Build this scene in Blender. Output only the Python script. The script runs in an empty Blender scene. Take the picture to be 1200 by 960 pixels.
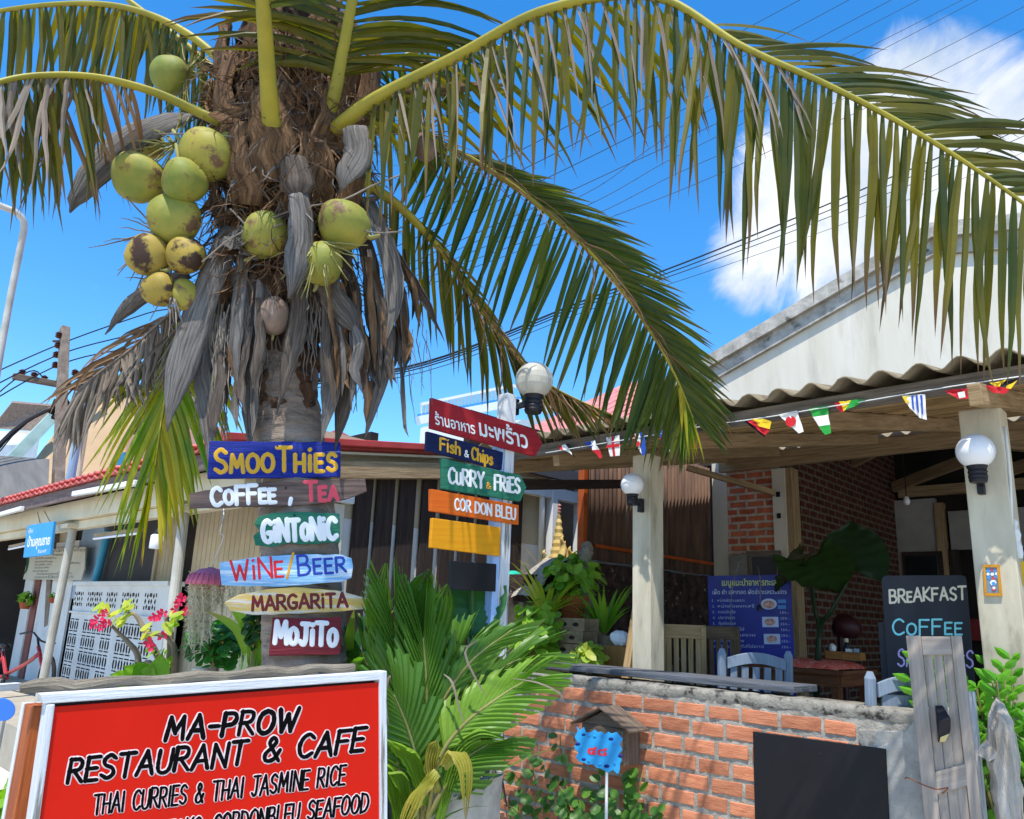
import bpy, bmesh, math, random
from mathutils import Vector as V, Matrix, noise as mnoise
R = math.radians
random.seed(11)
S = bpy.context.scene
# ------------------------------------------------------------------ camera, sky, sun, exposure
F = 890.0
_yaw, _p, _ro = R(44), R(13.4), R(2.3)
_f0 = V((-math.sin(_yaw), math.cos(_yaw), 0)); _r0 = V((math.cos(_yaw), math.sin(_yaw), 0)); Z = V((0, 0, 1))
FW = _f0*math.cos(_p)+Z*math.sin(_p); _u0 = -_f0*math.sin(_p)+Z*math.cos(_p)
UP = _u0*math.cos(_ro)-_r0*math.sin(_ro); RT = _r0*math.cos(_ro)+_u0*math.sin(_ro)
CAM = V((0, 0, 1.6))
cd = bpy.data.cameras.new('camera'); cam = bpy.data.objects.new('camera', cd); S.collection.objects.link(cam)
cd.sensor_width = 36; cd.lens = 36*F/1200; cd.shift_y = 0.025; cd.clip_start = 0.05; cd.clip_end = 3000
m = Matrix.Identity(4)
for i in range(3):
    m[i][0] = RT[i]; m[i][1] = UP[i]; m[i][2] = -FW[i]; m[i][3] = CAM[i]
cam.matrix_world = m
S.camera = cam
def ray(x, y): return FW+RT*((x-600)/F)+UP*((510-y)/F)
def onY(x, y, v): d = ray(x, y); return CAM+d*((v-CAM.y)/d.y)
def onX(x, y, v): d = ray(x, y); return CAM+d*((v-CAM.x)/d.x)
def onD(x, y, d): return CAM+ray(x, y)*d
SUN = V((.2, -.345, .9)).normalized()
sl = bpy.data.lights.new('sun', 'SUN'); so = bpy.data.objects.new('sun', sl); S.collection.objects.link(so)
sl.energy = 4.2; sl.angle = R(.5); sl.color = (1, .95, .87)
so.rotation_euler = (-SUN).to_track_quat('-Z', 'Y').to_euler()
W = bpy.data.worlds.new('World'); S.world = W; W.use_nodes = True
nt = W.node_tree; nt.nodes.clear()
def N(tree, t, **k):
    n = tree.nodes.new(t)
    for a, b in k.items():
        if a.startswith('i_'):
            key = a[2:]; key = int(key) if key.isdigit() else key.replace('_', ' ')
            n.inputs[key].default_value = b
        else: setattr(n, a, b)
    return n
sky = N(nt, 'ShaderNodeTexSky', sky_type='NISHITA', sun_disc=False)
sky.sun_elevation = math.asin(SUN.z); sky.sun_rotation = math.atan2(SUN.x, SUN.y)
sky.air_density = 1.0; sky.dust_density = .3; sky.ozone_density = 2.5
L = nt.links.new
hs = N(nt, 'ShaderNodeHueSaturation', i_Saturation=1.37, i_Value=1.7)
L(sky.outputs[0], hs.inputs['Color'])
tc = N(nt, 'ShaderNodeTexCoord')
nrm = N(nt, 'ShaderNodeVectorMath', operation='NORMALIZE'); L(tc.outputs['Generated'], nrm.inputs[0])
nz = N(nt, 'ShaderNodeTexNoise', i_Scale=6.5, i_Detail=12.0, i_Roughness=.63, i_Distortion=.5)
L(nrm.outputs[0], nz.inputs['Vector'])
def blob(px, py, deg, amp):
    d = ray(px, py).normalized()
    dt = N(nt, 'ShaderNodeVectorMath', operation='DOT_PRODUCT'); L(nrm.outputs[0], dt.inputs[0]); dt.inputs[1].default_value = d
    mr = N(nt, 'ShaderNodeMapRange', interpolation_type='SMOOTHSTEP'); L(dt.outputs['Value'], mr.inputs['Value'])
    mr.inputs['From Min'].default_value = math.cos(R(deg)); mr.inputs['From Max'].default_value = math.cos(R(deg*.25))
    mr.inputs['To Min'].default_value = 0; mr.inputs['To Max'].default_value = amp
    return mr.outputs[0]
acc = None
for b in [(990, 240, 12, 1.3), (1110, 190, 12, 1.25), (920, 285, 8, 1.15), (1190, 170, 10, 1.15), (1190, 150, 6, 1), (1040, 330, 5, .7), (1060, 120, 5, .4), (1250, 180, 9, 1),
          (97, 355, 2.6, .62), (20, 350, 4, .5), (60, 440, 6, .62), (0, 470, 6, .65), (170, 400, 4, .4), (-300, 350, 14, .8), (-700, 400, 16, .9), (1700, 100, 16, .9), (2200, 300, 14, .8)]:
    o = blob(*b)
    if acc is None: acc = o
    else:
        mx = N(nt, 'ShaderNodeMath', operation='MAXIMUM'); L(acc, mx.inputs[0]); L(o, mx.inputs[1]); acc = mx.outputs[0]
ad = N(nt, 'ShaderNodeMath', operation='MULTIPLY_ADD'); L(nz.outputs['Fac'], ad.inputs[0]); ad.inputs[1].default_value = 2.3; ad.inputs[2].default_value = -1.55
ad2 = N(nt, 'ShaderNodeMath', operation='ADD'); L(ad.outputs[0], ad2.inputs[0]); L(acc, ad2.inputs[1])
cr = N(nt, 'ShaderNodeMapRange', interpolation_type='SMOOTHSTEP'); L(ad2.outputs[0], cr.inputs['Value'])
cr.inputs['From Min'].default_value = .25; cr.inputs['From Max'].default_value = .85
nz2 = N(nt, 'ShaderNodeTexNoise', i_Scale=9.0, i_Detail=7.0); L(nrm.outputs[0], nz2.inputs['Vector'])
cc = N(nt, 'ShaderNodeMixRGB'); r_ = N(nt, 'ShaderNodeMapRange'); L(nz2.outputs['Fac'], r_.inputs[0]); r_.inputs[1].default_value = .36; r_.inputs[2].default_value = .6; L(r_.outputs[0], cc.inputs['Fac'])
cc.inputs[1].default_value = (3.6, 4.3, 5.3, 1); cc.inputs[2].default_value = (6.4, 6.5, 6.7, 1)
mxc = N(nt, 'ShaderNodeMixRGB'); L(cr.outputs[0], mxc.inputs['Fac']); L(hs.outputs[0], mxc.inputs[1]); L(cc.outputs[0], mxc.inputs[2])
bg = N(nt, 'ShaderNodeBackground', i_Strength=.115); L(mxc.outputs[0], bg.inputs['Color'])
wo = N(nt, 'ShaderNodeOutputWorld'); L(bg.outputs[0], wo.inputs['Surface'])
S.view_settings.view_transform = 'Standard'; S.view_settings.look = 'None'; S.view_settings.gamma = 1; S.view_settings.exposure = 0.6
S.view_settings.use_curve_mapping = False
S.render.engine = 'CYCLES'
S.cycles.max_bounces = 8; S.cycles.transparent_max_bounces = 8; S.cycles.use_denoising = True
# ------------------------------------------------------------------ materials
def c(h):
    h = h.lstrip('#'); o = []
    for i in (0, 2, 4):
        x = int(h[i:i+2], 16)/255; o.append(x/12.92 if x <= .04045 else ((x+.055)/1.055)**2.4)
    return (*o, 1)
def newmat(name):
    m = bpy.data.materials.new(name); m.use_nodes = True
    t = m.node_tree; b = t.nodes['Principled BSDF']; return m, t, b
def M(name, c1, c2=None, scale=6, rough=.75, bump=.15, c3=None, thr=.6, c3s=3, coord='Object', stretch=(1, 1, 1), spec=.3, isl=0, metal=0, det=6, bs=None, ramp=(.35, .65), soft=.08):
    """two-tone noise surface, optional third tone in patches, optional tint per piece"""
    m, t, b = newmat(name); l = t.links.new
    c1 = c(c1) if isinstance(c1, str) else c1; c2 = c1 if c2 is None else (c(c2) if isinstance(c2, str) else c2)
    tcn = N(t, 'ShaderNodeTexCoord'); mp = N(t, 'ShaderNodeMapping'); l(tcn.outputs[coord], mp.inputs['Vector']); mp.inputs['Scale'].default_value = stretch
    vec = mp.outputs[0]
    if isl:
        g = N(t, 'ShaderNodeNewGeometry'); va = N(t, 'ShaderNodeVectorMath', operation='MULTIPLY_ADD')
        cb = N(t, 'ShaderNodeCombineXYZ')
        for k in range(3): l(g.outputs['Random Per Island'], cb.inputs[k])
        l(cb.outputs[0], va.inputs[0]); va.inputs[1].default_value = (37, 53, 71); l(vec, va.inputs[2]); vec = va.outputs[0]
    nz = N(t, 'ShaderNodeTexNoise', i_Scale=scale, i_Detail=det, i_Roughness=.6); l(vec, nz.inputs['Vector'])
    rp = N(t, 'ShaderNodeMapRange'); l(nz.outputs['Fac'], rp.inputs[0]); rp.inputs[1].default_value = ramp[0]; rp.inputs[2].default_value = ramp[1]
    mx = N(t, 'ShaderNodeMixRGB'); l(rp.outputs[0], mx.inputs[0]); mx.inputs[1].default_value = c1; mx.inputs[2].default_value = c2
    col = mx.outputs[0]
    if c3:
        n3 = N(t, 'ShaderNodeTexNoise', i_Scale=c3s, i_Detail=8, i_Roughness=.65); l(vec, n3.inputs['Vector'])
        r3 = N(t, 'ShaderNodeMapRange'); l(n3.outputs['Fac'], r3.inputs[0]); r3.inputs[1].default_value = thr; r3.inputs[2].default_value = thr+soft
        m3 = N(t, 'ShaderNodeMixRGB'); l(r3.outputs[0], m3.inputs[0]); l(col, m3.inputs[1]); m3.inputs[2].default_value = c(c3); col = m3.outputs[0]
    if isl:
        h = N(t, 'ShaderNodeHueSaturation'); mr = N(t, 'ShaderNodeMapRange'); l(g.outputs['Random Per Island'], mr.inputs[0])
        mr.inputs[3].default_value = 1-isl; mr.inputs[4].default_value = 1+isl; l(mr.outputs[0], h.inputs['Value']); l(col, h.inputs['Color']); col = h.outputs[0]
    l(col, b.inputs['Base Color'])
    b.inputs['Roughness'].default_value = rough; b.inputs['Specular IOR Level'].default_value = spec; b.inputs['Metallic'].default_value = metal
    if bump:
        nb = N(t, 'ShaderNodeTexNoise', i_Scale=bs or scale*4, i_Detail=6, i_Roughness=.65); l(vec, nb.inputs['Vector'])
        bp = N(t, 'ShaderNodeBump', i_Strength=min(1, bump*2), i_Distance=.02*bump/.15*.3); l(nb.outputs['Fac'], bp.inputs['Height']); l(bp.outputs[0], b.inputs['Normal'])
    return m
def wood(name, c1, c2, rough=.8, c3=None, thr=.62, isl=.15, bump=.25, sc=1.0, c3s=1.2):
    return M(name, c1, c2, scale=2.2*sc, rough=rough, bump=bump, c3=c3, thr=thr, coord='UV', stretch=(1.6, 26, 1), isl=isl, spec=.2, c3s=c3s, bs=5*sc)
def leaf(name, c1, c2, tip=None, tr=.35, rough=.45, tip0=.75, trcol=None, spec=.35, patch=None):
    m, t, b = newmat(name); l = t.links.new
    g = N(t, 'ShaderNodeNewGeometry'); a = N(t, 'ShaderNodeAttribute', attribute_name='t')
    tcn = N(t, 'ShaderNodeTexCoord'); nz = N(t, 'ShaderNodeTexNoise', i_Scale=5.0, i_Detail=4); l(tcn.outputs['Object'], nz.inputs['Vector'])
    av = N(t, 'ShaderNodeMath', operation='MULTIPLY_ADD'); l(nz.outputs['Fac'], av.inputs[0]); av.inputs[1].default_value = 1.2; av.inputs[2].default_value = -.6
    ad = N(t, 'ShaderNodeMath', operation='ADD', use_clamp=True); l(av.outputs[0], ad.inputs[0]); l(g.outputs['Random Per Island'], ad.inputs[1])
    mx = N(t, 'ShaderNodeMixRGB'); l(ad.outputs[0], mx.inputs[0]); mx.inputs[1].default_value = c(c1); mx.inputs[2].default_value = c(c2); col = mx.outputs[0]
    if tip:
        w = N(t, 'ShaderNodeMath', operation='MULTIPLY_ADD'); l(g.outputs['Random Per Island'], w.inputs[0]); w.inputs[1].default_value = .3; l(a.outputs['Fac'], w.inputs[2])
        r = N(t, 'ShaderNodeMapRange'); l(w.outputs[0], r.inputs[0]); r.inputs[1].default_value = tip0; r.inputs[2].default_value = tip0+.25
        m2 = N(t, 'ShaderNodeMixRGB'); l(r.outputs[0], m2.inputs[0]); l(col, m2.inputs[1]); m2.inputs[2].default_value = c(tip); col = m2.outputs[0]
    if patch:
        n3 = N(t, 'ShaderNodeTexNoise', i_Scale=9.0, i_Detail=7, i_Roughness=.7); l(tcn.outputs['Object'], n3.inputs['Vector'])
        r3 = N(t, 'ShaderNodeMapRange'); l(n3.outputs['Fac'], r3.inputs[0]); r3.inputs[1].default_value = .6; r3.inputs[2].default_value = .68
        m3 = N(t, 'ShaderNodeMixRGB'); l(r3.outputs[0], m3.inputs[0]); l(col, m3.inputs[1]); m3.inputs[2].default_value = c(patch); col = m3.outputs[0]
    l(col, b.inputs['Base Color']); b.inputs['Roughness'].default_value = rough; b.inputs['Specular IOR Level'].default_value = spec
    tb = N(t, 'ShaderNodeBsdfTranslucent')
    h = N(t, 'ShaderNodeHueSaturation', i_Saturation=1.1, i_Value=1.5); l(col, h.inputs['Color']); l(h.outputs[0], tb.inputs['Color'])
    ms = N(t, 'ShaderNodeMixShader', i_Fac=tr); l(b.outputs[0], ms.inputs[1]); l(tb.outputs[0], ms.inputs[2])
    l(ms.outputs[0], t.nodes['Material Output'].inputs['Surface'])
    return m
def brickmat(name, axis, c1, c2, mortar, bw=.2, bh=.075, ms=.012, off=0):
    m, t, b = newmat(name); l = t.links.new
    tcn = N(t, 'ShaderNodeTexCoord'); sp = N(t, 'ShaderNodeSeparateXYZ'); l(tcn.outputs['Object'], sp.inputs[0])
    cb = N(t, 'ShaderNodeCombineXYZ'); l(sp.outputs[axis], cb.inputs[0]); l(sp.outputs['Z'], cb.inputs[1])
    nz = N(t, 'ShaderNodeTexNoise', i_Scale=14, i_Detail=5); l(tcn.outputs['Object'], nz.inputs['Vector'])
    va = N(t, 'ShaderNodeVectorMath', operation='MULTIPLY_ADD'); l(nz.outputs['Color'], va.inputs[0]); va.inputs[1].default_value = (.018, .018, 0); l(cb.outputs[0], va.inputs[2])
    br = N(t, 'ShaderNodeTexBrick', i_Scale=1.0); l(va.outputs[0], br.inputs['Vector'])
    for k, v in (('Color1', c(c1)), ('Color2', c(c2)), ('Mortar', c(mortar)), ('Mortar Size', ms), ('Brick Width', bw), ('Row Height', bh), ('Mortar Smooth', .2), ('Bias', -.1)): br.inputs[k].default_value = v
    n2 = N(t, 'ShaderNodeTexNoise', i_Scale=9, i_Detail=8, i_Roughness=.7); l(tcn.outputs['Object'], n2.inputs['Vector'])
    h = N(t, 'ShaderNodeHueSaturation'); mr = N(t, 'ShaderNodeMapRange'); l(n2.outputs['Fac'], mr.inputs[0]); mr.inputs[1].default_value = .3; mr.inputs[2].default_value = .7; mr.inputs[3].default_value = .6; mr.inputs[4].default_value = 1.35
    l(mr.outputs[0], h.inputs['Value']); l(br.outputs['Color'], h.inputs['Color']); l(h.outputs[0], b.inputs['Base Color'])
    sb = N(t, 'ShaderNodeMath', operation='MULTIPLY_ADD'); l(n2.outputs['Fac'], sb.inputs[0]); sb.inputs[1].default_value = .6
    iv = N(t, 'ShaderNodeMath', operation='SUBTRACT'); iv.inputs[0].default_value = 1; l(br.outputs['Fac'], iv.inputs[1]); l(iv.outputs[0], sb.inputs[2])
    bp = N(t, 'ShaderNodeBump', i_Strength=.8, i_Distance=.012); l(sb.outputs[0], bp.inputs['Height']); l(bp.outputs[0], b.inputs['Normal'])
    b.inputs['Roughness'].default_value = .9; b.inputs['Specular IOR Level'].default_value = .2
    return m
def flat(name, col, rough=.6, **k): return M(name, col, None, rough=rough, bump=0, **k)
# ------------------------------------------------------------------ mesh collector
class MB:
    def __init__(s): s.v = []; s.f = []; s.fm = []; s.t = []; s.uv = []; s.mats = []
    def mi(s, m):
        if m not in s.mats: s.mats.append(m)
        return s.mats.index(m)
    def add(s, vs, fs, mat, t=None, uvs=None):
        o = len(s.v); s.v += [V(p) for p in vs]; s.t += (t if t else [0.0]*len(vs)); k = s.mi(mat)
        for i, f in enumerate(fs):
            s.f.append([o+a for a in f]); s.fm.append(k); s.uv.append(uvs[i] if uvs else None)
    def bar(s, p, q, w, h, mat, up=Z, taper=1.0):
        """box from p to q; w across, h along up"""
        p = V(p); q = V(q); d = q-p; ln = d.length; d.normalize(); up = V(up)
        a = d.cross(up)
        if a.length < 1e-4: a = d.cross(V((0, 1, 0)))
        a.normalize(); u = a.cross(d)
        vs = []
        for e, k in ((p, 1), (q, taper)):
            for x, y in ((-1, -1), (1, -1), (1, 1), (-1, 1)): vs.append(e+a*(x*w/2*k)+u*(y*h/2*k))
        fs = [(0, 1, 2, 3), (7, 6, 5, 4), (0, 4, 5, 1), (1, 5, 6, 2), (2, 6, 7, 3), (3, 7, 4, 0)]
        r = random.random()*5
        sides = [w, h, w, h]; uvs = [[(r, 0), (r+w, 0), (r+w, h), (r, h)]]*2
        for i in range(4): uvs = uvs+[[(r, r+i*.3), (r+ln, r+i*.3), (r+ln, r+i*.3+sides[i]), (r, r+i*.3+sides[i])]]
        s.add(vs, fs, mat, uvs=uvs)
    def box(s, lo, hi, mat):
        lo = V(lo); hi = V(hi); d = hi-lo; ax = max(range(3), key=lambda i: d[i]); m = (lo+hi)/2; p = m.copy(); q = m.copy(); p[ax] = lo[ax]; q[ax] = hi[ax]
        if ax == 2: s.bar(p, q, d.x, d.y, mat, up=(0, 1, 0))
        elif ax == 0: s.bar(p, q, d.y, d.z, mat)
        else: s.bar(p, q, d.x, d.z, mat)
    def prism(s, pts, ext, mat, uv=None):
        """planar polygon extruded by vector ext"""
        n = len(pts); ext = V(ext); P = [V(p) for p in pts]
        ie = max(range(n), key=lambda i: (P[(i+1) % n]-P[i]).length); e1 = (P[(ie+1) % n]-P[ie]).normalized(); nn = ext.normalized(); e2 = nn.cross(e1)
        f = lambda p: ((p-P[0]).dot(e1), (p-P[0]).dot(e2))
        uvs = [[f(p) for p in P], [f(p) for p in reversed(P)]]
        fs = [tuple(range(n)), tuple(reversed(range(n, 2*n)))]
        for i in range(n):
            j = (i+1) % n; fs.append((i, i+n, j+n, j)); L_ = (P[j]-P[i]).length; el = ext.length; uvs.append([(0, 0), (0, el), (L_, el), (L_, 0)])
        s.add(P+[p+ext for p in P], fs, mat, uvs=uvs)
    def tube(s, pts, r, mat, n=8, cap=True, t0=0, t1=1, flatten=1.0):
        pts = [V(p) for p in pts]; m = len(pts); rs = r if isinstance(r, (list, tuple)) else [r]*m
        vs = []; ts = []; prev = None; ln = 0; lens = []
        for i, p in enumerate(pts):
            d = (pts[min(i+1, m-1)]-pts[max(i-1, 0)])
            d = d.normalized() if d.length > 1e-9 else Z.copy()
            a = prev-d*prev.dot(d) if prev is not None else d.cross(Z)
            if a.length < 1e-4: a = d.cross(V((1, 0, .1)))
            a.normalize(); prev = a; b = d.cross(a)
            if i: ln += (p-pts[i-1]).length
            lens.append(ln)
            for k in range(n):
                g = 2*math.pi*k/n; vs.append(p+a*(math.cos(g)*rs[i])+b*(math.sin(g)*rs[i]*flatten)); ts.append(t0+(t1-t0)*i/max(1, m-1))
        fs = []; uvs = []; cir = 2*math.pi*max(rs)
        for i in range(m-1):
            for k in range(n):
                k2 = (k+1) % n; fs.append((i*n+k, i*n+k2, (i+1)*n+k2, (i+1)*n+k))
                uvs.append([(lens[i], cir*k/n), (lens[i], cir*(k+1)/n), (lens[i+1], cir*(k+1)/n), (lens[i+1], cir*k/n)])
        if cap:
            fs += [tuple(reversed(range(n))), tuple(range((m-1)*n, m*n))]; uvs += [[(0, 0)]*n]*2
        s.add(vs, fs, mat, ts, uvs)
    def strap(s, pts, ws, side, mat, cup=0.0, n=4, t0=0, t1=1, nrm=None, jag=0):
        """curved sheet along pts, width ws, cupped across; side = rough width direction (vector or list)"""
        pts = [V(p) for p in pts]; m = len(pts); vs = []; ts = []; ln = 0; us = []
        r = random.random()*4
        for i, p in enumerate(pts):
            d = pts[min(i+1, m-1)]-pts[max(i-1, 0)]; d = d.normalized() if d.length > 1e-9 else Z.copy()
            sd = V(side[i]) if isinstance(side, list) else V(side)
            a = sd-d*sd.dot(d); a.normalize(); b = d.cross(a)
            if i: ln += (p-pts[i-1]).length
            us.append(ln)
            for k in range(n+1):
                x = (k/n*2-1); w = ws[i]*(1+(random.uniform(-jag, jag) if jag else 0))
                vs.append(p+a*(x*w/2)+b*(cup*w*(1-x*x))); ts.append(t0+(t1-t0)*i/max(1, m-1))
        fs = []; uvs = []
        for i in range(m-1):
            for k in range(n):
                q = i*(n+1)+k; fs.append((q, q+1, q+n+2, q+n+1)); w = max(ws)
                uvs.append([(us[i]+r, w*k/n+r), (us[i]+r, w*(k+1)/n+r), (us[i+1]+r, w*(k+1)/n+r), (us[i+1]+r, w*k/n+r)])
        s.add(vs, fs, mat, ts, uvs)
    def lathe(s, base, prof, mat, n=20, axis=Z):
        axis = V(axis).normalized(); a = axis.cross(V((1, 0, 0)) if abs(axis.x) < .9 else V((0, 1, 0))).normalized(); b = axis.cross(a); base = V(base); vs = []; fs = []
        for h, r in prof:
            for k in range(n):
                g = 2*math.pi*k/n; vs.append(base+axis*h+(a*math.cos(g)+b*math.sin(g))*r)
        m = len(prof)
        for i in range(m-1):
            for k in range(n):
                k2 = (k+1) % n; fs.append((i*n+k, i*n+k2, (i+1)*n+k2, (i+1)*n+k))
        fs += [tuple(reversed(range(n))), tuple(range((m-1)*n, m*n))]
        s.add(vs, fs, mat)
    def ball(s, o, r, mat, sc=(1, 1, 1), axes=None, n=16, f=None):
        vs = []; fs = []; mm = n//2+2; ax = axes or (V((1, 0, 0)), V((0, 1, 0)), Z)
        for i in range(mm+1):
            th = math.pi*i/mm
            for k in range(n):
                g = 2*math.pi*k/n; x, y, z = math.sin(th)*math.cos(g), math.sin(th)*math.sin(g), math.cos(th)
                q = r*(f(g, z) if f else 1); vs.append(V(o)+ax[0]*(x*q*sc[0])+ax[1]*(y*q*sc[1])+ax[2]*(z*q*sc[2]))
        for i in range(mm):
            for k in range(n):
                k2 = (k+1) % n; fs.append((i*n+k, (i+1)*n+k, (i+1)*n+k2, i*n+k2))
        s.add(vs, fs, mat)
    def build(s, name, parent=None, smooth=False, bevel=0, disp=0, dscale=6, loc=None, weld=False):
        if parent is not None:
            o = V((0, 0, 0)); q = parent
            while q: o = o+V(q.location); q = q.parent
        elif loc is not None: o = V(loc)
        else:
            xs = [p.x for p in s.v]; ys = [p.y for p in s.v]; o = V(((min(xs)+max(xs))/2, (min(ys)+max(ys))/2, min(p.z for p in s.v)))
        vs = []
        for p in s.v:
            if disp:
                k = p*dscale; p = p+V((mnoise.noise(k), mnoise.noise(k+V((31, 7, 3))), mnoise.noise(k+V((5, 17, 41)))))*disp
            vs.append(p-o)
        me = bpy.data.meshes.new(name); me.from_pydata([tuple(p) for p in vs], [], s.f)
        for mm in s.mats: me.materials.append(mm)
        me.polygons.foreach_set('material_index', s.fm); me.polygons.foreach_set('use_smooth', [smooth]*len(s.f))
        a = me.attributes.new('t', 'FLOAT', 'POINT'); a.data.foreach_set('value', s.t)
        ul = me.uv_layers.new(name='UVMap'); flatuv = []
        for f, u in zip(s.f, s.uv):
            if u: 
                for q in u: flatuv += [q[0], q[1]]
            else:
                n = (vs[f[1]]-vs[f[0]]).cross(vs[f[2]]-vs[f[0]]); i = max(range(3), key=lambda k: abs(n[k]))
                for k in f:
                    p = vs[k]; flatuv += [(p.y, p.z), (p.x, p.z), (p.x, p.y)][i]
        ul.data.foreach_set('uv', flatuv)
        me.update()
        ob = bpy.data.objects.new(name, me); S.collection.objects.link(ob)
        if parent is not None: ob.parent = parent; ob.location = (0, 0, 0) if False else o-o
        else: ob.location = o
        if bevel:
            b = ob.modifiers.new('bevel', 'BEVEL'); b.width = bevel; b.segments = 2; b.limit_method = 'ANGLE'; b.angle_limit = R(40)
        return ob
def tag(o, label=None, cat=None, group=None, kind=None):
    if label: o['label'] = label
    if cat: o['category'] = cat
    if group: o['group'] = group
    if kind: o['kind'] = kind
    return o
def thing(name, loc, label, cat, group=None):
    o = bpy.data.objects.new(name, None); S.collection.objects.link(o); o.location = loc; o.empty_display_size = .1
    return tag(o, label, cat, group)
def cr_pts(P, n):
    """Catmull-Rom through P, n samples"""
    P = [V(p) for p in P]; Q = [P[0]*2-P[1]]+P+[P[-1]*2-P[-2]]; out = []; m = len(P)-1
    for i in range(n):
        x = i/(n-1)*m; k = min(int(x), m-1); t = x-k; a, b, d, e = Q[k:k+4]
        out.append(.5*((2*b)+(d-a)*t+(2*a-5*b+4*d-e)*t*t+(3*b-a-3*d+e)*t**3))
    return out
# ------------------------------------------------------------------ planes and brush lettering
class Pl:
    """a real plane in the place: point o, unit normal n; p(x, y, off) gives the point of the plane"""
    def __init__(s, o, n): s.o = V(o); s.n = V(n).normalized()
    def p(s, x, y, off=0): d = ray(x, y); return CAM+d*((s.o-CAM).dot(s.n)/d.dot(s.n))+s.n*off
GL = {}
def _g(ch, w, *st): GL[ch] = (w, st)
_g('A', .72, '0,0 .36,1 .72,0', '.13,.34 .59,.34'); _g('B', .6, '0,0 0,1', '~0,1 .4,.98 .5,.78 .38,.57 0,.53', '~0,.53 .45,.5 .6,.27 .44,.04 0,0')
_g('C', .62, '~.62,.84 .4,1 .14,.86 .02,.5 .14,.12 .38,0 .64,.14'); _g('D', .62, '0,0 0,1', '~0,1 .42,.9 .62,.5 .42,.1 0,0')
_g('E', .5, '.5,1 0,1 0,0 .5,0', '0,.52 .42,.52'); _g('F', .52, '.54,1 0,1 0,0', '0,.54 .44,.54')
_g('G', .68, '~.62,.86 .4,1 .14,.86 .02,.5 .14,.12 .4,0 .62,.12 .66,.42', '.66,.42 .4,.42'); _g('H', .6, '0,0 0,1', '.6,0 .6,1', '0,.5 .6,.5')
_g('I', .12, '.06,0 .06,1'); _g('i', .14, '.07,0 .07,.66', '.06,.93 .085,.95'); _g('J', .56, '~.4,1 .4,.4 .34,.08 .18,0 .02,.14', '.12,1 .62,1')
_g('K', .58, '0,0 0,1', '.55,1 0,.45 .58,0'); _g('L', .5, '0,1 0,0 .5,0'); _g('M', .8, '0,0 .1,1 .4,.3 .7,1 .8,0'); _g('N', .62, '0,0 0,1 .62,0 .62,1')
_g('O', .7, '~.35,1 .1,.86 0,.5 .1,.14 .35,0 .6,.14 .7,.5 .6,.86 .35,1'); _g('P', .56, '0,0 0,1', '~0,1 .42,.97 .56,.74 .42,.5 0,.46')
_g('R', .6, '0,0 0,1', '~0,1 .42,.97 .54,.76 .42,.53 0,.48', '.22,.48 .62,0'); _g('S', .56, '~.53,.86 .3,1 .06,.84 .1,.6 .45,.42 .54,.17 .3,0 .02,.14')
_g('T', .66, '0,1 .66,1', '.33,1 .33,0'); _g('U', .6, '~0,1 0,.4 .08,.1 .3,0 .52,.1 .6,.4 .6,1'); _g('W', .86, '0,1 .22,0 .43,.75 .64,0 .86,1'); _g('V', .66, '0,1 .33,0 .66,1')
_g('Y', .6, '0,1 .3,.5 .6,1', '.3,.5 .3,0'); _g('Z', .56, '0,1 .56,1 0,0 .56,0'); _g('X', .6, '0,0 .6,1', '0,1 .6,0')
_g('&', .7, '~.68,.0 .3,.55 .16,.8 .3,1 .46,.82 .3,.58 .06,.35 .06,.1 .26,0 .5,.1 .68,.42'); _g('/', .4, '0,-.12 .4,1.1'); _g(',', .16, '.1,.12 .02,-.16'); _g('-', .4, '.02,.45 .38,.45'); _g('.', .1, '.05,0 .06,.04')
_g('h', .44, '0,0 0,1', '~0,.4 .2,.62 .4,.5 .42,0'); _g('p', .46, '0,.62 0,-.3', '~0,.58 .26,.66 .44,.36 .26,.04 0,.1'); _g('s', .36, '~.34,.54 .18,.64 .03,.52 .1,.38 .3,.28 .34,.1 .16,0 .0,.08')
_g('1', .3, '0,.8 .2,1 .2,0'); _g('5', .5, '.5,1 .06,1 .04,.6', '~.04,.6 .3,.65 .5,.4 .4,.08 .1,0 0,.1'); _g('0', .55, '~.27,1 .06,.8 0,.5 .06,.2 .27,0 .48,.2 .55,.5 .48,.8 .27,1'); _g('2', .5, '~.02,.8 .2,1 .46,.85 .4,.5 .02,0', '.02,0 .52,0')
def glyph(ch):
    if ch in GL: return GL[ch], 1
    if ch.upper() in GL and ch.islower(): return GL[ch.upper()], .74
    return None, 1
_off = [0.0]
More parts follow.
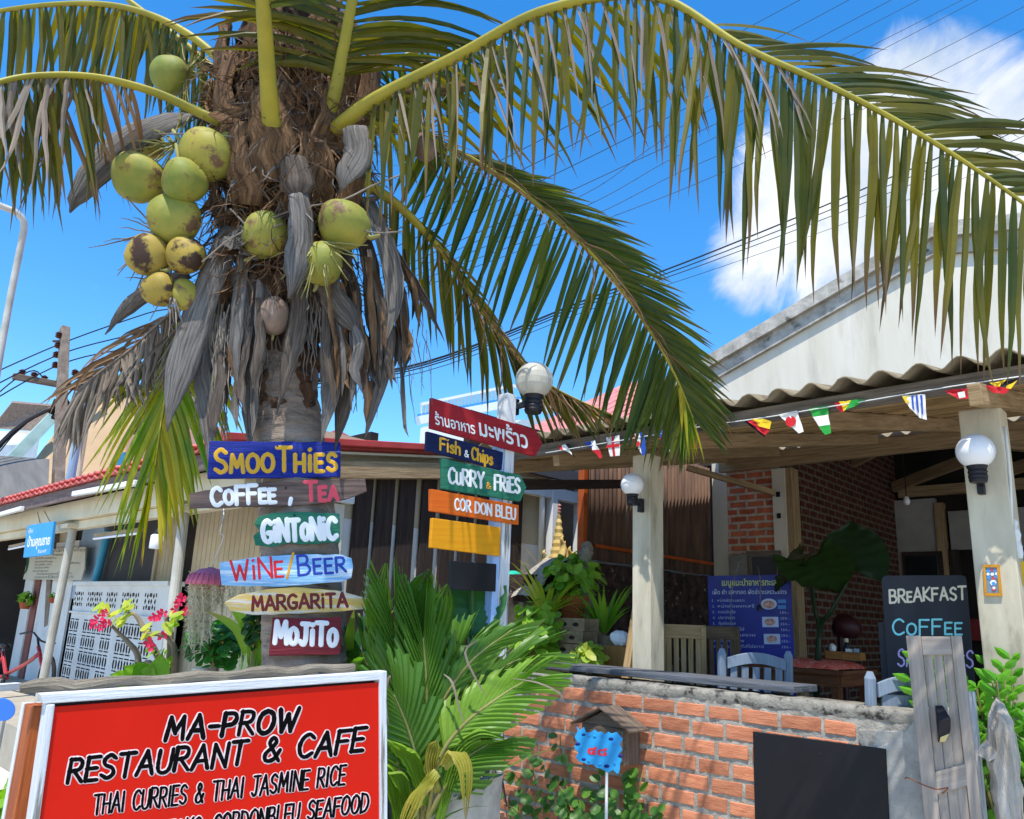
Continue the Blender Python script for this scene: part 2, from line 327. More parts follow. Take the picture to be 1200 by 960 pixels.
def stroke(mb, pl, P, w, mat, base=.0008, h=.0012):
    """one brush stroke: a low raised ribbon of paint with round ends"""
    P = [V((p[0], p[1])) for p in P]
    if len(P) == 2 or True:
        Q = [P[0]]
        for a, b in zip(P, P[1:]):
            k = max(1, int((b-a).length/max(w*.8, 1)))
            for i in range(1, k+1): Q.append(a.lerp(b, i/k))
        P = Q
    d0 = (P[0]-P[1]).normalized(); d1 = (P[-1]-P[-2]).normalized()
    secs = []
    for k in (1, .87, .5): secs.append((P[0]+d0*(w*.5*k), (1-k*k)**.5*.98+.02))
    for p in P: secs.append((p, 1))
    for k in (.5, .87, 1): secs.append((P[-1]+d1*(w*.5*k), (1-k*k)**.5*.98+.02))
    _off[0] = (_off[0]+.00004) % .0003
    b0 = base+_off[0]; vs = []; fs = []; n = len(secs)
    for i, (p, k) in enumerate(secs):
        d = secs[min(i+1, n-1)][0]-secs[max(i-1, 0)][0]; d.normalize(); s = V((-d.y, d.x)); ww = w*.5*k*random.uniform(.93, 1.06)
        vs += [pl.p(*(p+s*ww), b0*.3), pl.p(*(p+s*ww*.6), b0+h*(k*.5+.2)), pl.p(*(p-s*ww*.6), b0+h*(k*.5+.2)), pl.p(*(p-s*ww), b0*.3)]
    for i in range(n-1):
        for k in range(3):
            q = i*4+k; fs.append((q, q+4, q+5, q+1))
    mb.add(vs, fs, mat)
def letters(mb, pl, text, p0, p1, hgt, w, mat, slant=0.0, up=None, gap=.2, base=.0008, h=.0012, jit=.02, space=.45, cols=None):
    p0 = V(p0); p1 = V(p1); tot = 0
    for ch in text:
        g, k = glyph(ch); tot += (space if g is None else g[0]*k)+gap
    tot -= gap; bx = (p1-p0)/tot; up = V(up).normalized()*hgt if up else V((bx.y, -bx.x)).normalized()*hgt
    if up.y > 0: up = -up
    x = 0; rnd = random.Random(hash(text) % 1000 if False else len(text)*7+3)
    for ci, ch in enumerate(text):
        g, k = glyph(ch)
        if g is None: x += space+gap; continue
        jy = rnd.uniform(-jit, jit); js = rnd.uniform(1-jit, 1+jit); mt = cols.get(ci, mat) if cols else mat
        for st in g[1]:
            sm = st[0] == '~'; pts = [tuple(map(float, q.split(','))) for q in st.lstrip('~').split()]
            if sm: pts = [(q.x, q.y) for q in cr_pts([V((a, b, 0)) for a, b in pts], len(pts)*4)]
            f = lambda a, b: p0+bx*(x+a*k*js+slant*b*k)+up*(b*k*js+jy)
            if sm: stroke(mb, pl, [f(*q) for q in pts], w, mt, base, h)
            else:
                run = [pts[0]]
                for q in pts[1:]: stroke(mb, pl, [f(*run[-1]), f(*q)], w, mt, base, h); run.append(q)
        x += g[0]*k+gap
def typeset(mb, pl, text, p0, p1, hgt, mat, off=.0015, bold=0.0, up=None, res=3, aspect=None):
    """set a line in the system font between two picture points of the plane"""
    cu = bpy.data.curves.new('t', 'FONT'); cu.body = text; cu.offset = bold; cu.resolution_u = res; cu.fill_mode = 'FRONT'
    ob = bpy.data.objects.new('t', cu); S.collection.objects.link(ob)
    dg = bpy.context.evaluated_depsgraph_get(); dg.update(); me = bpy.data.meshes.new_from_object(ob.evaluated_get(dg))
    vs = [v.co.copy() for v in me.vertices]; fs = [tuple(p.vertices) for p in me.polygons]
    bpy.data.objects.remove(ob); bpy.data.curves.remove(cu); bpy.data.meshes.remove(me)
    if not vs: return
    x0 = min(v.x for v in vs); x1 = max(v.x for v in vs); p0 = V(p0); p1 = V(p1); dx = p1-p0
    up = V(up).normalized() if up else V((dx.y, -dx.x)).normalized()
    if up.y > 0: up = -up
    par = list(range(len(vs)))
    def fd(a):
        while par[a] != a: par[a] = par[par[a]]; a = par[a]
        return a
    for f in fs:
        for a in f[1:]: par[fd(a)] = fd(f[0])
    ids = {}; out = []
    for i, v in enumerate(vs):
        k = ids.setdefault(fd(i), len(ids)); q = p0+dx*((v.x-x0)/(x1-x0))+up*(v.y/.72*hgt); out.append(pl.p(q.x, q.y, off+(k % 7)*.00012))
    mb.add(out, fs, mat)
def board(name, pl, poly, mat, label, cat, thick=.018, group=None, bevel=.0025, jitter=0, cats=None, parent=None):
    """a plank cut to an outline: front face in the plane, thickness behind it"""
    mb = MB(); pts = [pl.p(x, y) for x, y in poly]
    e1 = (pl.p(poly[0][0]+50, poly[0][1])-pl.p(*poly[0])).normalized(); e2 = pl.n.cross(e1)
    f = lambda q: ((q-pts[0]).dot(e1), (q-pts[0]).dot(e2)); n = len(pts)
    back = [q-pl.n*thick for q in pts]
    a = sum((pts[i]-pts[0]).cross(pts[(i+1) % n]-pts[0]).dot(pl.n) for i in range(n))
    if a < 0: pts.reverse(); back.reverse()
    fs = [tuple(range(n)), tuple(reversed(range(n, 2*n)))]; uvs = [[f(q) for q in pts], [f(q) for q in reversed(back)]]
    for i in range(n):
        j = (i+1) % n; fs.append((i, i+n, j+n, j)); uvs.append([f(pts[i]), f(back[i]), f(back[j]), f(pts[j])])
    mb.add(pts+back, fs, mat, uvs=uvs)
    ob = mb.build(name, parent=parent, bevel=bevel)
    if label: tag(ob, label, cat, group)
    return ob
def rough_poly(poly, amp, n=10, seed=1):
    """outline with hand-cut wobble"""
    rd = random.Random(seed); out = []
    for i, a in enumerate(poly):
        b = poly[(i+1) % len(poly)]; L_ = math.hypot(b[0]-a[0], b[1]-a[1]); k = max(1, int(L_/n))
        for j in range(k):
            t = j/k; q = amp if j else amp*.4
            out.append((a[0]+(b[0]-a[0])*t+rd.uniform(-q, q), a[1]+(b[1]-a[1])*t+rd.uniform(-q, q)))
    return out
# ------------------------------------------------------------------ material library
m_pave = M('concrete_paving', '#cbc5b9', '#b0a99d', scale=3, rough=.9, bump=.2, c3='#4d473f', thr=.62)
m_slab = M('patio_concrete', '#b0a898', '#958d7e', scale=2, rough=.85, bump=.15)
m_plaster = M('white_plaster', '#d8d2c2', '#c8c1ae', scale=1.6, rough=.9, bump=.1, c3='#a0988a', thr=.53, c3s=2.4, soft=.35, stretch=(1.6, 1.6, .3))
m_pillar = M('pale_concrete', '#cbc3ac', '#aea58f', scale=5, rough=.88, bump=.2, c3='#857a68', thr=.58, c3s=5, soft=.2, stretch=(1.5, 1.5, .35))
m_coping = M('weathered_cement', '#b9b5aa', '#8b877e', scale=6, rough=.95, bump=.3, c3='#4a4741', thr=.6, c3s=5, soft=.12)
m_greywood = wood('grey_weathered_wood', '#86796a', '#5c5247', c3='#3b342d', thr=.64)
m_lath = wood('bamboo_lath', '#c4a678', '#977a50', isl=.35, bump=.2)
m_beam = wood('brown_beam', '#b59c78', '#8f7655', c3='#5a4836', thr=.68)
m_fibro = M('fibre_cement', '#8f836c', '#6d6350', scale=7, rough=.95, bump=.2, c3='#4a4438', thr=.6)
m_dark = M('dark_interior', '#2a2622', '#1d1a18', scale=3, rough=.9, bump=.05)  # near-black stands in for the shade inside rooms, openings and holes
m_darkwood = wood('dark_plank', '#453a35', '#2d2624', isl=.2, c3='#5d5048', thr=.66)
m_cream = M('cream_paint', '#d6cbb0', '#c4b797', scale=2, rough=.7, bump=.05, c3='#9c8c6b', thr=.66, soft=.15)
m_siding = M('beige_siding', '#c3b79c', '#b0a387', scale=2, rough=.75, bump=.06, c3='#8e8168', thr=.68, soft=.2)
m_white = M('white_paint', '#dfe0de', '#cfd1d0', scale=3, rough=.55, bump=.05, c3='#98968c', thr=.62, soft=.2)
m_whitewood = wood('white_painted_wood', '#d9dbdc', '#c5c8ca', isl=.05, c3='#7d796f', thr=.57, bump=.25)
m_redroof = M('red_roof_sheet', '#b8433f', '#a33a37', scale=4, rough=.6, bump=.05, c3='#8a4a45', thr=.63)
m_pinkroof = M('faded_pink_tile', '#c9807b', '#b36c68', scale=3, rough=.7, bump=.1)
m_tile = M('rafter_tile', '#d5716a', '#bd5a53', scale=6, rough=.6, bump=.08, isl=.15)
m_metal = M('grey_painted_pipe', '#b9b6ab', '#a09d92', scale=5, rough=.5, bump=.05, c3='#7b6a55', thr=.68)
m_rust = M('rusty_corrugated', '#6f5646', '#433430', scale=5, rough=.85, bump=.1, c3='#9a8b7e', thr=.6, c3s=2.5, stretch=(1, 3, .35), soft=.2)
m_rustpaint = M('rust_stained_paint', '#d2cdbf', '#c4bda9', scale=4, rough=.7, bump=.1, c3='#8a4a1c', thr=.53, c3s=4, soft=.15, stretch=(1, 1, .45))
m_orange = M('orange_rail', '#b0541f', '#93431a', scale=6, rough=.6, bump=.08)
m_laterite = M('dark_laterite', '#57423d', '#261d1c', scale=11, rough=.95, bump=.7, c3='#a39a92', thr=.6, c3s=12)
m_cement = M('mortar_cement', '#aea89c', '#8a8479', scale=16, rough=.97, bump=.35, c3='#6a645a', thr=.62, c3s=9)
m_brick = M('clay_brick', '#c98462', '#b06c4c', scale=9, rough=.9, bump=.25, c3='#5e4236', thr=.66, c3s=3.5, isl=.22, stretch=(1, 1, 6), soft=.15)
m_blackpl = M('black_plastic', '#15151a', '#1c1c22', scale=8, rough=.42, bump=.03)
m_globe = M('opal_globe', '#e9e9ea', '#dfe0e2', scale=2, rough=.25, bump=0, spec=.5)
m_wire = flat('cable_black', '#16171b', .6)
m_pole = M('pole_concrete', '#8c7f70', '#6d6257', scale=8, rough=.95, bump=.2)
m_glassy = M('dark_glass', '#14181c', '#1c2228', scale=2, rough=.15, bump=0, spec=.6)
m_blueroof = M('green_gutter', '#9ab5ac', '#86a39a', scale=4, rough=.6, bump=.04)
m_void = M('shadowed_panel', '#4a4a4e', '#414145', scale=1.5, rough=.9, bump=.03)  # flat grey with shade put into the colour
m_blueglass = M('pale_blue_panel', '#86a3bd', '#9db8cf', scale=1.2, rough=.35, bump=0)
m_turq = flat('turquoise_pipe', '#3f9cc4', .5)
m_eave = wood('eave_board_wood', '#7d6c66', '#5c4e4a', isl=0, c3='#453a38', thr=.64)
# ------------------------------------------------------------------ ground
mb = MB(); G0 = 900; n = 30
mb.add([(-G0, -G0, 0), (G0, -G0, 0), (G0, G0, 0), (-G0, G0, 0)], [(0, 1, 2, 3)], m_pave); tag(mb.build('ground'), kind='structure')
mb = MB(); mb.box((-4.22, 4.02, .004), (3.2, 12.4, .55), m_slab); tag(mb.build('patio_floor'), kind='structure')
# ------------------------------------------------------------------ restaurant building with its awning
EY, EZ, BY, BZ = 4.03, 2.80, 7.70, 3.52
rb = thing('restaurant_building', (-2.2, 7.9, .55), 'white gabled open-front restaurant with bamboo-lined awning on concrete pillars', 'restaurant')
gy = 7.8
def gp(x, y): return onY(x, y, gy)
apex = gp(1097, 300); lft = gp(790, 474); x1 = apex.x+3.4; rz = apex.z-(apex.x+3.4-apex.x)*.22
lz = lft.z-(-4.95-lft.x)*0-.0
slope = (apex.z-lft.z)/(apex.x-lft.x); lx = -5.0; lz = apex.z-(apex.x-lx)*slope
mb = MB(); mb.prism([(lx, gy, 3.42), (x1, gy, 3.42), (x1, gy, rz), (apex.x, gy, apex.z), (lx, gy, lz)], (0, .15, 0), m_plaster); mb.build('gable_wall', rb)
mb = MB()
for (a, b, th, pr, dz) in ((lx-.1, None, .17, .05, .0), (lx-.1, None, .15, .11, .165)):
    zl = apex.z-(apex.x-a)*slope
    for (p, q) in (((a, zl), (apex.x, apex.z)), ((apex.x, apex.z), (x1, rz))):
        mb.prism([(p[0], gy-pr, p[1]+dz), (q[0], gy-pr, q[1]+dz), (q[0], gy-pr, q[1]+dz+th), (p[0], gy-pr, p[1]+dz+th)], (0, pr+.3, 0), m_coping)
mb.build('parapet_coping', rb, disp=.006, dscale=9)
# main roof behind the gable
mb = MB(); mb.prism([(lx-.1, gy+.3, lz-.08), (apex.x, gy+.3, apex.z-.03), (x1, gy+.3, rz-.05), (x1, gy+.3, rz-.13), (apex.x, gy+.3, apex.z-.12), (lx-.1, gy+.3, lz-.16)], (0, 4.6, 0), m_fibro); mb.build('main_roof', rb)
# awning sheets: corrugated, fixed on purlins
mb = MB(); pit = .178; xa, xb = -4.2, 1.0; nx = int((xb-xa)/pit*10); vs = []; fs = []; rows = 5
for j in range(rows):
    t = j/(rows-1); y = EY-.14+(BY-EY+.2)*t; z = EZ+.045+(BZ-EZ)*t*1.04
    for i in range(nx+1):
        x = xa+(xb-xa)*i/nx; vs.append((x, y+random.uniform(-.006, .006)*(j == 0), z+.027*math.sin(2*math.pi*x/pit)))
for j in range(rows-1):
    for i in range(nx): q = j*(nx+1)+i; fs.append((q, q+1, q+nx+2, q+nx+1))
mb.add(vs, fs, m_fibro); o = mb.build('awning_sheet', rb, smooth=True); md = o.modifiers.new('t', 'SOLIDIFY'); md.thickness = .008; md.offset = 1
sl_ = (BZ-EZ)/(BY-EY)
def az(y): return EZ+(y-EY)*sl_
mb = MB(); mb.bar((-4.15, EY-.05, EZ-.035), (.95, EY-.05, EZ-.035), .04, .085, m_greywood); mb.build('eave_beam', rb, bevel=.004, disp=.004, dscale=4)
mb = MB(); mb.bar((-4.15, BY, BZ-.17), (.95, BY, BZ-.17), .07, .17, m_beam); mb.build('wall_plate_beam', rb, bevel=.004)
for x in (-4.05, -3.45, -2.45, -1.55, -.78, .3):
    mb = MB(); mb.bar((x, EY-(.22 if x == -.78 else .0), az(EY-(.22 if x == -.78 else .0))-.1), (x, BY-.04, az(BY)-.1), .055, .1, m_beam); mb.build('rafter', rb, bevel=.004)
mb = MB(); y = EY+.02
while y < BY-.05:
    w = random.uniform(.036, .052); dz = random.uniform(-.004, .004)
    mb.bar((-4.12, y, az(y)-.035+dz), (.95, y, az(y)-.035+dz+random.uniform(-.006, .006)), w, .012, m_lath, up=(0, -sl_, 1)); y += w+random.uniform(.004, .012)
mb.build('lath_ceiling', rb)
# diagonal brace at the lot edge and strut on the pier
mb = MB(); mb.bar(onX(805, 548, -4.1), onY(908, 578, 7.55), .05, .06, m_beam); mb.build('brace', rb, bevel=.003)
mb = MB(); mb.bar((-4.12, 4.1, EZ-.22), (-4.12, 6.3, az(6.3)-.32), .05, .08, m_darkwood); mb.build('brace', rb, bevel=.003)
# pillars
mb = MB(); mb.box((-2.925, 4.22, .55), (-2.785, 4.38, az(4.3)-.155), m_pillar); mb.build('pillar', rb, bevel=.006)
mb = MB(); mb.box((-.945, 4.22, .55), (-.765, 4.38, az(4.3)-.155), m_pillar); mb.build('pillar', rb, bevel=.006)
# brick pier and the post beside it
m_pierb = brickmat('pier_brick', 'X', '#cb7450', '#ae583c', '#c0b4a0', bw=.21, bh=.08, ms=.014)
m_sideb = brickmat('side_brick_shade', 'Y', '#5c3226', '#48261d', '#6b6156', bw=.21, bh=.08, ms=.014)  # dark copy of the pier brick, room shade put into its colour
mb = MB(); mb.box((-4.12, gy, 2.36), (-3.58, gy+.18, BZ-.12), m_pierb); mb.box((-4.3, gy-.01, .55), (-4.122, gy+.19, BZ-.12), m_plaster); mb.box((-4.12, gy-.012, .55), (-3.58, gy+.18, 2.357), m_coping)
mb.build('brick_pier', rb)
mb = MB(); mb.box((-3.578, gy-.03, .55), (-3.43, gy+.17, BZ-.26), m_plaster); mb.build('door_post', rb, bevel=.004)
mb = MB(); mb.box((-3.427, gy-.02, .55), (-3.36, gy+.16, BZ-.26), m_beam); mb.build('door_jamb', rb, bevel=.003)
for z in (2.72, 2.95):
    mb = MB(); mb.box((-3.53, gy-.042, z), (-3.49, gy-.031, z+.055), m_blackpl); mb.build('socket', rb)
# room behind: side wall, back wall, roof timbers
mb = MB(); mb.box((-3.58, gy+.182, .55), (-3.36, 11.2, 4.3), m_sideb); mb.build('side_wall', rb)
m_inner = M('inner_plaster', '#a8a6a2', '#8f8d89', scale=2, rough=.9, bump=.05)
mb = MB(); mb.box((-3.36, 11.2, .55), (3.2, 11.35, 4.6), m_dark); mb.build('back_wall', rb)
bp = lambda x, y: onY(x, y, 11.15)
def backbox(x0, y0, x1_, y1, d, mat, name):
    a = bp(x0, y0); b = bp(x1_, y1); q = MB(); q.box((a.x, 11.19-d, b.z), (b.x, 11.19, a.z), mat); return q.build(name, rb, bevel=.003)
backbox(1047, 588, 1106, 690, .12, m_inner, 'inner_panel'); backbox(1112, 600, 1230, 642, .1, m_inner, 'inner_panel')
backbox(1060, 648, 1110, 680, .16, m_darkwood, 'inner_window_frame'); backbox(1066, 653, 1104, 678, .18, m_glassy, 'inner_window_pane')
backbox(1114, 645, 1135, 760, .13, m_darkwood, 'inner_door'); backbox(1107, 590, 1112, 760, .15, m_beam, 'inner_post')
m_redbox = M('red_counter', '#7c2022', '#6a1a1c', scale=4, rough=.5, bump=.03)
backbox(1100, 725, 1180, 752, .5, m_redbox, 'inner_counter')
mb = MB(); mb.box((3.2, 7.9, .55), (3.35, 11.35, 4.6), m_plaster); mb.build('end_wall', rb)
for p, q, w, h in (((-3.36, 8.4, 3.9), (1.5, 11.1, 3.15), .09, .2), ((-3.3, 10.9, 3.5), (1.0, 8.1, 4.1), .07, .14), ((-2.2, 11.0, 3.55), (1.8, 8.6, 4.1), .07, .14), ((-3.36, 9.6, 3.62), (-.5, 8.0, 4.25), .06, .12), ((-3.3, 11.1, 3.45), (2.5, 11.1, 3.45), .08, .14), ((-.6, 8.0, 4.0), (2.0, 11.0, 3.5), .07, .12)):
    mb = MB(); mb.bar(p, q, w, h, m_beam); mb.build('roof_timber', rb, bevel=.004)
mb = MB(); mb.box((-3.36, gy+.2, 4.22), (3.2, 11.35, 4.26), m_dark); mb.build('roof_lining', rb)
# ------------------------------------------------------------------ lot boundary: rusty sheet fence on a dark stone wall
rf = thing('corrugated_fence', (-4.33, 6.6, 2.1), 'rusty corrugated metal fence with orange rail above dark stone wall', 'fence')
mb = MB(); vs = []; fs = []; ny = 260; ya, yb = 5.48, 7.78
for k, z in enumerate((2.13, 3.35)):
    for i in range(ny+1): y = ya+(yb-ya)*i/ny; vs.append((-4.33+.011*math.sin(2*math.pi*y/.07)+random.uniform(-.001, .001), y, z))
fs = [(i, i+1, ny+2+i, ny+1+i) for i in range(ny)]; mb.add(vs, fs, m_rust); o = mb.build('metal_sheet', rf, smooth=True); md = o.modifiers.new('t', 'SOLIDIFY'); md.thickness = .002
mb = MB(); mb.bar((-4.3, 5.6, 2.26), (-4.3, 7.76, 2.255), .03, .035, m_orange); mb.build('rail', rf, bevel=.004)
mb = MB(); mb.box((-4.36, 5.42, 2.12), (-4.29, 5.48, 3.3), m_orange); mb.build('post', rf, bevel=.004)
sw = thing('stone_wall', (-4.4, 6.2, .0), 'dark laterite stone wall with pale cement capping beside the terrace', 'wall')
mb = MB(); n = 34; vs = []; fs = []; m_ = 16; y0, y1 = 4.78, 7.79
for i in range(n+1):
    t = i/n; y = y0+(y1-y0)*t; zt = 2.10-.35*max(0, 1-t*6)**2
    for j in range(m_+1):
        s = j/m_; vs.append((-4.3+.03*mnoise.noise(V((y*7, s*14, 1)))+.025*mnoise.noise(V((y*19, s*34, 4))), y, zt*s))
for i in range(n):
    for j in range(m_): q = i*(m_+1)+j; fs.append((q, q+m_+1, q+m_+2, q+1))
mb.add(vs, fs, m_laterite)
mb.box((-4.6, 4.8, 0), (-4.36, 7.79, 1.95), m_laterite); mb.build('stone_face', sw)
mb = MB(); pts = []
for i in range(25):
    t = i/24; y = y0-.02+(y1-y0)*t; pts.append((-4.4, y, 2.105-.35*max(0, 1-t*6)**2))
mb.strap(pts, [.28]*25, (1, 0, 0), m_cement, cup=-.1, n=6); mb.build('capping', sw, smooth=True, disp=.012, dscale=14)
# rough mortared end of the wall behind the potted plants
m_rubble = M('mortared_rubble', '#a08c6c', '#6f5d47', scale=8, rough=.95, bump=.6, c3='#3b3029', thr=.58, c3s=8)
mb = MB(); mb.box((-4.72, 4.66, 0), (-4.28, 4.80, 1.72), m_rubble); mb.build('wall_end', sw, disp=.02, dscale=12)
# ------------------------------------------------------------------ house on the other side of the lot (left)
hb = thing('neighbour_house', (-7.5, 4.5, 0), 'cream house with red-edged porch roof and dark slatted side wall', 'house')
CX = -5.12; FY = 2.45; FZ = 2.70; SL = .145
# porch roof: barrel tiles seen on edge along the street, plain red verge on the side
mb = MB(); x = CX-.02
while x > -16:
    p0 = V((x-.085, FY-.09, FZ+.03)); p1 = V((x-.085, FY+4.2, FZ+.03+SL*4.29))
    mb.strap([p0, p1], [.16, .16], (1, 0, 0), m_tile, cup=.16, n=6); mb.strap([p0+V((.085, 0, .02)), p1+V((.085, 0, .02))], [.1, .1], (1, 0, 0), m_tile, cup=-.2, n=5); x -= .17
o = mb.build('tiled_roof', hb); md = o.modifiers.new('t', 'SOLIDIFY'); md.thickness = .014
mb = MB(); mb.bar((CX+.02, FY-.1, FZ+.05), (CX+.02, FY+4.2, FZ+.05+SL*4.3), .12, .055, m_redroof); mb.build('roof_verge', hb, bevel=.006)
mb = MB(); mb.prism([(CX, FY, FZ-.02), (CX, FY+4.2, FZ-.02+SL*4.2), (-16, FY+4.2, FZ-.02+SL*4.2), (-16, FY, FZ-.02)], (0, 0, .02), m_cream); mb.build('roof_soffit', hb)
mb = MB(); mb.bar((-16, FY-.03, FZ-.075), (CX+.03, FY-.03, FZ-.075), .03, .125, m_eave); mb.build('eave_board', hb, bevel=.003)
mb = MB(); mb.bar((-16, FY+.16, FZ-.2), (CX, FY+.16, FZ-.2), .1, .2, m_cream); mb.build('porch_beam', hb, bevel=.006)
mb = MB(); mb.bar((-16, FY+.22, FZ-.345), (CX-.3, FY+.22, FZ-.345), .09, .085, m_cream); mb.build('porch_beam', hb, bevel=.006)
mb = MB(); mb.bar((CX, FY, FZ-.16), (CX, FY+3.6, FZ-.11+SL*3.5), .09, .14, m_beam); mb.build('verge_beam', hb, bevel=.005)
for i in range(7):
    xx = CX-.6-i*.75; mb = MB(); mb.bar((xx, FY-.01, FZ-.05), (xx, FY+1.4, FZ-.05+SL*1.4), .05, .07, m_darkwood); mb.build('rafter', hb)
for (p, q) in ((onY(205, 735, 2.62), onY(213, 622, 2.62)), (onY(48, 800, 2.62), onY(82, 640, 2.62))):
    mb = MB(); mb.tube([(p.x, 2.62, 0), (q.x, 2.62, FZ-.385)], .042, m_metal, n=14); mb.build('porch_post', hb, smooth=False)
    mb = MB(); mb.box((q.x-.14, 2.52, FZ-.384), (q.x+.14, 2.72, FZ-.34), m_cream); mb.build('post_cap', hb, bevel=.004)
mb = MB(); mb.box((-17, 2.35, .004), (-5.4, 3.69, .39), m_slab); tag(mb.build('porch_floor'), kind='structure')
# recessed front wall y = 3.7 : siding boards, dark openings
WY = 3.7
def wx(px, y=WY): return onY(px, 640, y).x
mb = MB(); x = -5.35
while x > -17:
    w = .105
    if not (wx(232) > x > wx(214)) and not (wx(186) > x > wx(85)): mb.box((x-w+.008, WY, 0), (x, WY+.03+random.uniform(0, .004), 3.0), m_siding)
    x -= w
    if x < wx(232) and x+w >= wx(232) or x < wx(186) and x+w >= wx(186): mb.build('siding', hb) if mb.v else None; mb = MB()
mb.build('siding', hb)
mb = MB(); mb.box((-17, WY+.04, 0), (-5.3, WY+.12, 3.1), m_dark); mb.build('opening_dark_sheet', hb)  # dark sheet put in for the shade seen through the openings
mb = MB(); mb.box((wx(186)+.05, WY-.03, 0), (wx(186)-.02, WY+.03, 2.6), m_siding); mb.build('opening_frame', hb)
mb = MB(); a = onY(124, 640, WY).x; b = onY(186, 640, WY).x; mb.box((a, WY-.01, 1.5), (b, WY+.035, 2.75), m_void); mb.build('void_shade_sheet', hb)  # grey sheet put in for the dark void behind the porch
mb = MB(); a = onY(96, 640, WY).x; b = onY(121, 640, WY).x; mb.box((a, WY-.02, 1.6), (b, WY+.035, 2.75), m_blueglass); mb.build('window_pane', hb)
mb = MB(); mb.tube([onY(110, 690, 3.6), onY(127, 622, 3.6)], .05, m_turq, n=12); mb.build('drain_pipe', hb)
# white panels with pink gaps at the far left
m_pinkgap = M('pinkish_strip', '#8d5a52', '#7a4d47', scale=3, rough=.8, bump=.05)
for i, (xa_, xb_) in enumerate(((-14, 14), (26, 38), (-60, -20), (48, 84), (18, 24), (40, 46))):
    q = onY(xa_, 690, WY-.03); r = onY(xb_, 690, WY-.03)
    mb = MB(); mb.box((q.x, WY-.035, 0), (r.x, WY-.004, 2.42), m_white if i < 4 else m_pinkgap); mb.build('wall_board', hb, bevel=.003)
# pierced white block wall
vw = thing('block_screen_wall', (-9.9, 3.45, 0), 'white waist-high screen wall with rows of pierced vent blocks under the porch', 'wall')
xl, xr = onY(80, 740, 3.45).x, onY(192, 740, 3.45).x
m_blk = M('white_block_paint', '#dcdcd8', '#c9cac8', scale=2, rough=.75, bump=.04)
mb = MB(); mb.box((xl, 3.45, 0), (xr, 3.58, 1.79), m_blk); mb.build('panel', vw, bevel=.006)
mb = MB(); mb.box((xl-.02, 3.42, 1.42), (xr+.02, 3.449, 1.445), m_blk); mb.box((xl-.02, 3.41, 1.77), (xr+.02, 3.6, 1.82), m_blk); mb.build('ledge', vw, bevel=.004)
mb = MB()
cw = .165
for row, zc in enumerate((1.6, 1.27, 1.08, .89, .70)):
    x = xl+.1
    k = 0
    while x < xr-.15:
        if k % 7 not in (2, 6) or row % 2 == 1 and k % 7 == 6:
            if row == 0:
                for (u, v) in ((-.05, 0), (.05, 0), (0, .06), (0, -.06)):
                    q = [(x+u-.022, 3.447, zc+v), (x+u, 3.447, zc+v-.03), (x+u+.022, 3.447, zc+v), (x+u, 3.447, zc+v+.03)]; mb.prism(q, (0, .002, 0), m_dark)
                for (u, v) in ((-.065, .07), (.065, .07), (-.065, -.07), (.065, -.07)):
                    q = [(x+u-.012, 3.447, zc+v-.02), (x+u+.012, 3.447, zc+v-.02), (x+u+.012, 3.447, zc+v+.02), (x+u-.012, 3.447, zc+v+.02)]; mb.prism(q, (0, .002, 0), m_dark)
            else:
                for sg in (-1, 1):
                    arc = [(x+sg*(.02+.045*math.cos(g)), 3.447, zc+.06*math.sin(g)) for g in [R(-70+20*i) for i in range(8)]]+[(x+sg*(.012+.012*math.cos(g)), 3.447, zc+.04*math.sin(g)) for g in [R(70-28*i) for i in range(6)]]
                    if sg < 0: arc.reverse()
                    mb.prism(arc, (0, .002, 0), m_dark)
                mb.prism([(x-.07, 3.447, zc+.066), (x+.07, 3.447, zc+.066), (x+.06, 3.447, zc+.08), (x-.06, 3.447, zc+.08)], (0, .002, 0), m_dark)
                mb.prism([(x-.06, 3.447, zc-.08), (x+.06, 3.447, zc-.08), (x+.07, 3.447, zc-.066), (x-.07, 3.447, zc-.066)], (0, .002, 0), m_dark)
        x += cw; k += 1
mb.build('vent_dark_shapes', vw)  # flat dark shapes stand in for the shade inside the vent holes
# side wall x = CX : white boards behind dark slats
SX = CX-.12
mb = MB(); mb.box((SX-.1, FY+.5, 0), (SX, FY+3.55, 2.32), m_white); mb.build('side_panel', hb)
mb = MB(); mb.box((SX-.1, FY+.5, 2.322), (SX-.002, FY+3.55, 3.0), m_siding); mb.build('side_panel', hb)
ys = [onX(px, 640, SX+.03).y for px in (421, 447, 473, 499, 523, 545, 566, 585, 603)]
for i, y in enumerate(ys):
    mb = MB(); w = .17+random.uniform(-.01, .015); h = 2.62+SL*(y-FY)*.9+random.uniform(-.03, .02); mb.bar((SX+.03, y, 0), (SX+.03, y, h), .03, w, m_darkwood, up=(0, 1, 0)); mb.build('slat', hb, bevel=.003)
mb = MB(); q = onX(428, 600, SX+.03); mb.box((CX-.2, q.y-.32, 0), (CX-.06, q.y-.22, 2.42), m_rustpaint); mb.build('corner_post', hb, bevel=.004)
mb = MB(); mb.box((CX-.2, q.y-.36, 2.43), (CX-.02, q.y-.16, 2.6), m_white); mb.build('beam_end', hb, bevel=.004)
mb = MB(); mb.box((CX-.6, q.y-.40, 2.45), (CX-.2, q.y-.2, 2.56), m_cream); mb.build('beam_end', hb, bevel=.004)
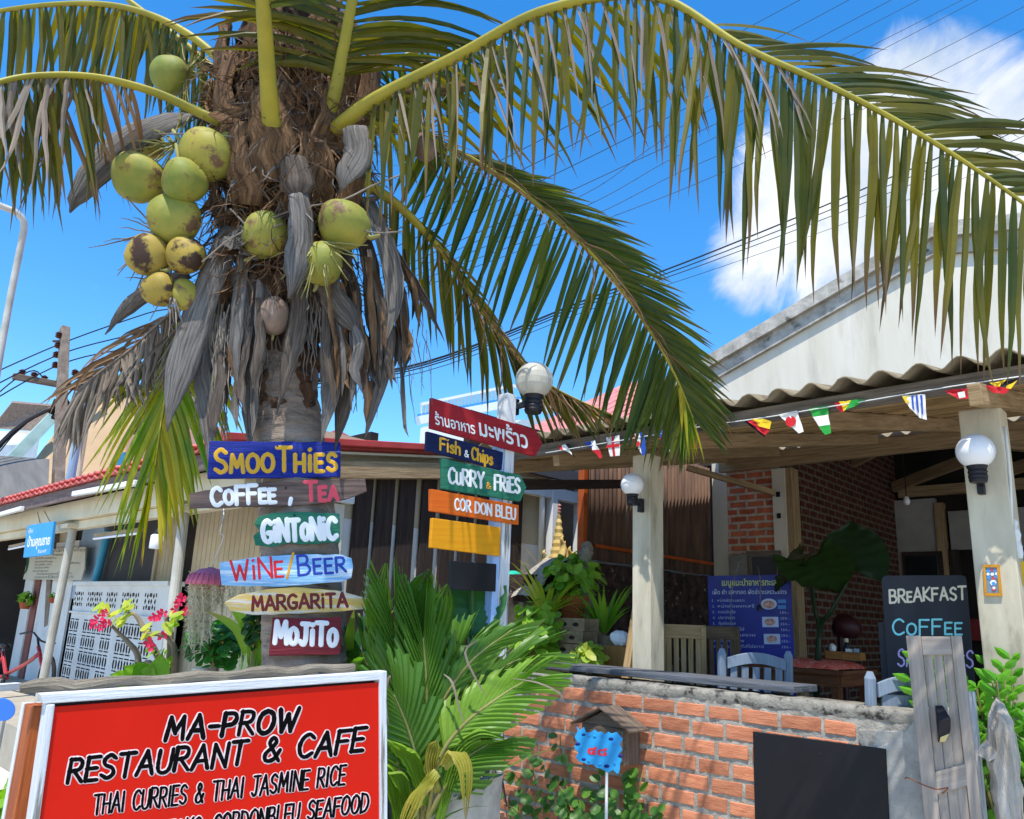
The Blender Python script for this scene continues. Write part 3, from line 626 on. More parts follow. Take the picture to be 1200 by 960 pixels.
# rear porch posts in the gap between house and terrace
for px, w in ((646, .09), (678, .09), (662, .0)):
    if w:
        q = onX(px, 640, CX); mb = MB(); mb.box((CX-w/2, q.y-w/2, 0), (CX+w/2, q.y+w/2, 3.2), m_white); mb.build('porch_post', hb, bevel=.005)
q = onX(635, 600, CX+.02); mb = MB(); mb.tube([(CX, q.y-.08, 2.82), (CX, q.y-.04, 2.86), (CX, q.y+.02, 2.8), (CX, q.y+.03, 1.9)], .03, m_white, n=10); mb.build('drain_pipe', hb, smooth=True)
mb = MB(); mb.bar((CX, 5.0, 2.86), (CX, 6.35, 2.86), .08, .12, m_white); mb.build('rear_beam', hb, bevel=.004)
mb = MB(); mb.tube([onX(655, 668, CX+.04), onX(688, 674, CX+.04)], .022, m_white, n=8); mb.build('beam_pipe', hb)
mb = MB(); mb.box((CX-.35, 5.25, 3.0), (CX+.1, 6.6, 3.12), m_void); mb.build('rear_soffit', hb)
mb = MB(); mb.box((-8, 8.9, 0), (-4.4, 9.0, 4.0), m_darkwood); mb.box((-6.6, 6.0, 0), (-6.5, 9, 4.0), m_dark); mb.build('rear_wall', hb)
for i, z in enumerate((2.0, 2.18, 2.36)):
    mb = MB(); a = onX(616, 640, -5.9); b = onX(640, 640, -5.9); mb.box((-5.93, a.y, z-.24), (-5.9, b.y, z-.15), m_siding); mb.build('bench_slat', hb)
# porch lamps (tubes and a lantern bulb)
for (p, q) in (((112, 628), (165, 621)), ((12, 641), (36, 636))):
    a = onY(*p, FY+.1); b = onY(*q, FY+.1); t = thing('tube_lamp_fitting', (a+b)/2, 'bare wooden lamp batten under the porch beam beside the lantern' if p[0] > 100 else 'bare wooden lamp batten behind the hanging blue sign', 'lamp')
    mb = MB(); mb.bar(a, b, .04, .035, m_beam); mb.build('batten', t, bevel=.003)
    mb = MB(); mb.tube([a-V((0, .01, .03)), b-V((0, .01, .03))], .012, m_globe, n=8); mb.build('tube', t)
for (p, q, lb) in (((87, 579), (160, 566), 'white strip light on the dark eave board below the yellow palm leaves'), ((-10, 606), (26, 596), 'white strip light on the dark eave board at far left')):
    a = onY(*p, FY-.07); b = onY(*q, FY-.07); mb = MB(); mb.bar(a, b, .05, .05, m_globe); tag(mb.build('strip_light', bevel=.008), lb, 'lamp')
t = thing('porch_lantern', onY(185, 640, 2.55), 'white lantern bulb hanging from the porch beam', 'lamp')
q = onY(185, 628, 2.5)
mb = MB(); mb.lathe(q-Z*.07, [(-.035, .05), (-.03, .055), (.07, .052), (.08, .04)], m_globe, n=18); mb.build('shade', t, smooth=True)
mb = MB(); mb.lathe(q, [(.0, .03), (.03, .03), (.05, .02), (.06, .012)], m_blackpl, n=12); mb.build('lamp_holder', t)
mb = MB(); mb.tube([q+Z*.05, onY(190, 600, 2.5)+Z*.04], .006, m_wire, n=6); mb.build('cord', t)
# ------------------------------------------------------------------ far things: utility pole, street lamp, roofs, balcony
up_ = thing('utility_pole', (0, 0, 0), 'weathered concrete utility pole with crossarm and brown insulators', 'utility pole')
def PD(x, y, d): return onD(x, y, d)
D0 = 13.0
top = PD(76, 384, D0); bot = PD(62, 705, D0-1.6); up_.location = (bot.x, bot.y, 0)
mb = MB(); mb.bar(top+(bot-top)*((top.z+.2)/(top.z-bot.z)), top, .2, .17, m_pole, up=(0, 1, 0), taper=.75); mb.build('shaft', up_, bevel=.01)
mb = MB(); mb.bar(PD(15, 441, 12.4), PD(104, 457, 13.2), .09, .1, m_greywood); mb.build('crossarm', up_, bevel=.01)
m_ins = flat('brown_insulator', '#4a2a22', .35)
for (x, y) in ((69, 393), (68, 405), (66, 416), (65, 428), (88, 437), (40, 440), (26, 437), (52, 444), (70, 446)):
    q = PD(x, y, 12.85); mb = MB(); mb.lathe(q-Z*.05, [(0, .03), (.02, .06), (.035, .035), (.05, .06), (.07, .035), (.08, .06), (.1, .03), (.11, .02)], m_ins, n=10); mb.build('insulator', up_)
mb = MB(); mb.bar(PD(76, 400, 12.9), PD(62, 400, 12.9), .03, .03, m_ins)
mb.build('bracket', up_)
mb = MB(); mb.tube([PD(60, 485, 12.7), PD(66, 470, 12.7), PD(76, 468, 12.7), PD(82, 478, 12.7), PD(72, 492, 12.7), PD(62, 488, 12.7)], .05, m_wire, n=6); mb.build('cable_coil', up_)
sets = [[(-80, 470, 11), (66, 405, 12.85), (170, 368, 13), (250, 344, 14), (480, 240, 18), (680, 140, 22), (900, 20, 28), (1500, -300, 42)],
        [(-80, 490, 11), (66, 417, 12.85), (170, 388, 13), (250, 362, 14), (480, 262, 18), (690, 160, 22), (920, 40, 28), (1500, -270, 42)],
        [(-80, 512, 11), (66, 429, 12.85), (170, 404, 13), (250, 380, 14), (480, 282, 18), (700, 180, 22), (940, 55, 28), (1500, -240, 42)],
        [(-80, 535, 11), (30, 437, 12.6), (80, 452, 12.9), (250, 420, 14), (500, 300, 18), (720, 200, 22), (960, 85, 28), (1500, -190, 42)]]
for k in sets:
    mb = MB(); mb.tube(cr_pts([PD(*q) for q in k], 60), .011, m_wire, n=5); tag(mb.build('overhead_cable'), 'thin black overhead cable strung from the utility pole insulators', 'cable', 'cables on the pole top')
for i, (dy, r_) in enumerate(((0, .03), (7, .02), (14, .016), (27, .01))):
    k = [(-60, 590+dy, 11), (64, 478, 12.7), (300, 452+dy*.3, 15), (500, 424+dy*.4, 19), (690, 350+dy*.5, 23), (840, 293+dy*.8, 27), (1020, 218+dy*1.2, 31), (1240, 120+dy*1.5, 36), (1800, -150+dy*2, 50)]
    mb = MB(); mb.tube(cr_pts([PD(*q) for q in k], 60), r_, m_wire, n=5); tag(mb.build('telecom_cable'), 'dark communication cable sagging across the cloud above the gable', 'cable', 'cables across the cloud')
for i, k in enumerate(([(690, 225, 22), (760, 175, 23), (830, 130, 24), (1000, 40, 26), (1500, -220, 36)], [(690, 240, 22), (780, 190, 23), (860, 150, 24), (1050, 50, 26), (1500, -185, 36)], [(690, 255, 22), (790, 205, 23), (880, 165, 24), (1080, 70, 26), (1500, -150, 36)], [(680, 268, 22), (800, 222, 23), (900, 178, 24), (1100, 85, 26), (1500, -120, 36)])):
    k = [(300, 405+i*4, 15), (520, 300+i*9, 19)]+k; mb = MB(); mb.tube(cr_pts([PD(*q) for q in k], 50), .009, m_wire, n=5); tag(mb.build('distribution_cable'), 'thin parallel cable behind the hanging palm leaflets', 'cable', 'parallel thin cables')
t = thing('street_lamp', PD(0, 420, 9), 'tall pale curved street lamp pole', 'street lamp'); t.location.z = 0
k = [(-22, 560, 9), (-4, 440, 9.2), (12, 350, 9.4), (24, 290, 9.5), (28, 262, 9.5), (20, 250, 9.45), (5, 243, 9.4), (-15, 236, 9.3)]
pts = cr_pts([PD(*q) for q in k], 40); b = PD(-22, 560, 9); mb = MB(); mb.tube([(b.x-.1, b.y, 0)]+pts, .04, m_metal, n=12); mb.build('curved_pole', t, smooth=True)
e = pts[-1]; mb = MB(); mb.bar(e, e+(e-pts[-3]).normalized()*.5, .16, .1, m_metal); mb.build('lamp_head', t, bevel=.03)
# left background houses
g1 = thing('shop_house', PD(60, 560, 15), 'distant house with beige awning and pale green gutter behind the pole', 'house'); g1.location.z = 0
def quad(mb, pts, mat, th=.05): 
    P = [PD(*q) for q in pts]; nn = (P[1]-P[0]).cross(P[2]-P[0]).normalized(); mb.prism(P, nn*th, mat)
def wallq(mb, a, b, mat, th=.2):
    A_ = PD(*a); B_ = PD(*b); zt = (A_.z+B_.z)/2; d = (B_-A_); nn = V((-d.y, d.x, 0)).normalized()*th; mb.prism([(A_.x, A_.y, 0), (B_.x, B_.y, 0), (B_.x, B_.y, B_.z), (A_.x, A_.y, A_.z)], nn, mat)
m_beigeawn = M('beige_awning', '#b59a77', '#a68b69', scale=1, rough=.8, bump=.03)
m_metalroof = M('dull_metal_roof', '#6f6c66', '#5b5853', scale=1, rough=.6, bump=.05, stretch=(1, 8, 1))
mb = MB(); quad(mb, [(20, 568, 14), (150, 571, 15), (160, 453, 17), (105, 455, 17)], m_beigeawn, .05); mb.build('awning', g1)
mb = MB(); quad(mb, [(-12, 556, 13.5), (60, 482, 15), (66, 494, 15), (-6, 570, 13.5)], m_blueroof, .15); quad(mb, [(60, 482, 15), (118, 448, 16), (122, 456, 16), (66, 494, 15)], m_blueroof, .15); mb.build('gutter', g1)
mb = MB(); wallq(mb, (100, 455, 17.3), (240, 455, 17.3), m_pole); mb.build('rear_wall', g1)
m_panelpink = M('pink_wall', '#b58f86', '#a9837a', scale=1, rough=.85, bump=.03)
mb = MB(); wallq(mb, (150, 510, 15.5), (260, 500, 15.5), m_panelpink); mb.build('front_wall', g1)
mb = MB(); wallq(mb, (82, 560, 15.4), (150, 552, 15.4), m_dark, .1); mb.build('shaded_opening', g1)
mb = MB(); quad(mb, [(92, 505, 15.2), (110, 400, 15.2)][:0] or [(135, 530, 14.9), (146, 530, 14.9), (146, 575, 14.9), (135, 575, 14.9)], m_turq, .05); mb.build('window_pane', g1)
mb = MB(); q = PD(84, 560, 13.6); mb.tube([(q.x, q.y, 0), PD(98, 470, 13.6)], .075, m_blueglass, n=12); tag(mb.build('drain_pipe'), 'pale blue vertical drain pipe beside the utility pole', 'pipe')
mb = MB(); q = PD(94, 566, 14.2); mb.tube([(q.x, q.y, 0), PD(104, 480, 14.2)], .05, m_cream, n=10); tag(mb.build('support_pipe'), 'thin cream pipe right of the pale blue drain pipe', 'pipe')
g2 = thing('shed', PD(10, 600, 12), 'open shed with dark corrugated metal roof left of the pole', 'shed'); g2.location.z = 0
mb = MB(); quad(mb, [(-60, 530, 12), (58, 538, 12.6), (56, 592, 10.8), (-60, 640, 10.5)], m_metalroof, .04); mb.build('roof', g2)
mb = MB(); wallq(mb, (-60, 540, 12.4), (56, 545, 12.8), m_dark, .05); mb.build('back_wall', g2)
g3 = thing('tiled_house', PD(10, 510, 24), 'small distant roof of brown tiles at far left', 'house'); g3.location.z = 0
m_browntile = M('brown_tiles', '#8d7d70', '#6f6057', scale=20, rough=.9, bump=.2)
mb = MB(); quad(mb, [(-10, 502, 24), (14, 472, 24), (60, 476, 24.5), (52, 506, 24.2)], m_browntile, .2); mb.build('roof', g3)
mb = MB(); wallq(mb, (-20, 505, 24.3), (45, 505, 24.6), m_white); mb.build('wall', g3)
# right background
g4 = thing('balcony_house', PD(550, 500, 26), 'white rooftop balcony railing with blue trim behind the arrow signs', 'house'); g4.location.z = 0
m_bluetrim = flat('blue_trim', '#3d8fd0', .5); m_farw = flat('far_white', '#d5dbdd', .6)
mb = MB()
def seg(mb, a, b, r, mat): mb.bar(PD(*a), PD(*b), r, r, mat)
pa, pb = (494, 468, 24), (612, 446, 26.5)
for (y0_, y1_) in (((470, 462)),): pass
mb = MB(); seg(mb, (493, 474, 24), (600, 452, 26), .09, m_farw); seg(mb, (600, 452, 26), (640, 462, 27), .09, m_farw); mb.build('handrail', g4)
mb = MB()
for i in range(27):
    t_ = i/26; x = 494+107*t_; yt = 474-22*t_; seg(mb, (x, yt, 24+2*t_), (x, yt+18, 24+2*t_), .05, m_farw)
mb.build('balusters', g4)
mb = MB(); seg(mb, (490, 493, 24), (602, 472, 26), .25, m_farw); seg(mb, (602, 472, 26), (645, 480, 27), .25, m_farw); mb.build('slab_edge', g4)
mb = MB(); seg(mb, (490, 487, 23.95), (602, 466, 25.95), .08, m_bluetrim); seg(mb, (602, 466, 25.95), (645, 474, 26.95), .08, m_bluetrim); mb.build('trim', g4)
mb = MB(); wallq(mb, (497, 500, 24.6), (640, 490, 27), m_farw, .3); mb.build('wall', g4)
g5 = thing('pink_roof_house', PD(690, 490, 17), 'house with faded pink tiled roof behind the corrugated awning', 'house'); g5.location.z = 0
mb = MB(); quad(mb, [(608, 512, 15), (760, 512, 14.5), (860, 438, 20), (735, 452, 20)], m_pinkroof, .08)
mb.build('roof', g5)
P = [(612, 514), (740, 512)]; mb = MB(); wallq(mb, (612, 516, 15.3), (770, 516, 14.9), m_void, .1); mb.build('wall', g5)
mb = MB()
for i in range(13):
    t_ = i/12; a = PD(608+152*t_, 512, 15-.5*t_)+Z*.05; b = PD(735+125*t_, 452-14*t_, 20)+Z*.05; mb.bar(a, b, .07, .05, m_pinkroof)
mb.build('roof_ribs', g5)
g6 = thing('hip_roof_house', PD(410, 520, 14), 'maroon hipped roof peeking behind the palm trunk', 'house'); g6.location.z = 0
m_maroon = M('maroon_roof', '#8d4a47', '#7a3e3c', scale=4, rough=.7, bump=.08)
mb = MB(); a = PD(395, 503, 15); b = PD(446, 530, 13.5); d_ = PD(330, 530, 13); e_ = PD(430, 531, 17)
mb.add([a, b, d_, e_], [(0, 2, 1), (0, 1, 3), (0, 3, 2), (1, 2, 3)], m_maroon); mb.build('roof', g6)
mb = MB(); wallq(mb, (338, 532, 13.3), (440, 532, 13.8), m_siding, .3); mb.build('wall', g6)
# ------------------------------------------------------------------ coconut palm
m_trunk = M('palm_trunk_bark', '#a39282', '#75675a', scale=5, rough=.95, bump=.5, c3='#4a4038', thr=.58, c3s=4, stretch=(1, 1, 3.5), soft=.12)
m_sheath = M('brown_palm_fibre', '#6d503a', '#35261c', scale=8, rough=.95, bump=.6, c3='#a58a6c', thr=.6, c3s=6, stretch=(2.2, 2.2, .7), soft=.2)
m_boot = M('brown_leaf_base', '#94714f', '#4b3625', scale=5, rough=.95, bump=.5, isl=.25, c3='#a58c70', thr=.6, c3s=4, coord='UV', stretch=(1.2, 9, 1), soft=.2)
m_grey = M('dry_grey_spathe', '#8f8982', '#48423d', scale=5, rough=.92, bump=.4, c3='#c6c0b8', thr=.6, c3s=3, coord='UV', stretch=(1.0, 22, 1), soft=.2, isl=.28, ramp=(.3, .7))
m_string = M('dry_stalk', '#8d8377', '#655b50', scale=10, rough=.9, bump=.1, isl=.25)
m_gstalk = M('green_stalk', '#8a8a52', '#77703f', scale=8, rough=.8, bump=.1, isl=.2)
m_petiole = M('yellow_green_petiole', '#a89a34', '#86802e', scale=3, rough=.5, bump=.06, c3='#6d5c34', thr=.65, c3s=3.5, soft=.12)
m_coco = M('green_coconut_husk', '#6d7a34', '#a59640', scale=4, rough=.6, bump=.2, c3='#6b5038', thr=.555, c3s=8, spec=.25, det=9, soft=.08)
m_cocob = M('yellowing_coconut_husk', '#a58d3a', '#877434', scale=5, rough=.6, bump=.12, c3='#3f2d23', thr=.5, c3s=6, spec=.25, soft=.06)
m_cocod = M('dry_brown_coconut', '#8a7668', '#6d5847', scale=12, rough=.9, bump=.3, stretch=(1, 1, .3))
l_main = leaf('palm_leaflet', '#3a471a', '#72691e', tip='#6a5236', tr=.42, tip0=.88)
l_dark = leaf('palm_leaflet_deep', '#30481a', '#5c661f', tip='#6d5836', tr=.38, tip0=.95)
l_yel = leaf('palm_leaflet_yellowing', '#5f8a2c', '#c0b030', tip='#8a6a35', tr=.45, tip0=1.0)
l_dead = leaf('dry_leaflet', '#8f8375', '#6e6155', tr=.12, rough=.8, spec=.15)
l_deadb = leaf('brown_dry_leaflet', '#6d4f35', '#8a7258', tr=.15, rough=.8, spec=.15)
def pd(y): return 3.4+(720-y)/550*.56
def P(x, y, dd=0): return onD(x, y, pd(y)+dd)
palm = thing('coconut_palm', (P(357, 900).x, P(357, 900).y, 0), 'tall coconut palm with green coconuts and a skirt of dry grey leaf bases', 'palm tree')
ctl = [(360, 1130), (359, 960), (357, 780), (354, 700), (350, 620), (342, 540), (334, 480), (334, 400), (338, 300), (343, 200), (346, 120)]
rad = [.2, .185, .178, .172, .168, .162, .158, .15, .15, .15, .14]
n = 190; cp = cr_pts([P(x, y, .0) for x, y in ctl], n); rs = []
for i, p in enumerate(cp):
    t = i/(n-1)*(len(rad)-1); k = min(int(t), len(rad)-2); r = rad[k]+(rad[k+1]-rad[k])*(t-k)
    ph = (p.z*17+.5*mnoise.noise(p*3)) % 1; rs.append(r*(1+.035*(1-ph))+.004*mnoise.noise(p*20))
mb = MB(); mb.tube(cp, rs, m_trunk, n=40); mb.build('trunk', palm, smooth=False, disp=.008, dscale=16)
# fibre mass of the crown
mb = MB(); ctl2 = [(334, 505, .15), (333, 440, .17), (334, 380, .2), (338, 310, .25), (340, 250, .32), (342, 200, .36), (345, 150, .38), (347, 100, .34), (348, 50, .28), (350, 0, .2)]
cs = cr_pts([P(x, y) for x, y, r in ctl2], 110); rr = [p.x*.93+.03*mnoise.noise(V((i*.35, 3, 7))) for i, p in enumerate(cr_pts([V((r, 0, 0)) for x, y, r in ctl2], 110))]
mb.tube(cs, rr, m_sheath, n=120)
for i, p in enumerate(mb.v): mb.v[i] = p+V((mnoise.noise(p*26), mnoise.noise(p*26+V((9, 1, 4))), mnoise.noise(p*19+V((2, 8, 3)))))*.026
mb.build('fibre_sheath', palm, smooth=False, disp=.06, dscale=8)
axis_pts = lambda y: P(334+(500-y)*.04, y)
def around(y, th, r): return axis_pts(y)+(RT*math.sin(th)-FW*math.cos(th))*r
# leaf boots (front and sides)
rd = random.Random(5)
for (y0, th, y1, w, out) in ((230, -1.2, 120, .26, .08), (215, -.75, 95, .28, .02), (240, .0, 140, .3, .06), (180, .25, 60, .36, .0), (235, .75, 130, .28, .06), (200, 1.2, 80, .3, .1), (260, -.4, 180, .22, .05), (265, .5, 190, .24, .05),
                             (150, -.9, 50, .24, .05), (160, .9, 50, .26, .06), (280, 1.0, 200, .22, .06), (275, -.95, 200, .2, .05), (150, -.2, 45, .3, -.02)):
    a = around(y0, th, .33); d_ = (RT*math.sin(th)-FW*math.cos(th)); pts = []; ws = []
    top = around(y1, th, .36+out)
    for i in range(9):
        t = i/8; pts.append(a.lerp(top, t)+d_*(.04*math.sin(math.pi*t))+V((rd.uniform(-.008, .008),)*3)); ws.append(w*(.95-.5*t))
    side = RT*math.cos(th)+FW*math.sin(th); mb = MB(); mb.strap(pts, ws, side, m_boot, cup=rd.choice((-.22, -.18, .2)), n=8, jag=.05)
    o = mb.build('leaf_base', palm, smooth=True, disp=.014, dscale=11); md = o.modifiers.new('t', 'SOLIDIFY'); md.thickness = .012
# torn sheets of leaf-base fibre
for i in range(60):
    th = rd.uniform(-1.45, 1.45); y = rd.uniform(70, 330); r = .37 if y < 230 else .37-(y-230)/250*.16; a = around(y, th, r); nn = (RT*math.sin(th)-FW*math.cos(th)); tg = RT*math.cos(th)+FW*math.sin(th)
    d = (tg*rd.uniform(-1, 1)+UP*rd.uniform(-1, .7)).normalized(); Ln = rd.uniform(.08, .24); w = rd.uniform(.04, .15); lift = rd.uniform(-.02, .09); pts = [a+d*(Ln*t)+nn*(lift*t*t*1.5+.01+rd.uniform(-.006, .006)) for t in [k/7 for k in range(8)]]
    mb = MB(); mb.strap(pts, [w*q*rd.uniform(.85, 1.1) for q in (1, 1, .95, .9, .8, .65, .45, .12)], d.cross(nn), m_boot if i % 4 else m_grey, cup=rd.uniform(-.25, .25), n=7, jag=.16); mb.build('fibre_sheet', palm, smooth=False, disp=.01, dscale=22)
# loose fibre strands on the crown
mb = MB()
for i in range(1300):
    th = rd.uniform(-1.5, 1.5); y = rd.uniform(80, 350); r = .36 if y < 220 else .36-(y-220)/250*.17; a = around(y, th, r+rd.uniform(-.01, .04)); pts = [a]; d_ = (RT*math.sin(th)-FW*math.cos(th))*.4+V((rd.uniform(-1, 1), rd.uniform(-1, 1), rd.uniform(-1.4, .6)))
    d_.normalize(); st = rd.uniform(.025, .085)
    for k in range(4): d_ = (d_+V((rd.uniform(-.5, .5), rd.uniform(-.5, .5), rd.uniform(-.6, .3)))).normalized(); pts.append(pts[-1]+d_*st)
    s_ = (RT+FW*rd.uniform(-.5, .5)); mb.strap(pts, [rd.uniform(.002, .011)*k for k in (1, 1, .8, .6, .2)], s_, m_boot if rd.random() < .7 else m_grey, n=1)
tag(mb.build('fibre_strands', palm), kind='stuff')
m_greyb = M('dry_brown_spathe', '#85776a', '#40352c', scale=5, rough=.95, bump=.5, c3='#a5988a', thr=.6, c3s=3, coord='UV', stretch=(1.0, 20, 1), soft=.2, isl=.3, ramp=(.3, .7))
# dry grey hanging leaf bases, as they hang in the photograph
SP = [([(262, 140), (215, 140), (160, 160), (115, 200), (92, 230), (82, 249)], 40, .30), ([(275, 270), (250, 320), (232, 370), (215, 425), (203, 470), (196, 506)], 40, .30), ([(232, 410), (238, 450), (243, 500), (246, 553)], 24, .22),
      ([(290, 258), (283, 320), (278, 380), (277, 420), (279, 458)], 24, .28), ([(343, 186), (347, 215), (349, 236)], 44, .46), ([(350, 228), (353, 262), (349, 300), (343, 330), (338, 350)], 36, .46), ([(352, 330), (348, 380), (338, 430), (325, 484)], 28, .27),
      ([(312, 290), (306, 335), (302, 375)], 40, .20), ([(378, 325), (392, 350), (408, 375), (422, 392)], 38, .26), ([(384, 370), (389, 420), (386, 470), (376, 520)], 30, .18), ([(432, 235), (450, 280), (460, 320), (462, 362), (452, 402)], 28, .2),
      ([(425, 270), (436, 330), (441, 390), (432, 440)], 30, .14), ([(410, 370), (408, 430), (402, 480), (393, 528)], 28, .14), ([(440, 255), (470, 310), (498, 352), (521, 400)], 18, .1), ([(300, 400), (296, 450), (292, 500), (294, 530)], 30, .18),
      ([(222, 320), (185, 336), (150, 360), (122, 392)], 24, .1), ([(452, 350), (452, 400), (444, 450), (428, 514)], 30, .1), ([(400, 300), (415, 350), (420, 400), (425, 452)], 34, .12), ([(268, 330), (262, 380), (262, 430), (266, 475)], 26, .12),
      ([(415, 150), (420, 180), (408, 205), (400, 225)], 44, .40), ([(360, 290), (372, 330), (380, 365), (384, 400)], 26, .2), ([(320, 280), (330, 310), (332, 345), (326, 372)], 24, .18), ([(455, 300), (468, 345), (470, 395), (462, 430)], 20, .06), ([(248, 300), (240, 345), (226, 392), (222, 430)], 26, .1)]
for k, w, off in SP:
    pts = cr_pts([P(x, y, -off) for x, y in k], 16); ws = []
    m_ = w*.7*pd(k[0][1])/F
    for i in range(16):
        t = i/15; ws.append(m_*(.55+.6*math.sin(math.pi*min(1, .12+t*.62)))*(1 if t < .55 else max(.03, 1-((t-.55)/.45)**1.4)))
    a0 = rd.uniform(-.5, .5); a1 = a0+rd.uniform(-1.1, 1.1)
    mb = MB(); mb.strap(pts, ws, [RT*math.cos(a0+(a1-a0)*i/15)+FW*math.sin(a0+(a1-a0)*i/15) for i in range(16)], m_grey if rd.random() < .6 else m_greyb, cup=rd.choice((.2, -.22, .26, .14)), n=8, jag=.09)
    o = mb.build('dry_spathe', palm, smooth=True, disp=.007, dscale=15); md = o.modifiers.new('t', 'SOLIDIFY'); md.thickness = .003
for i in range(64):
    x = rd.choice((rd.uniform(225, 305), rd.uniform(375, 475))); y = rd.uniform(290, 400); Ln = rd.uniform(60, 140); dx = (x-340)*rd.uniform(.0, .22); off = .27*max(0, 1-((x-340)/140)**2)+rd.uniform(-.02, .06); w = rd.uniform(5, 15)
    k = cr_pts([P(x, y, -off), P(x+dx*.5+rd.uniform(-5, 5), y+Ln*.35, -off), P(x+dx*.8+rd.uniform(-6, 6), y+Ln*.7, -off), P(x+dx, min(y+Ln, 512), -off)], 10); a0 = rd.uniform(-1, 1)
    mb = MB(); mb.strap(k, [w*pd(y)/F*(.4+.6*math.sin(math.pi*min(1, .1+i_/9*.7)))*(1 if i_ < 7 else 1-(i_-6.5)/2.6) for i_ in range(10)], RT*math.cos(a0)+FW*math.sin(a0), (m_greyb, m_grey, m_boot)[i % 3], cup=rd.choice((.4, -.35)), n=6, jag=.08); mb.build('dry_spathe', palm, smooth=True, disp=.012, dscale=18)
# dangling dry flower stalks
mb = MB()
def stringy(x0, x1, y0, y1, L0, L1, n_, off, r=.0042, mat=m_string, dx=0):
    for i in range(n_):
        x = rd.uniform(x0, x1); y = rd.uniform(y0, y1); Ln = rd.uniform(L0, L1); k = []; xx = x
        for j in range(7): k.append(P(xx, y+Ln*j/6, -off+rd.uniform(-.012, .012))); xx += rd.uniform(-3.5, 3.5)+dx
        mb.tube(k, [r*q for q in (1, 1, 1.1, 1, .9, .8, .5)], mat, n=4)
stringy(246, 296, 340, 380, 50, 110, 34, .24); stringy(300, 330, 380, 400, 30, 60, 8, .2, .003); stringy(355, 376, 340, 380, 50, 90, 14, .22, .003); stringy(400, 470, 380, 420, 40, 90, 18, .1, .0028); stringy(455, 500, 370, 420, 40, 110, 12, .0, .002, dx=1)
stringy(225, 265, 430, 470, 40, 80, 14, .1, .003)
tag(mb.build('dry_stalks', palm), kind='stuff')
# thin fruit stalks round the nuts
mb = MB()
def spray(cx, cy, n_, L, off, mat, a0=0, a1=360):
    for i in range(n_):
        a = R(rd.uniform(a0, a1)); l_ = L*rd.uniform(.5, 1.1); k = []
        for j in range(6):
            t = j/5; k.append(P(cx+math.cos(a)*l_*t+rd.uniform(-1.5, 1.5), cy-math.sin(a)*l_*t+8*t*t+rd.uniform(-1.5, 1.5), -off-.05*math.sin(t*3)*rd.random()))
        mb.tube(k, [.005, .0045, .004, .0035, .003, .0015], mat, n=4)
spray(205, 170, 24, 60, .33, m_gstalk); spray(190, 275, 14, 80, .33, m_string, 120, 250); spray(200, 330, 22, 55, .33, m_string, 90, 290); spray(375, 285, 26, 55, .42, m_gstalk, 180, 370); spray(220, 85, 20, 45, .25, m_gstalk); spray(495, 155, 26, 70, .1, m_string, -40, 200)
for k in ([(180, 155), (240, 158), (330, 162), (345, 163)], [(235, 305), (270, 280), (320, 255), (352, 243)], [(352, 240), (400, 232), (440, 215), (470, 205)], [(270, 245), (300, 268), (330, 260)], [(400, 262), (440, 270), (470, 268)]):
    mb.tube(cr_pts([P(x, y, -.44) for x, y in [(q[0]+rd.uniform(-4, 4), q[1]+rd.uniform(-4, 4)) for q in k]], 12), .004, m_string, n=5)
tag(mb.build('fruit_stalks', palm), kind='stuff')
# coconuts
for (x, y, r, a, mt, off, el, lab) in ((200, 88, 23, 80, m_coco, .26, 1.05, 0), (163, 208, 30, 165, m_coco, .34, 1.15, 0), (216, 212, 27, -70, m_coco, .46, 1.02, 0), (243, 183, 32, -30, m_coco, .38, 1.14, 0), (266, 176, 19, 60, m_coco, .3, 1.3, 0), (205, 257, 31, 95, m_coco, .36, 1.08, 0), (176, 170, 17, 10, m_coco, .22, 1.1, 0),
                                      (174, 300, 26, 160, m_cocob, .36, 1.08, 0), (219, 300, 23, 40, m_cocob, .38, 1.05, 0), (187, 339, 21, 120, m_cocob, .34, 1.05, 0), (216, 345, 15, 100, m_coco, .32, 1.4, 0), (311, 275, 27, 60, m_coco, .36, 1.12, 0), (403, 262, 31, 150, m_coco, .40, 1.06, 0), (377, 308, 27, 80, m_coco, .36, 1.02, 0),
                                      (321, 369, 20, 90, m_cocod, .27, 1.25, 'dry brown fallen-ripe coconut under the nuts'), (498, 172, 14, 95, m_cocod, .14, 1.35, 'small dry brown coconut')):
    q = P(x, y, -off); rm = r*(pd(y)-off)/F*.94; ca, sa = math.cos(R(a)), math.sin(R(a)); ax = (RT*ca+UP*sa-FW*.25*(1 if a < 0 else -.6)).normalized(); b1 = ax.cross(FW).normalized(); b2 = ax.cross(b1)
    mb = MB(); mb.ball(q, rm, mt, sc=(1, 1, el), axes=(b1, b2, ax), n=26, f=lambda g, z: 1+.085*math.cos(3*g+x)*(1-z*z)-.04*max(0, z)**3+.05*max(0, -z)**4)
    for kk in range(6 if ax.dot(FW) < .05 and mt is not m_cocod else 0):
        an = kk*1.047; dd = b1*math.cos(an)+b2*math.sin(an); bb = q-ax*(rm*el*.99); mb.strap([bb, bb+dd*rm*.22-ax*rm*.02, bb+dd*rm*.42+ax*rm*.1], [rm*.3, rm*.34, rm*.1], dd.cross(ax), m_string, n=2)
    mb.tube([q-ax*rm*el*.95, q-ax*rm*(el+.25), q-ax*rm*(el+.7)+UP*rm*.3], [rm*.13, rm*.1, rm*.07], m_gstalk, n=6)
    mb.ball(q-ax*rm*el*.97, rm*.2, m_gstalk if mt is not m_cocod else m_string, sc=(1, 1, .4), axes=(b1, b2, ax), n=8)
    o = mb.build('coconut', palm, smooth=True, disp=.004, dscale=14)
    if lab: o['label'] = lab
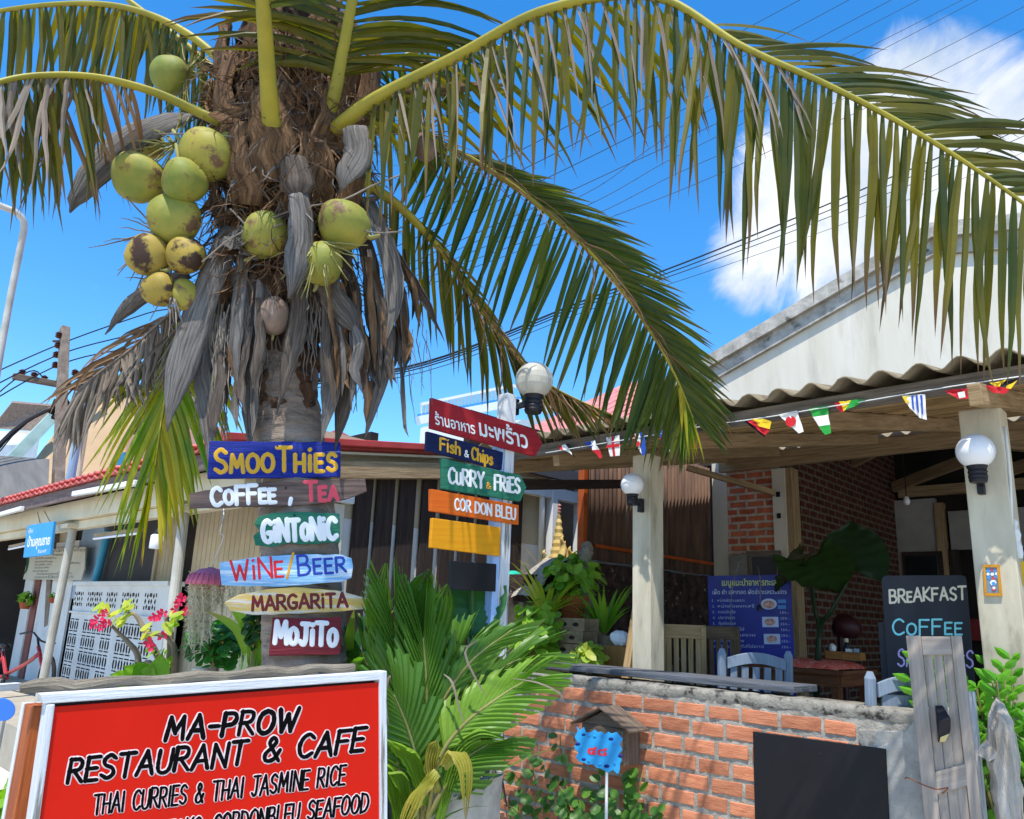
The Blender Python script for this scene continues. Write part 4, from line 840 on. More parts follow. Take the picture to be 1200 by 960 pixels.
# fronds
def frond(parent, ctl, sides, lm, rm, r0=.03, r1=.004, seed=1, name='frond', seg=7, rach=True, flat_=.75):
    rd_ = random.Random(seed); m = 90; C_ = cr_pts([onD(*q) for q in ctl], m); L_ = [0]
    for a, b in zip(C_, C_[1:]): L_.append(L_[-1]+(b-a).length)
    tot = L_[-1]; mb = MB()
    def at(s):
        x = s*(m-1); k = min(int(x), m-2); return C_[k].lerp(C_[k+1], x-k), (C_[k+1]-C_[k]).normalized()
    for sd in sides:
        n_ = sd['n']; s0, s1 = sd.get('s', (0, 1)); dr = sd['dir']; g = sd.get('g', .5); mt = sd.get('mat', lm)
        for i in range(n_):
            u = (i+rd_.uniform(-.25, .25))/n_; u = min(max(u, 0), 1); s = s0+(s1-s0)*u; p, T = at(s)
            e0, e1 = sd.get('env', (.6, .55)); env = (e0+(1-e0)*min(1, u/.2))*(1-(1-e1)*max(0, (u-.55)/.45)**1.3)
            Ln = sd['L']*env*rd_.uniform(.86, 1.1)
            jt = sd.get('j', .1)
            d = RT*(dr[0]+rd_.uniform(-jt, jt))+UP*(dr[1]+rd_.uniform(-jt, jt))+FW*(dr[2]+rd_.uniform(-jt, jt))+T*dr[3]
            if 'dir2' in sd:
                q2 = sd['dir2']; d2 = RT*q2[0]+UP*q2[1]+FW*q2[2]+T*q2[3]; d = d.lerp(d2, u)
            d.normalize(); w = sd.get('w', .028)*rd_.uniform(.8, 1.15)
            sv = T-d*T.dot(d)
            if sv.length < .05: sv = d.cross(UP)
            sv.normalize(); nn = d.cross(sv); tw = rd_.uniform(-.5, .5)+sd.get('tw', 0); sv = sv*math.cos(tw)+nn*math.sin(tw)
            pts = [p]; cur = d.copy(); q = p.copy(); st = Ln/seg; wob = sd.get('wob', .05); bend = rd_.uniform(.6, 1.4)
            for k in range(seg):
                cur = (cur+V((rd_.uniform(-wob, wob), rd_.uniform(-wob, wob), -g*bend*(.4+k/seg)/seg*2))).normalized(); q = q+cur*st; pts.append(q.copy())
            vs = []; ts = []
            pr = sd.get('prof')
            for k in range(seg+1):
                t = k/seg; ww = w*(.45+.55*min(1, t/.18))*(1-max(0, (t-.4)/.6)**1.6) if not pr else w*pr(t)
                dd = (pts[min(k+1, seg)]-pts[max(k-1, 0)]).normalized(); a = sv-dd*sv.dot(dd); a.normalize(); b = dd.cross(a); f = .28*ww
                vs += [pts[k]-a*(ww/2)+b*f*.5, pts[k]-b*f*.5, pts[k]+a*(ww/2)+b*f*.5]; ts += [t]*3
            fs = []
            for k in range(seg):
                for j in range(2): z_ = k*3+j; fs.append((z_, z_+1, z_+4, z_+3))
            mb.add(vs, fs, mt, ts)
    fr = mb.build(name, parent, smooth=False)
    if rach:
        mb = MB(); mb.tube(C_, [(r0+(r1-r0)*(i/(m-1))**.42)*(1+.4*max(0, 1-i/(m-1)/.12)**1.5) for i in range(m)], rm, n=10, flatten=flat_); mb.build('midrib', fr, smooth=True)
    return fr
# A: the big frond over the top right, leaflets hanging like a curtain
A = [(368, 178, 3.9), (402, 145, 3.66), (440, 116, 3.6), (540, 64, 3.5), (640, 12, 3.35), (765, -4, 3.15), (870, 55, 2.98), (970, 100, 2.88), (1060, 147, 2.8), (1150, 203, 2.74), (1270, 290, 2.68)]
frond(palm, A, [dict(n=84, s=(.20, 1), L=.84, dir=(-.1, -1, -.15, .1), g=.5, w=.033, j=.1, wob=.07, env=(.8, .85), dir2=(-.25, -1, -.1, .1)),
                dict(n=34, s=(.22, .66), L=.62, dir=(.1, -1, -.3, .1), g=.3, w=.013, j=.16, mat=l_dead, wob=.06),
                dict(n=46, s=(.56, 1), L=.6, dir=(.6, .5, .3, .6), g=.35, w=.034, j=.1, env=(.7, .8)),
                dict(n=26, s=(.16, .6), L=.8, dir=(.3, -.35, .9, .5), g=.5, w=.034, j=.12)], l_main, m_petiole, r0=.062, r1=.006, seed=3)
# B: mid frond drooping to the right
Bc = [(420, 155, 3.8), (470, 153, 3.88), (540, 180, 4.0), (620, 232, 4.1), (700, 305, 4.2), (755, 378, 4.28), (790, 438, 4.33), (812, 490, 4.36)]
frond(palm, Bc, [dict(n=68, s=(.2, 1), L=.78, dir=(-.72, -.7, .05, .3), dir2=(-.45, -.85, .05, .4), g=.12, w=.034, j=.035, env=(.5, .4)),
                 dict(n=84, s=(.3, 1), L=.55, dir=(.85, .2, .1, .4), dir2=(.55, -.3, -.05, .55), g=.14, w=.03, j=.045, env=(.3, .6)),
                 dict(n=44, s=(.15, .8), L=.42, dir=(.4, -.35, -.3, .5), g=.5, w=.012, j=.3, mat=l_deadb, wob=.25),
                 dict(n=22, s=(.88, 1), L=.36, dir=(.0, -1, 0, .3), g=.3, w=.022, j=.16, mat=l_yel)], l_dark, m_petiole, r0=.04, r1=.006, seed=4)
# C: lower frond behind the globe lamp
Cc = [(415, 208, 3.8), (465, 240, 3.95), (515, 292, 4.12), (560, 358, 4.3), (605, 418, 4.42), (650, 455, 4.5), (715, 486, 4.55)]
frond(palm, Cc, [dict(n=48, s=(.12, 1), L=.62, dir=(-.35, -.85, .15, .3), dir2=(.2, -.4, .1, .95), g=.25, w=.028, j=.06, env=(.5, .25)),
                 dict(n=34, s=(.2, 1), L=.34, dir=(.6, -.15, .3, .7), dir2=(.4, -.3, .2, .9), g=.3, w=.024, j=.08, env=(.5, .4)),
                 dict(n=52, s=(.3, .95), L=.42, dir=(.35, -.55, -.3, .5), g=.5, w=.013, j=.3, mat=l_deadb, wob=.25)], l_main, m_petiole, r0=.05, r1=.006, seed=5)
# D: left frond leaving the picture
Dc = [(298, 168, 3.9), (262, 146, 3.66), (225, 128, 3.6), (180, 108, 3.52), (120, 92, 3.4), (60, 88, 3.25), (0, 96, 3.1), (-80, 130, 2.9)]
frond(palm, Dc, [dict(n=40, s=(.58, 1), L=.62, dir=(.05, -1, .1, .0), g=.35, w=.022, j=.16, wob=.08),
                 dict(n=16, s=(.62, .9), L=.6, dir=(.0, -1, -.2, .1), g=.2, w=.022, j=.2, mat=l_dead, wob=.16),
                 dict(n=26, s=(.5, 1), L=.6, dir=(.1, -.5, .8, .1), g=.5, w=.02, j=.15, mat=l_deadb)], l_main, m_petiole, r0=.05, r1=.012, seed=6)
# E: far left frond above
Ec = [(290, 100, 4.0), (220, 40, 4.05), (150, 10, 4.1), (70, 5, 4.1), (-30, 20, 4.1), (-120, 60, 4.0)]
frond(palm, Ec, [dict(n=44, s=(.15, 1), L=.62, dir=(.1, -1, .0, .15), g=.3, w=.03, j=.14), dict(n=50, s=(.2, 1), L=.6, dir=(-.3, -.3, .8, .3), g=.5, w=.03)], l_main, m_petiole, r0=.045, r1=.008, seed=7)
# F: low left frond, half dry
Fc = [(262, 330, 3.9), (236, 352, 3.86), (214, 390, 3.8), (200, 435, 3.74), (190, 490, 3.68), (182, 545, 3.62)]
frond(palm, Fc, [dict(n=34, s=(.3, 1), L=.74, dir=(-1, -.5, .05, .4), dir2=(-.15, -.9, 0, .5), g=.3, w=.032, j=.07, mat=l_yel, env=(.85, .75)),
                 dict(n=34, s=(.3, 1), L=.62, dir=(1, -.5, .05, .4), dir2=(.15, -.9, 0, .5), g=.3, w=.032, j=.07, mat=l_yel, env=(.85, .75)),
                 dict(n=46, s=(.05, .5), L=.42, dir=(-.3, -1, -.2, .1), g=.4, w=.02, j=.3, mat=l_dead, wob=.2), dict(n=30, s=(.2, .6), L=.3, dir=(.2, -1, -.3, .1), g=.3, w=.018, j=.3, mat=l_dead, wob=.2)], l_yel, m_petiole, r0=.03, r1=.005, seed=8)
Fd = [(240, 350, 3.92), (212, 358, 3.86), (180, 385, 3.8), (150, 412, 3.75), (112, 440, 3.7), (88, 462, 3.66)]
frond(palm, Fd, [dict(n=70, s=(.2, .75), L=.36, dir=(.1, -1, -.1, .1), g=.3, w=.02, j=.25, mat=l_dead, wob=.2), dict(n=34, s=(.6, 1), L=.42, dir=(-.25, -1, 0, .3), g=.5, w=.018, j=.2, mat=l_dead, wob=.15), dict(n=20, s=(.3, .9), L=.4, dir=(-.9, -.1, 0, .3), g=.8, w=.02, j=.2, mat=l_deadb, wob=.2)], l_dead, m_string, r0=.02, r1=.005, seed=9)
# G, H: stout young petioles rising out of the crown over the street
frond(palm, [(324, 225, 3.8), (321, 180, 3.6), (316, 120, 3.42), (312, 60, 3.25), (306, -40, 3.0), (298, -260, 2.7), (290, -600, 2.5)], [dict(n=40, s=(.6, 1), L=.8, dir=(-1, 0, 0, .4), g=.5, w=.034), dict(n=40, s=(.6, 1), L=.8, dir=(1, 0, 0, .4), g=.5, w=.034)], l_main, m_petiole, r0=.075, r1=.02, seed=10, flat_=.6)
frond(palm, [(368, 195, 3.85), (380, 150, 3.72), (392, 110, 3.65), (402, 60, 3.6), (425, -60, 3.5), (470, -260, 3.4)], [dict(n=36, s=(.5, 1), L=.8, dir=(-1, 0, 0, .4), g=.5, w=.034), dict(n=36, s=(.5, 1), L=.8, dir=(1, 0, .3, .4), g=.5, w=.034)], l_main, m_petiole, r0=.06, r1=.02, seed=11, flat_=.6)
# I: shaded frond behind the crown to the right
frond(palm, [(390, 130, 4.15), (430, 90, 4.25), (490, 60, 4.35), (560, 52, 4.45), (640, 70, 4.5), (720, 110, 4.5)], [dict(n=26, s=(.12, .7), L=.55, dir=(.1, -1, .1, .2), g=.35, w=.024, j=.2), dict(n=16, s=(.12, .7), L=.6, dir=(.2, -.2, 1, .4), g=.5, w=.026)], l_dark, m_petiole, r0=.035, r1=.006, seed=12)
frond(palm, [(300, 130, 4.15), (262, 92, 4.2), (215, 50, 4.3), (150, 0, 4.4)], [dict(n=30, s=(.4, 1), L=.6, dir=(.1, -1, .1, .2), g=.35, w=.028, j=.14)], l_dark, m_petiole, r0=.045, r1=.02, seed=13)
# dry curling bract behind the right petiole
mb = MB(); pts = cr_pts([P(430, 128, -.05), P(470, 112, -.05), P(520, 104, -.05), P(590, 100, 0)], 12); mb.strap(pts, [.05, .06, .07, .08, .085, .085, .08, .07, .06, .045, .03, .01], UP, m_boot, cup=.25, n=6); o = mb.build('dry_spathe', palm, smooth=True); md = o.modifiers.new('t', 'SOLIDIFY'); md.thickness = .006
# ------------------------------------------------------------------ hand-painted boards nailed to the trunk
def painted(name, c1, c2, c3, thr=.64): return wood(name, c1, c2, rough=.65, c3=c3, thr=thr-.05, isl=0, bump=.35, c3s=1.6)
m_navy = painted('navy_paint', '#1b2f8c', '#16246c', '#7d8ab8', .67); m_drift = wood('dark_driftwood', '#6b5a52', '#473b36', c3='#2d2522'); m_green = painted('green_paint', '#2f7a5e', '#256650', '#1f4f40'); m_sky = painted('sky_paint', '#6fb0e0', '#a9d2ec', '#d9e6ee', .56)
m_cream2 = painted('cream_yellow_paint', '#dcc27c', '#d8b050', '#d8d2c2', .54); m_maroonp = painted('maroon_paint', '#7d2a30', '#66202a', '#9a7d78', .7)
p_gold = flat('gold_lettering', '#c9991f', .5); p_white = flat('white_lettering', '#e4e4e0', .55); p_red = flat('red_lettering', '#d8232c', .5); p_pink = flat('pink_red_lettering', '#d94a58', .5); p_blue = flat('blue_lettering', '#2440a0', .5); p_amber = flat('amber_lettering', '#d99a1e', .5); p_maroon = flat('maroon_lettering', '#6b1f22', .55); p_black = flat('black_lettering', '#060606', .8, spec=.08); p_outline = flat('pale_outline', '#d9c3c0', .5)
def facing(x, y, d):
    o_ = onD(x, y, d); nn = CAM-o_; nn.z = 0; return Pl(o_, nn)
def nails(mb, pl, pts, r=1.4):
    for x, y in pts: mb.lathe(pl.p(x, y, .0004), [(0, r*3.4/F), (.0015, r*2.6/F), (.002, .0005)], m_blackpl, n=8, axis=pl.n)
def sign(name, pl, poly, mat, label, texts, group, thick=.02, wob=.5, seed=1, cat='sign', nl=()):
    ob = board(name, pl, rough_poly(poly, wob, 9, seed) if wob else poly, mat, label, cat, thick, group)
    if texts:
        mb = MB()
        for t in texts: letters(mb, pl, **t)
        if nl: nails(mb, pl, nl)
        q = mb.build('lettering', ob)
    elif nl: mb = MB(); nails(mb, pl, nl); mb.build('nail', ob)
    return ob
_L = letters
def letters(mb, pl, text, p0, p1, hgt, w, mat, sc=True, **k):
    if sc:
        sv = {a: GL.pop(a) for a in 'hps' if a in GL}
        _L(mb, pl, text, p0, p1, hgt, w, mat, **k); GL.update(sv)
    else: _L(mb, pl, text, p0, p1, hgt, w, mat, **k)
TG = 'painted drink boards on the palm trunk'
sign('painted_board', facing(322, 539, pd(539)-.2), [(245, 517), (399, 518), (399, 559), (243, 561)], m_navy, 'dark blue board with gold lettering SMOOTHIES, topmost on the palm trunk', [dict(text='SmooThies', p0=(252, 553), p1=(394, 552), hgt=27, w=5, mat=p_gold, jit=.04)], TG, seed=2, nl=((325, 523), (330, 556)))
t_ = 'CoFFee , Tea'
sign('painted_board', facing(325, 580, pd(580)-.2), [(222, 578), (285, 567), (345, 563), (428, 561), (430, 576), (405, 585), (360, 592), (300, 594), (222, 596)], m_drift, 'dark driftwood board reading COFFEE, TEA in white and red on the palm trunk', [dict(text=t_, p0=(248, 592), p1=(396, 585), hgt=21, w=5, mat=p_white, jit=.04, cols={9: p_pink, 10: p_pink, 11: p_pink})], TG, seed=3, nl=((335, 572),))
sign('painted_board', facing(348, 620, pd(620)-.2), [(302, 606), (320, 601), (360, 600), (398, 602), (398, 636), (352, 638), (340, 636), (318, 641), (299, 639), (297, 628), (304, 622), (298, 614)], m_green, 'green board with fat white lettering GIN TONIC on the palm trunk', [dict(text='GiNToNiC', p0=(308, 635), p1=(394, 631), hgt=24, w=6, mat=p_white, jit=.03)], TG, seed=4, nl=((345, 604),))
sign('painted_board', facing(335, 668, pd(668)-.2), [(257, 659), (300, 653), (345, 650), (400, 650), (412, 654), (414, 664), (412, 677), (400, 682), (330, 688), (260, 686)], m_sky, 'pale blue board reading WINE/BEER in red and blue on the palm trunk', [dict(text='WiNe/Beer', p0=(272, 680), p1=(405, 670), hgt=23, w=3.2, mat=p_red, jit=.03, cols={4: p_amber, 5: p_blue, 6: p_blue, 7: p_blue, 8: p_blue})], TG, seed=5)
sign('painted_board', facing(350, 706, pd(706)-.2), [(263, 706), (280, 697), (310, 691), (345, 688), (395, 692), (425, 700), (437, 708), (425, 714), (380, 718), (300, 721), (270, 716)], m_cream2, 'cream and yellow pointed board reading MARGARITA in maroon on the palm trunk', [dict(text='MARGARiTA', p0=(296, 715), p1=(407, 711), hgt=16, w=3.6, mat=p_maroon, jit=.03)], TG, seed=6)
sign('painted_board', facing(358, 746, pd(746)-.2), [(319, 724), (360, 725), (400, 723), (399, 767), (315, 769)], m_maroonp, 'maroon board with fat white lettering MOJITO, lowest on the palm trunk', [dict(text='MoJiTo', p0=(322, 753), p1=(394, 756), hgt=25, w=6, mat=p_white, jit=.04)], TG, seed=7)
# ------------------------------------------------------------------ arrow-sign post
pt = thing('sign_post', (-2.79, 2.85, 0), 'white wooden post with a pale blue batten carrying the coloured arrow boards', 'post')
mb = MB(); mb.box((-2.85, 2.825, -.05), (-2.772, 2.895, 2.78), m_whitewood); mb.build('post', pt, bevel=.004)
m_paleblue = wood('pale_blue_paint', '#a9c4e6', '#93b3dc', isl=0, c3='#4a90d0', thr=.66, bump=.1)
mb = MB(); mb.box((-2.83, 2.778, 1.35), (-2.778, 2.822, 2.5), m_paleblue); mb.build('batten', pt, bevel=.003)
PX = Pl((-2.752, 2.8, 2), (1, 0, 0)); AG = 'arrow boards on the white post'
m_redp = wood('red_paint', '#9c2226', '#8c1c22', rough=.55, isl=0, bump=.1); m_navy2 = wood('midnight_paint', '#16204a', '#10183a', rough=.55, isl=0, bump=.15); m_orangep = wood('orange_paint', '#d9691c', '#cc5c18', rough=.55, isl=0, bump=.1); m_yellowp = wood('yellow_paint', '#e09a16', '#d98c12', rough=.55, isl=0, bump=.08); m_board = M('chalkboard_black', '#101013', '#17171b', scale=3, rough=.55, bump=.02, c3='#26262b', thr=.6, c3s=4, soft=.2)
ob = sign('arrow_board', PX, [(506, 466), (628, 504), (636, 520), (627, 535), (505, 502)], m_redp, 'red arrow board with white Thai lettering, topmost on the white post', [], AG, wob=0)
mb = MB(); typeset(mb, PX, 'ร้านอาหาร', (510, 497), (557, 509), 13, p_white, bold=.018, up=(-.1, -1)); typeset(mb, PX, 'มะพร้าว', (562, 510), (619, 526), 19, p_white, bold=.02, up=(-.1, -1)); mb.build('lettering', ob)
sign('arrow_board', PX, [(501, 505.5), (590, 530), (588, 551), (500, 528)], m_navy2, 'midnight blue board reading Fish & Chips in gold on the white post', [dict(text='Fish', p0=(516, 527), p1=(539, 533), hgt=14, w=2.4, mat=p_gold, up=(0, -1), sc=False), dict(text='&', p0=(544.5, 535), p1=(549, 536), hgt=7.5, w=1.2, mat=p_white, up=(0, -1)), dict(text='Chips', p0=(553, 538), p1=(577, 545), hgt=14, w=2.4, mat=p_gold, up=(0, -1), sc=False)], AG, wob=.2)
sign('arrow_board', PX, [(518, 537), (610, 557), (617, 571), (610, 588), (519, 573)], m_green, 'green arrow board reading CURRY & FRIES in white on the white post', [dict(text='CuRRY', p0=(526, 566), p1=(567, 572), hgt=18, w=3, mat=p_white, up=(0, -1)), dict(text='&', p0=(570, 572), p1=(575, 573), hgt=7, w=1.2, mat=p_amber, up=(0, -1)), dict(text='FRiES', p0=(580, 574), p1=(609, 578), hgt=17, w=3, mat=p_white, up=(0, -1))], AG, wob=.2)
sign('arrow_board', PX, [(505, 573), (608, 592), (608, 615), (505, 599)], m_orangep, 'orange board reading COR DON BLEU in white on the white post', [dict(text='COR DON BLEU', p0=(533, 597), p1=(604, 609), hgt=13, w=2.1, mat=p_white, up=(0, -1), space=.3)], AG, wob=.15, nl=((600, 610),))
sign('arrow_board', PX, [(507, 607), (587, 618), (586, 652), (505, 642)], m_yellowp, 'plain golden yellow board with no lettering on the white post', [], AG, wob=.15)
sign('arrow_board', PX, [(528, 657), (582, 661), (581, 693.5), (528, 691)], m_board, 'plain black square board, lowest on the white post', [], AG, wob=0)
# globe lamps
def globe_lamp(c_, r, wall, label, ribs=True, up_=1, mat=None, arm=None, grp=None):
    t = thing('globe_lamp', c_-Z*r*1.6, label, 'lamp', grp); mat = mat or m_globe
    mb = MB()
    if ribs:
        mb.ball(c_, r, mat, n=36, f=lambda g, z: 1+.012*math.cos(36*g)*(1-abs(z))+.006*math.cos(60*z))
    else: mb.ball(c_, r, mat, n=28)
    mb.build('globe', t, smooth=not ribs)
    mb = MB(); h = r*1.25; b0 = c_-Z*(r*.8+h*.8)
    mb.lathe(b0, [(0, r*.42), (h*.12, r*.48)]+[(h*(.18+.1*i), r*(.50 if i % 2 else .46)) for i in range(5)]+[(h*.75, r*.54), (h*.85, r*.54)], m_blackpl, n=24); mb.build('lamp_base', t)
    if arm is not None:
        mb = MB(); a = b0+Z*h*.5; mb.bar(a, arm, r*.3, r*.3, m_blackpl); mb.box(V((arm.x-.02, arm.y-.03, arm.z-.04)), V((arm.x+.01, arm.y+.03, arm.z+.05)), m_blackpl); mb.build('bracket', t, bevel=.004)
    return t
m_prism = M('clear_prismatic_globe', '#bdb9ab', '#a9a596', scale=3, rough=.18, bump=.1, spec=.8)
q = onX(626, 446, -2.72); globe_lamp(q, 22*(q-CAM).dot(FW)/F, None, 'clear ribbed globe lamp on black base at the top of the white post', True, mat=m_prism, arm=V((-2.79, 2.9, q.z-.16)))
# ------------------------------------------------------------------ red restaurant sign
rs_ = thing('restaurant_sign', (-2.17, 1.1, 0), 'large red sign in a white timber frame reading MA-PROW RESTAURANT & CAFE', 'sign')
PS = Pl((-2.12, 1.57, 1.4), (.995, -.105, 0)); m_redsign = M('red_vinyl', '#cc1d0a', '#c01a08', scale=2.5, rough=.5, bump=.01, spec=.12, c3='#d43a22', thr=.62, c3s=1.5, soft=.25)
def slab(pl, poly, off, th, mat, name, parent, bevel=.003):
    mb = MB(); pts = [pl.p(x, y, off) for x, y in poly]; 
    if (pts[1]-pts[0]).cross(pts[2]-pts[0]).dot(pl.n) < 0: pts.reverse()
    mb.prism(pts, -pl.n*th, mat) if False else mb.prism(list(reversed(pts)), -pl.n*th, mat); return mb.build(name, parent, bevel=bevel)
slab(PS, [(58, 829), (445, 800), (446, 1150), (2, 1150)], 0, .012, m_redsign, 'panel', rs_, 0)
slab(PS, [(46, 813), (447, 786.5), (447, 796.5), (50, 825)], .007, .04, m_whitewood, 'frame_rail', rs_); slab(PS, [(443.5, 787), (452, 786), (453.5, 1150), (445, 1150)], .009, .042, m_whitewood, 'frame_stile', rs_)
slab(PS, [(54, 825.5), (64, 825), (20, 1150), (8, 1150)], .009, .06, m_whitewood, 'frame_stile', rs_)
slab(PS, [(60, 823), (445, 796), (445, 803), (60, 831)], -.03, .02, m_blackpl, 'gap_shade_strip', rs_, 0)  # black strip put in for the dark gap under the top rail
m_postred = wood('stained_post', '#a85a2a', '#8a431f', rough=.6, isl=0, c3='#5c2c18', thr=.66)
e = PS.p(50, 830, 0); mb = MB(); mb.bar((e.x-.085, e.y+.02, 0), (e.x-.085, e.y+.02, e.z+.0), .075, .055, m_postred, up=(0, 1, 0)); mb.build('post', rs_, bevel=.004)
mb = MB(); mb.bar((e.x-.132, e.y+.02, 0), (e.x-.132, e.y+.02, e.z), .018, .06, m_whitewood, up=(0, 1, 0)); mb.build('post_edge', rs_, bevel=.002)
e2_ = PS.p(448, 800, -.06); mb = MB(); mb.bar((e2_.x-.03, e2_.y-.04, 0), (e2_.x-.03, e2_.y-.04, e2_.z), .06, .06, m_postred, up=(0, 1, 0)); mb.build('post', rs_, bevel=.004)
mb = MB()
for (tx, a, b, h0, w) in (('MA-PROW', (193.6, 868), (346, 856), 26, 6.6), ('RESTAURANT & CAFE', (79, 917), (424, 880), 26, 6.2), ('THAI CURRIES & THAI JASMINE RICE', (109, 954.5), (403, 919.5), 22, 3.9), ('STEAKS, CORDONBLEU SEAFOOD', (176, 987), (430, 951), 21, 3.9)):
    k = dict(slant=.2, up=(.0, -1), gap=.22, sc=True, jit=.03)
    for (wt, mt, bs, hh) in ((w+1.9 if w > 4 else w+1.4, p_outline, .0006, .0005), (w, p_black, .0012, .0006)):
        random.seed(len(tx)); letters(mb, PS, tx, a, b, h0, wt, mt, base=bs, h=hh, **k)
mb.build('lettering', rs_)
m_driftgrey = wood('grey_driftwood', '#a09684', '#776d5f', c3='#3d362e', isl=.1, bump=.5)
mb = MB(); a = PS.p(26, 809, -.03); b = PS.p(420, 783, -.03)
mb.tube([a.lerp(b, i/24)+V((0, 0, .004*math.sin(i*1.3))) for i in range(25)], [.008]+[.0125+.002*math.sin(i*.9) for i in range(23)]+[.011], m_driftgrey, n=12, flatten=1.3)
tag(mb.build('driftwood_plank', disp=.006, dscale=22), 'grey driftwood plank lying along the top of the red sign', 'driftwood')
# ------------------------------------------------------------------ low brick wall of the terrace
rd = random.Random(21)
lw = thing('brick_wall', (-2.5, 3.95, 0), 'low terrace wall of rough orange clay bricks with thick grey mortar', 'wall')
WX0, WX1, WYF, WT = -3.82, -1.13, 3.86, 1.245
mb = MB(); nx_, nz_ = 150, 70; vs = []; fs = []
for i in range(nx_+1):
    for j in range(nz_+1):
        x = WX0+(WX1-WX0)*i/nx_; z = WT*j/nz_; vs.append((x, WYF+.009+.006*mnoise.noise(V((x*16, z*16, 0)))+.005*mnoise.noise(V((x*45, z*45, 9))), z))
for i in range(nx_):
    for j in range(nz_): q = i*(nz_+1)+j; fs.append((q, q+nz_+1, q+nz_+2, q+1))
mb.add(vs, fs, m_cement); mb.box((WX0, WYF+.03, 0), (WX1, WYF+.16, WT-.002), m_cement); mb.build('mortar', lw, smooth=True)
mb = MB(); z = .02; row = 0
while z < WT-.06:
    x = WX0+.03-(.11 if row % 2 else 0)+rd.uniform(-.03, .03)
    while x < -1.36:
        w = rd.uniform(.165, .2); xe = min(x+w, -1.40+rd.uniform(-.03, .06)+(.05 if row % 2 else 0))
        xs_ = max(x, WX0+.004)
        if xe-xs_ > .03:
            h = .069+rd.uniform(-.004, .004); tl = rd.uniform(-.006, .006); pr = rd.uniform(-.002, .003); nxs = 5
            vs = []; fs = []
            for a in range(nxs+1):
                xx = xs_+(xe-xs_)*a/nxs; zz = z+tl*(a/nxs-.5)
                for (yy, dz) in ((WYF+.03, 0), (WYF+pr+rd.uniform(0, .004), rd.uniform(0, .004)), (WYF+pr-.001+rd.uniform(0, .003), h/2), (WYF+pr+rd.uniform(0, .004), h-rd.uniform(0, .004)), (WYF+.03, h)): vs.append((xx, yy, zz+dz))
            for a in range(nxs):
                for b in range(4): q = a*5+b; fs.append((q, q+5, q+6, q+1))
            fs += [(0, 1, 2, 3, 4), tuple(reversed([nxs*5+k for k in range(5)]))]
            mb.add(vs, fs, m_brick)
        x += w+rd.uniform(.017, .026)
    z += .0905+rd.uniform(-.003, .003); row += 1
mb.build('bricks', lw, bevel=.003)
m_stucco = M('blue_white_stucco', '#b8b5ab', '#8f8d88', scale=7, rough=.95, bump=.35, c3='#6d665c', thr=.58, c3s=5, soft=.15)
ed = [(-1.40+.04*mnoise.noise(V((k*.7, 3, 1))), k*.05) for k in range(24)]
mb = MB(); mb.prism([(x, WYF-.008, z) for x, z in ed]+[(-1.20, WYF-.008, 1.165), (-1.135, WYF-.008, 1.25), (-1.115, WYF-.008, 1.25), (-1.115, WYF-.008, 0)][0:], (0, .03, 0), m_stucco)
mb.box((-1.13, WYF-.006, 0), (-1.05, WYF+.2, 1.27), m_stucco); mb.build('stucco_end', lw, disp=.012, dscale=16, bevel=.006)
mb = MB(); n = 60
vs = []; fs = []
for i in range(n+1):
    x = WX0+(WX1+.02-WX0)*i/n; a = .022*mnoise.noise(V((x*5, 0, 0))); b = .006*mnoise.noise(V((x*21, 4, 0)))
    vs += [(x, WYF+.006+b, WT-.045+a*.6), (x, WYF-.004+b, WT-.012+a*.3), (x, WYF+.008+b, WT+.010+b), (x, WYF+.16, WT+.014), (x, WYF+.165, WT-.04)]
for i in range(n):
    for k in range(4): q = i*5+k; fs.append((q, q+5, q+6, q+1))
m_captop = M('stained_cement_cap', '#9c978b', '#726f68', scale=12, rough=.95, bump=.4, c3='#35322e', thr=.53, c3s=12)
mb.add(vs, fs, m_captop); mb.build('cement_cap', lw, smooth=True, disp=.004, dscale=34)
PW = Pl((0, WYF-.03, 0), (0, -1, 0))
sign('blackboard', PW, [(882, 857.5), (1037, 878), (1043, 1010), (886, 1010)], m_board, 'blank black board screwed to the low brick wall', [], None, wob=0, nl=((886, 862), (1033, 882), (960, 884)), cat='board')
mb = MB(); q = PW.p(959.5, 874); mb.lathe(q, [(0, .004), (.003, .004), (.004, .002)], m_white, n=8, axis=PW.n)
# birdhouse mailbox
bh = thing('wooden_mailbox', onY(712, 890, 3.76), 'small grey wooden mailbox with pitched roof on the brick wall', 'mailbox')
bx, bz = onY(706, 870, 3.70).x, onY(706, 893, 3.70).z
m_oldwood = wood('old_grey_planks', '#7b6c5e', '#5a4d42', c3='#40362e', isl=.12, bump=.35)
mb = MB(); mb.box((bx-.15, 3.70, bz), (bx+.15, 3.715, bz+.19), m_oldwood); mb.box((bx+.135, 3.716, bz), (bx+.15, 3.85, bz+.19), m_oldwood); mb.box((bx-.15, 3.716, bz), (bx-.135, 3.85, bz+.19), m_oldwood); mb.box((bx-.148, 3.716, bz-.002), (bx+.148, 3.85, bz+.012), m_oldwood)
mb.prism([(bx-.15, 3.70, bz+.192), (bx+.15, 3.70, bz+.192), (bx, 3.70, bz+.27)], (0, .015, 0), m_oldwood); mb.build('box_body', bh, bevel=.002)
for sg in (-1, 1):
    mb = MB(); a = V((bx, 3.66, bz+.285)); b = V((bx+sg*.21, 3.66, bz+.178))
    for k in range(4): yy = 3.665+k*.047; mb.prism([(a.x, yy, a.z), (b.x, yy, b.z), (b.x, yy, b.z+.012), (a.x, yy, a.z+.012)] if sg > 0 else [(b.x, yy, b.z), (a.x, yy, a.z), (a.x, yy, a.z+.012), (b.x, yy, b.z+.012)], (0, .045, 0), m_oldwood)
    mb.build('roof_board', bh, bevel=.002)
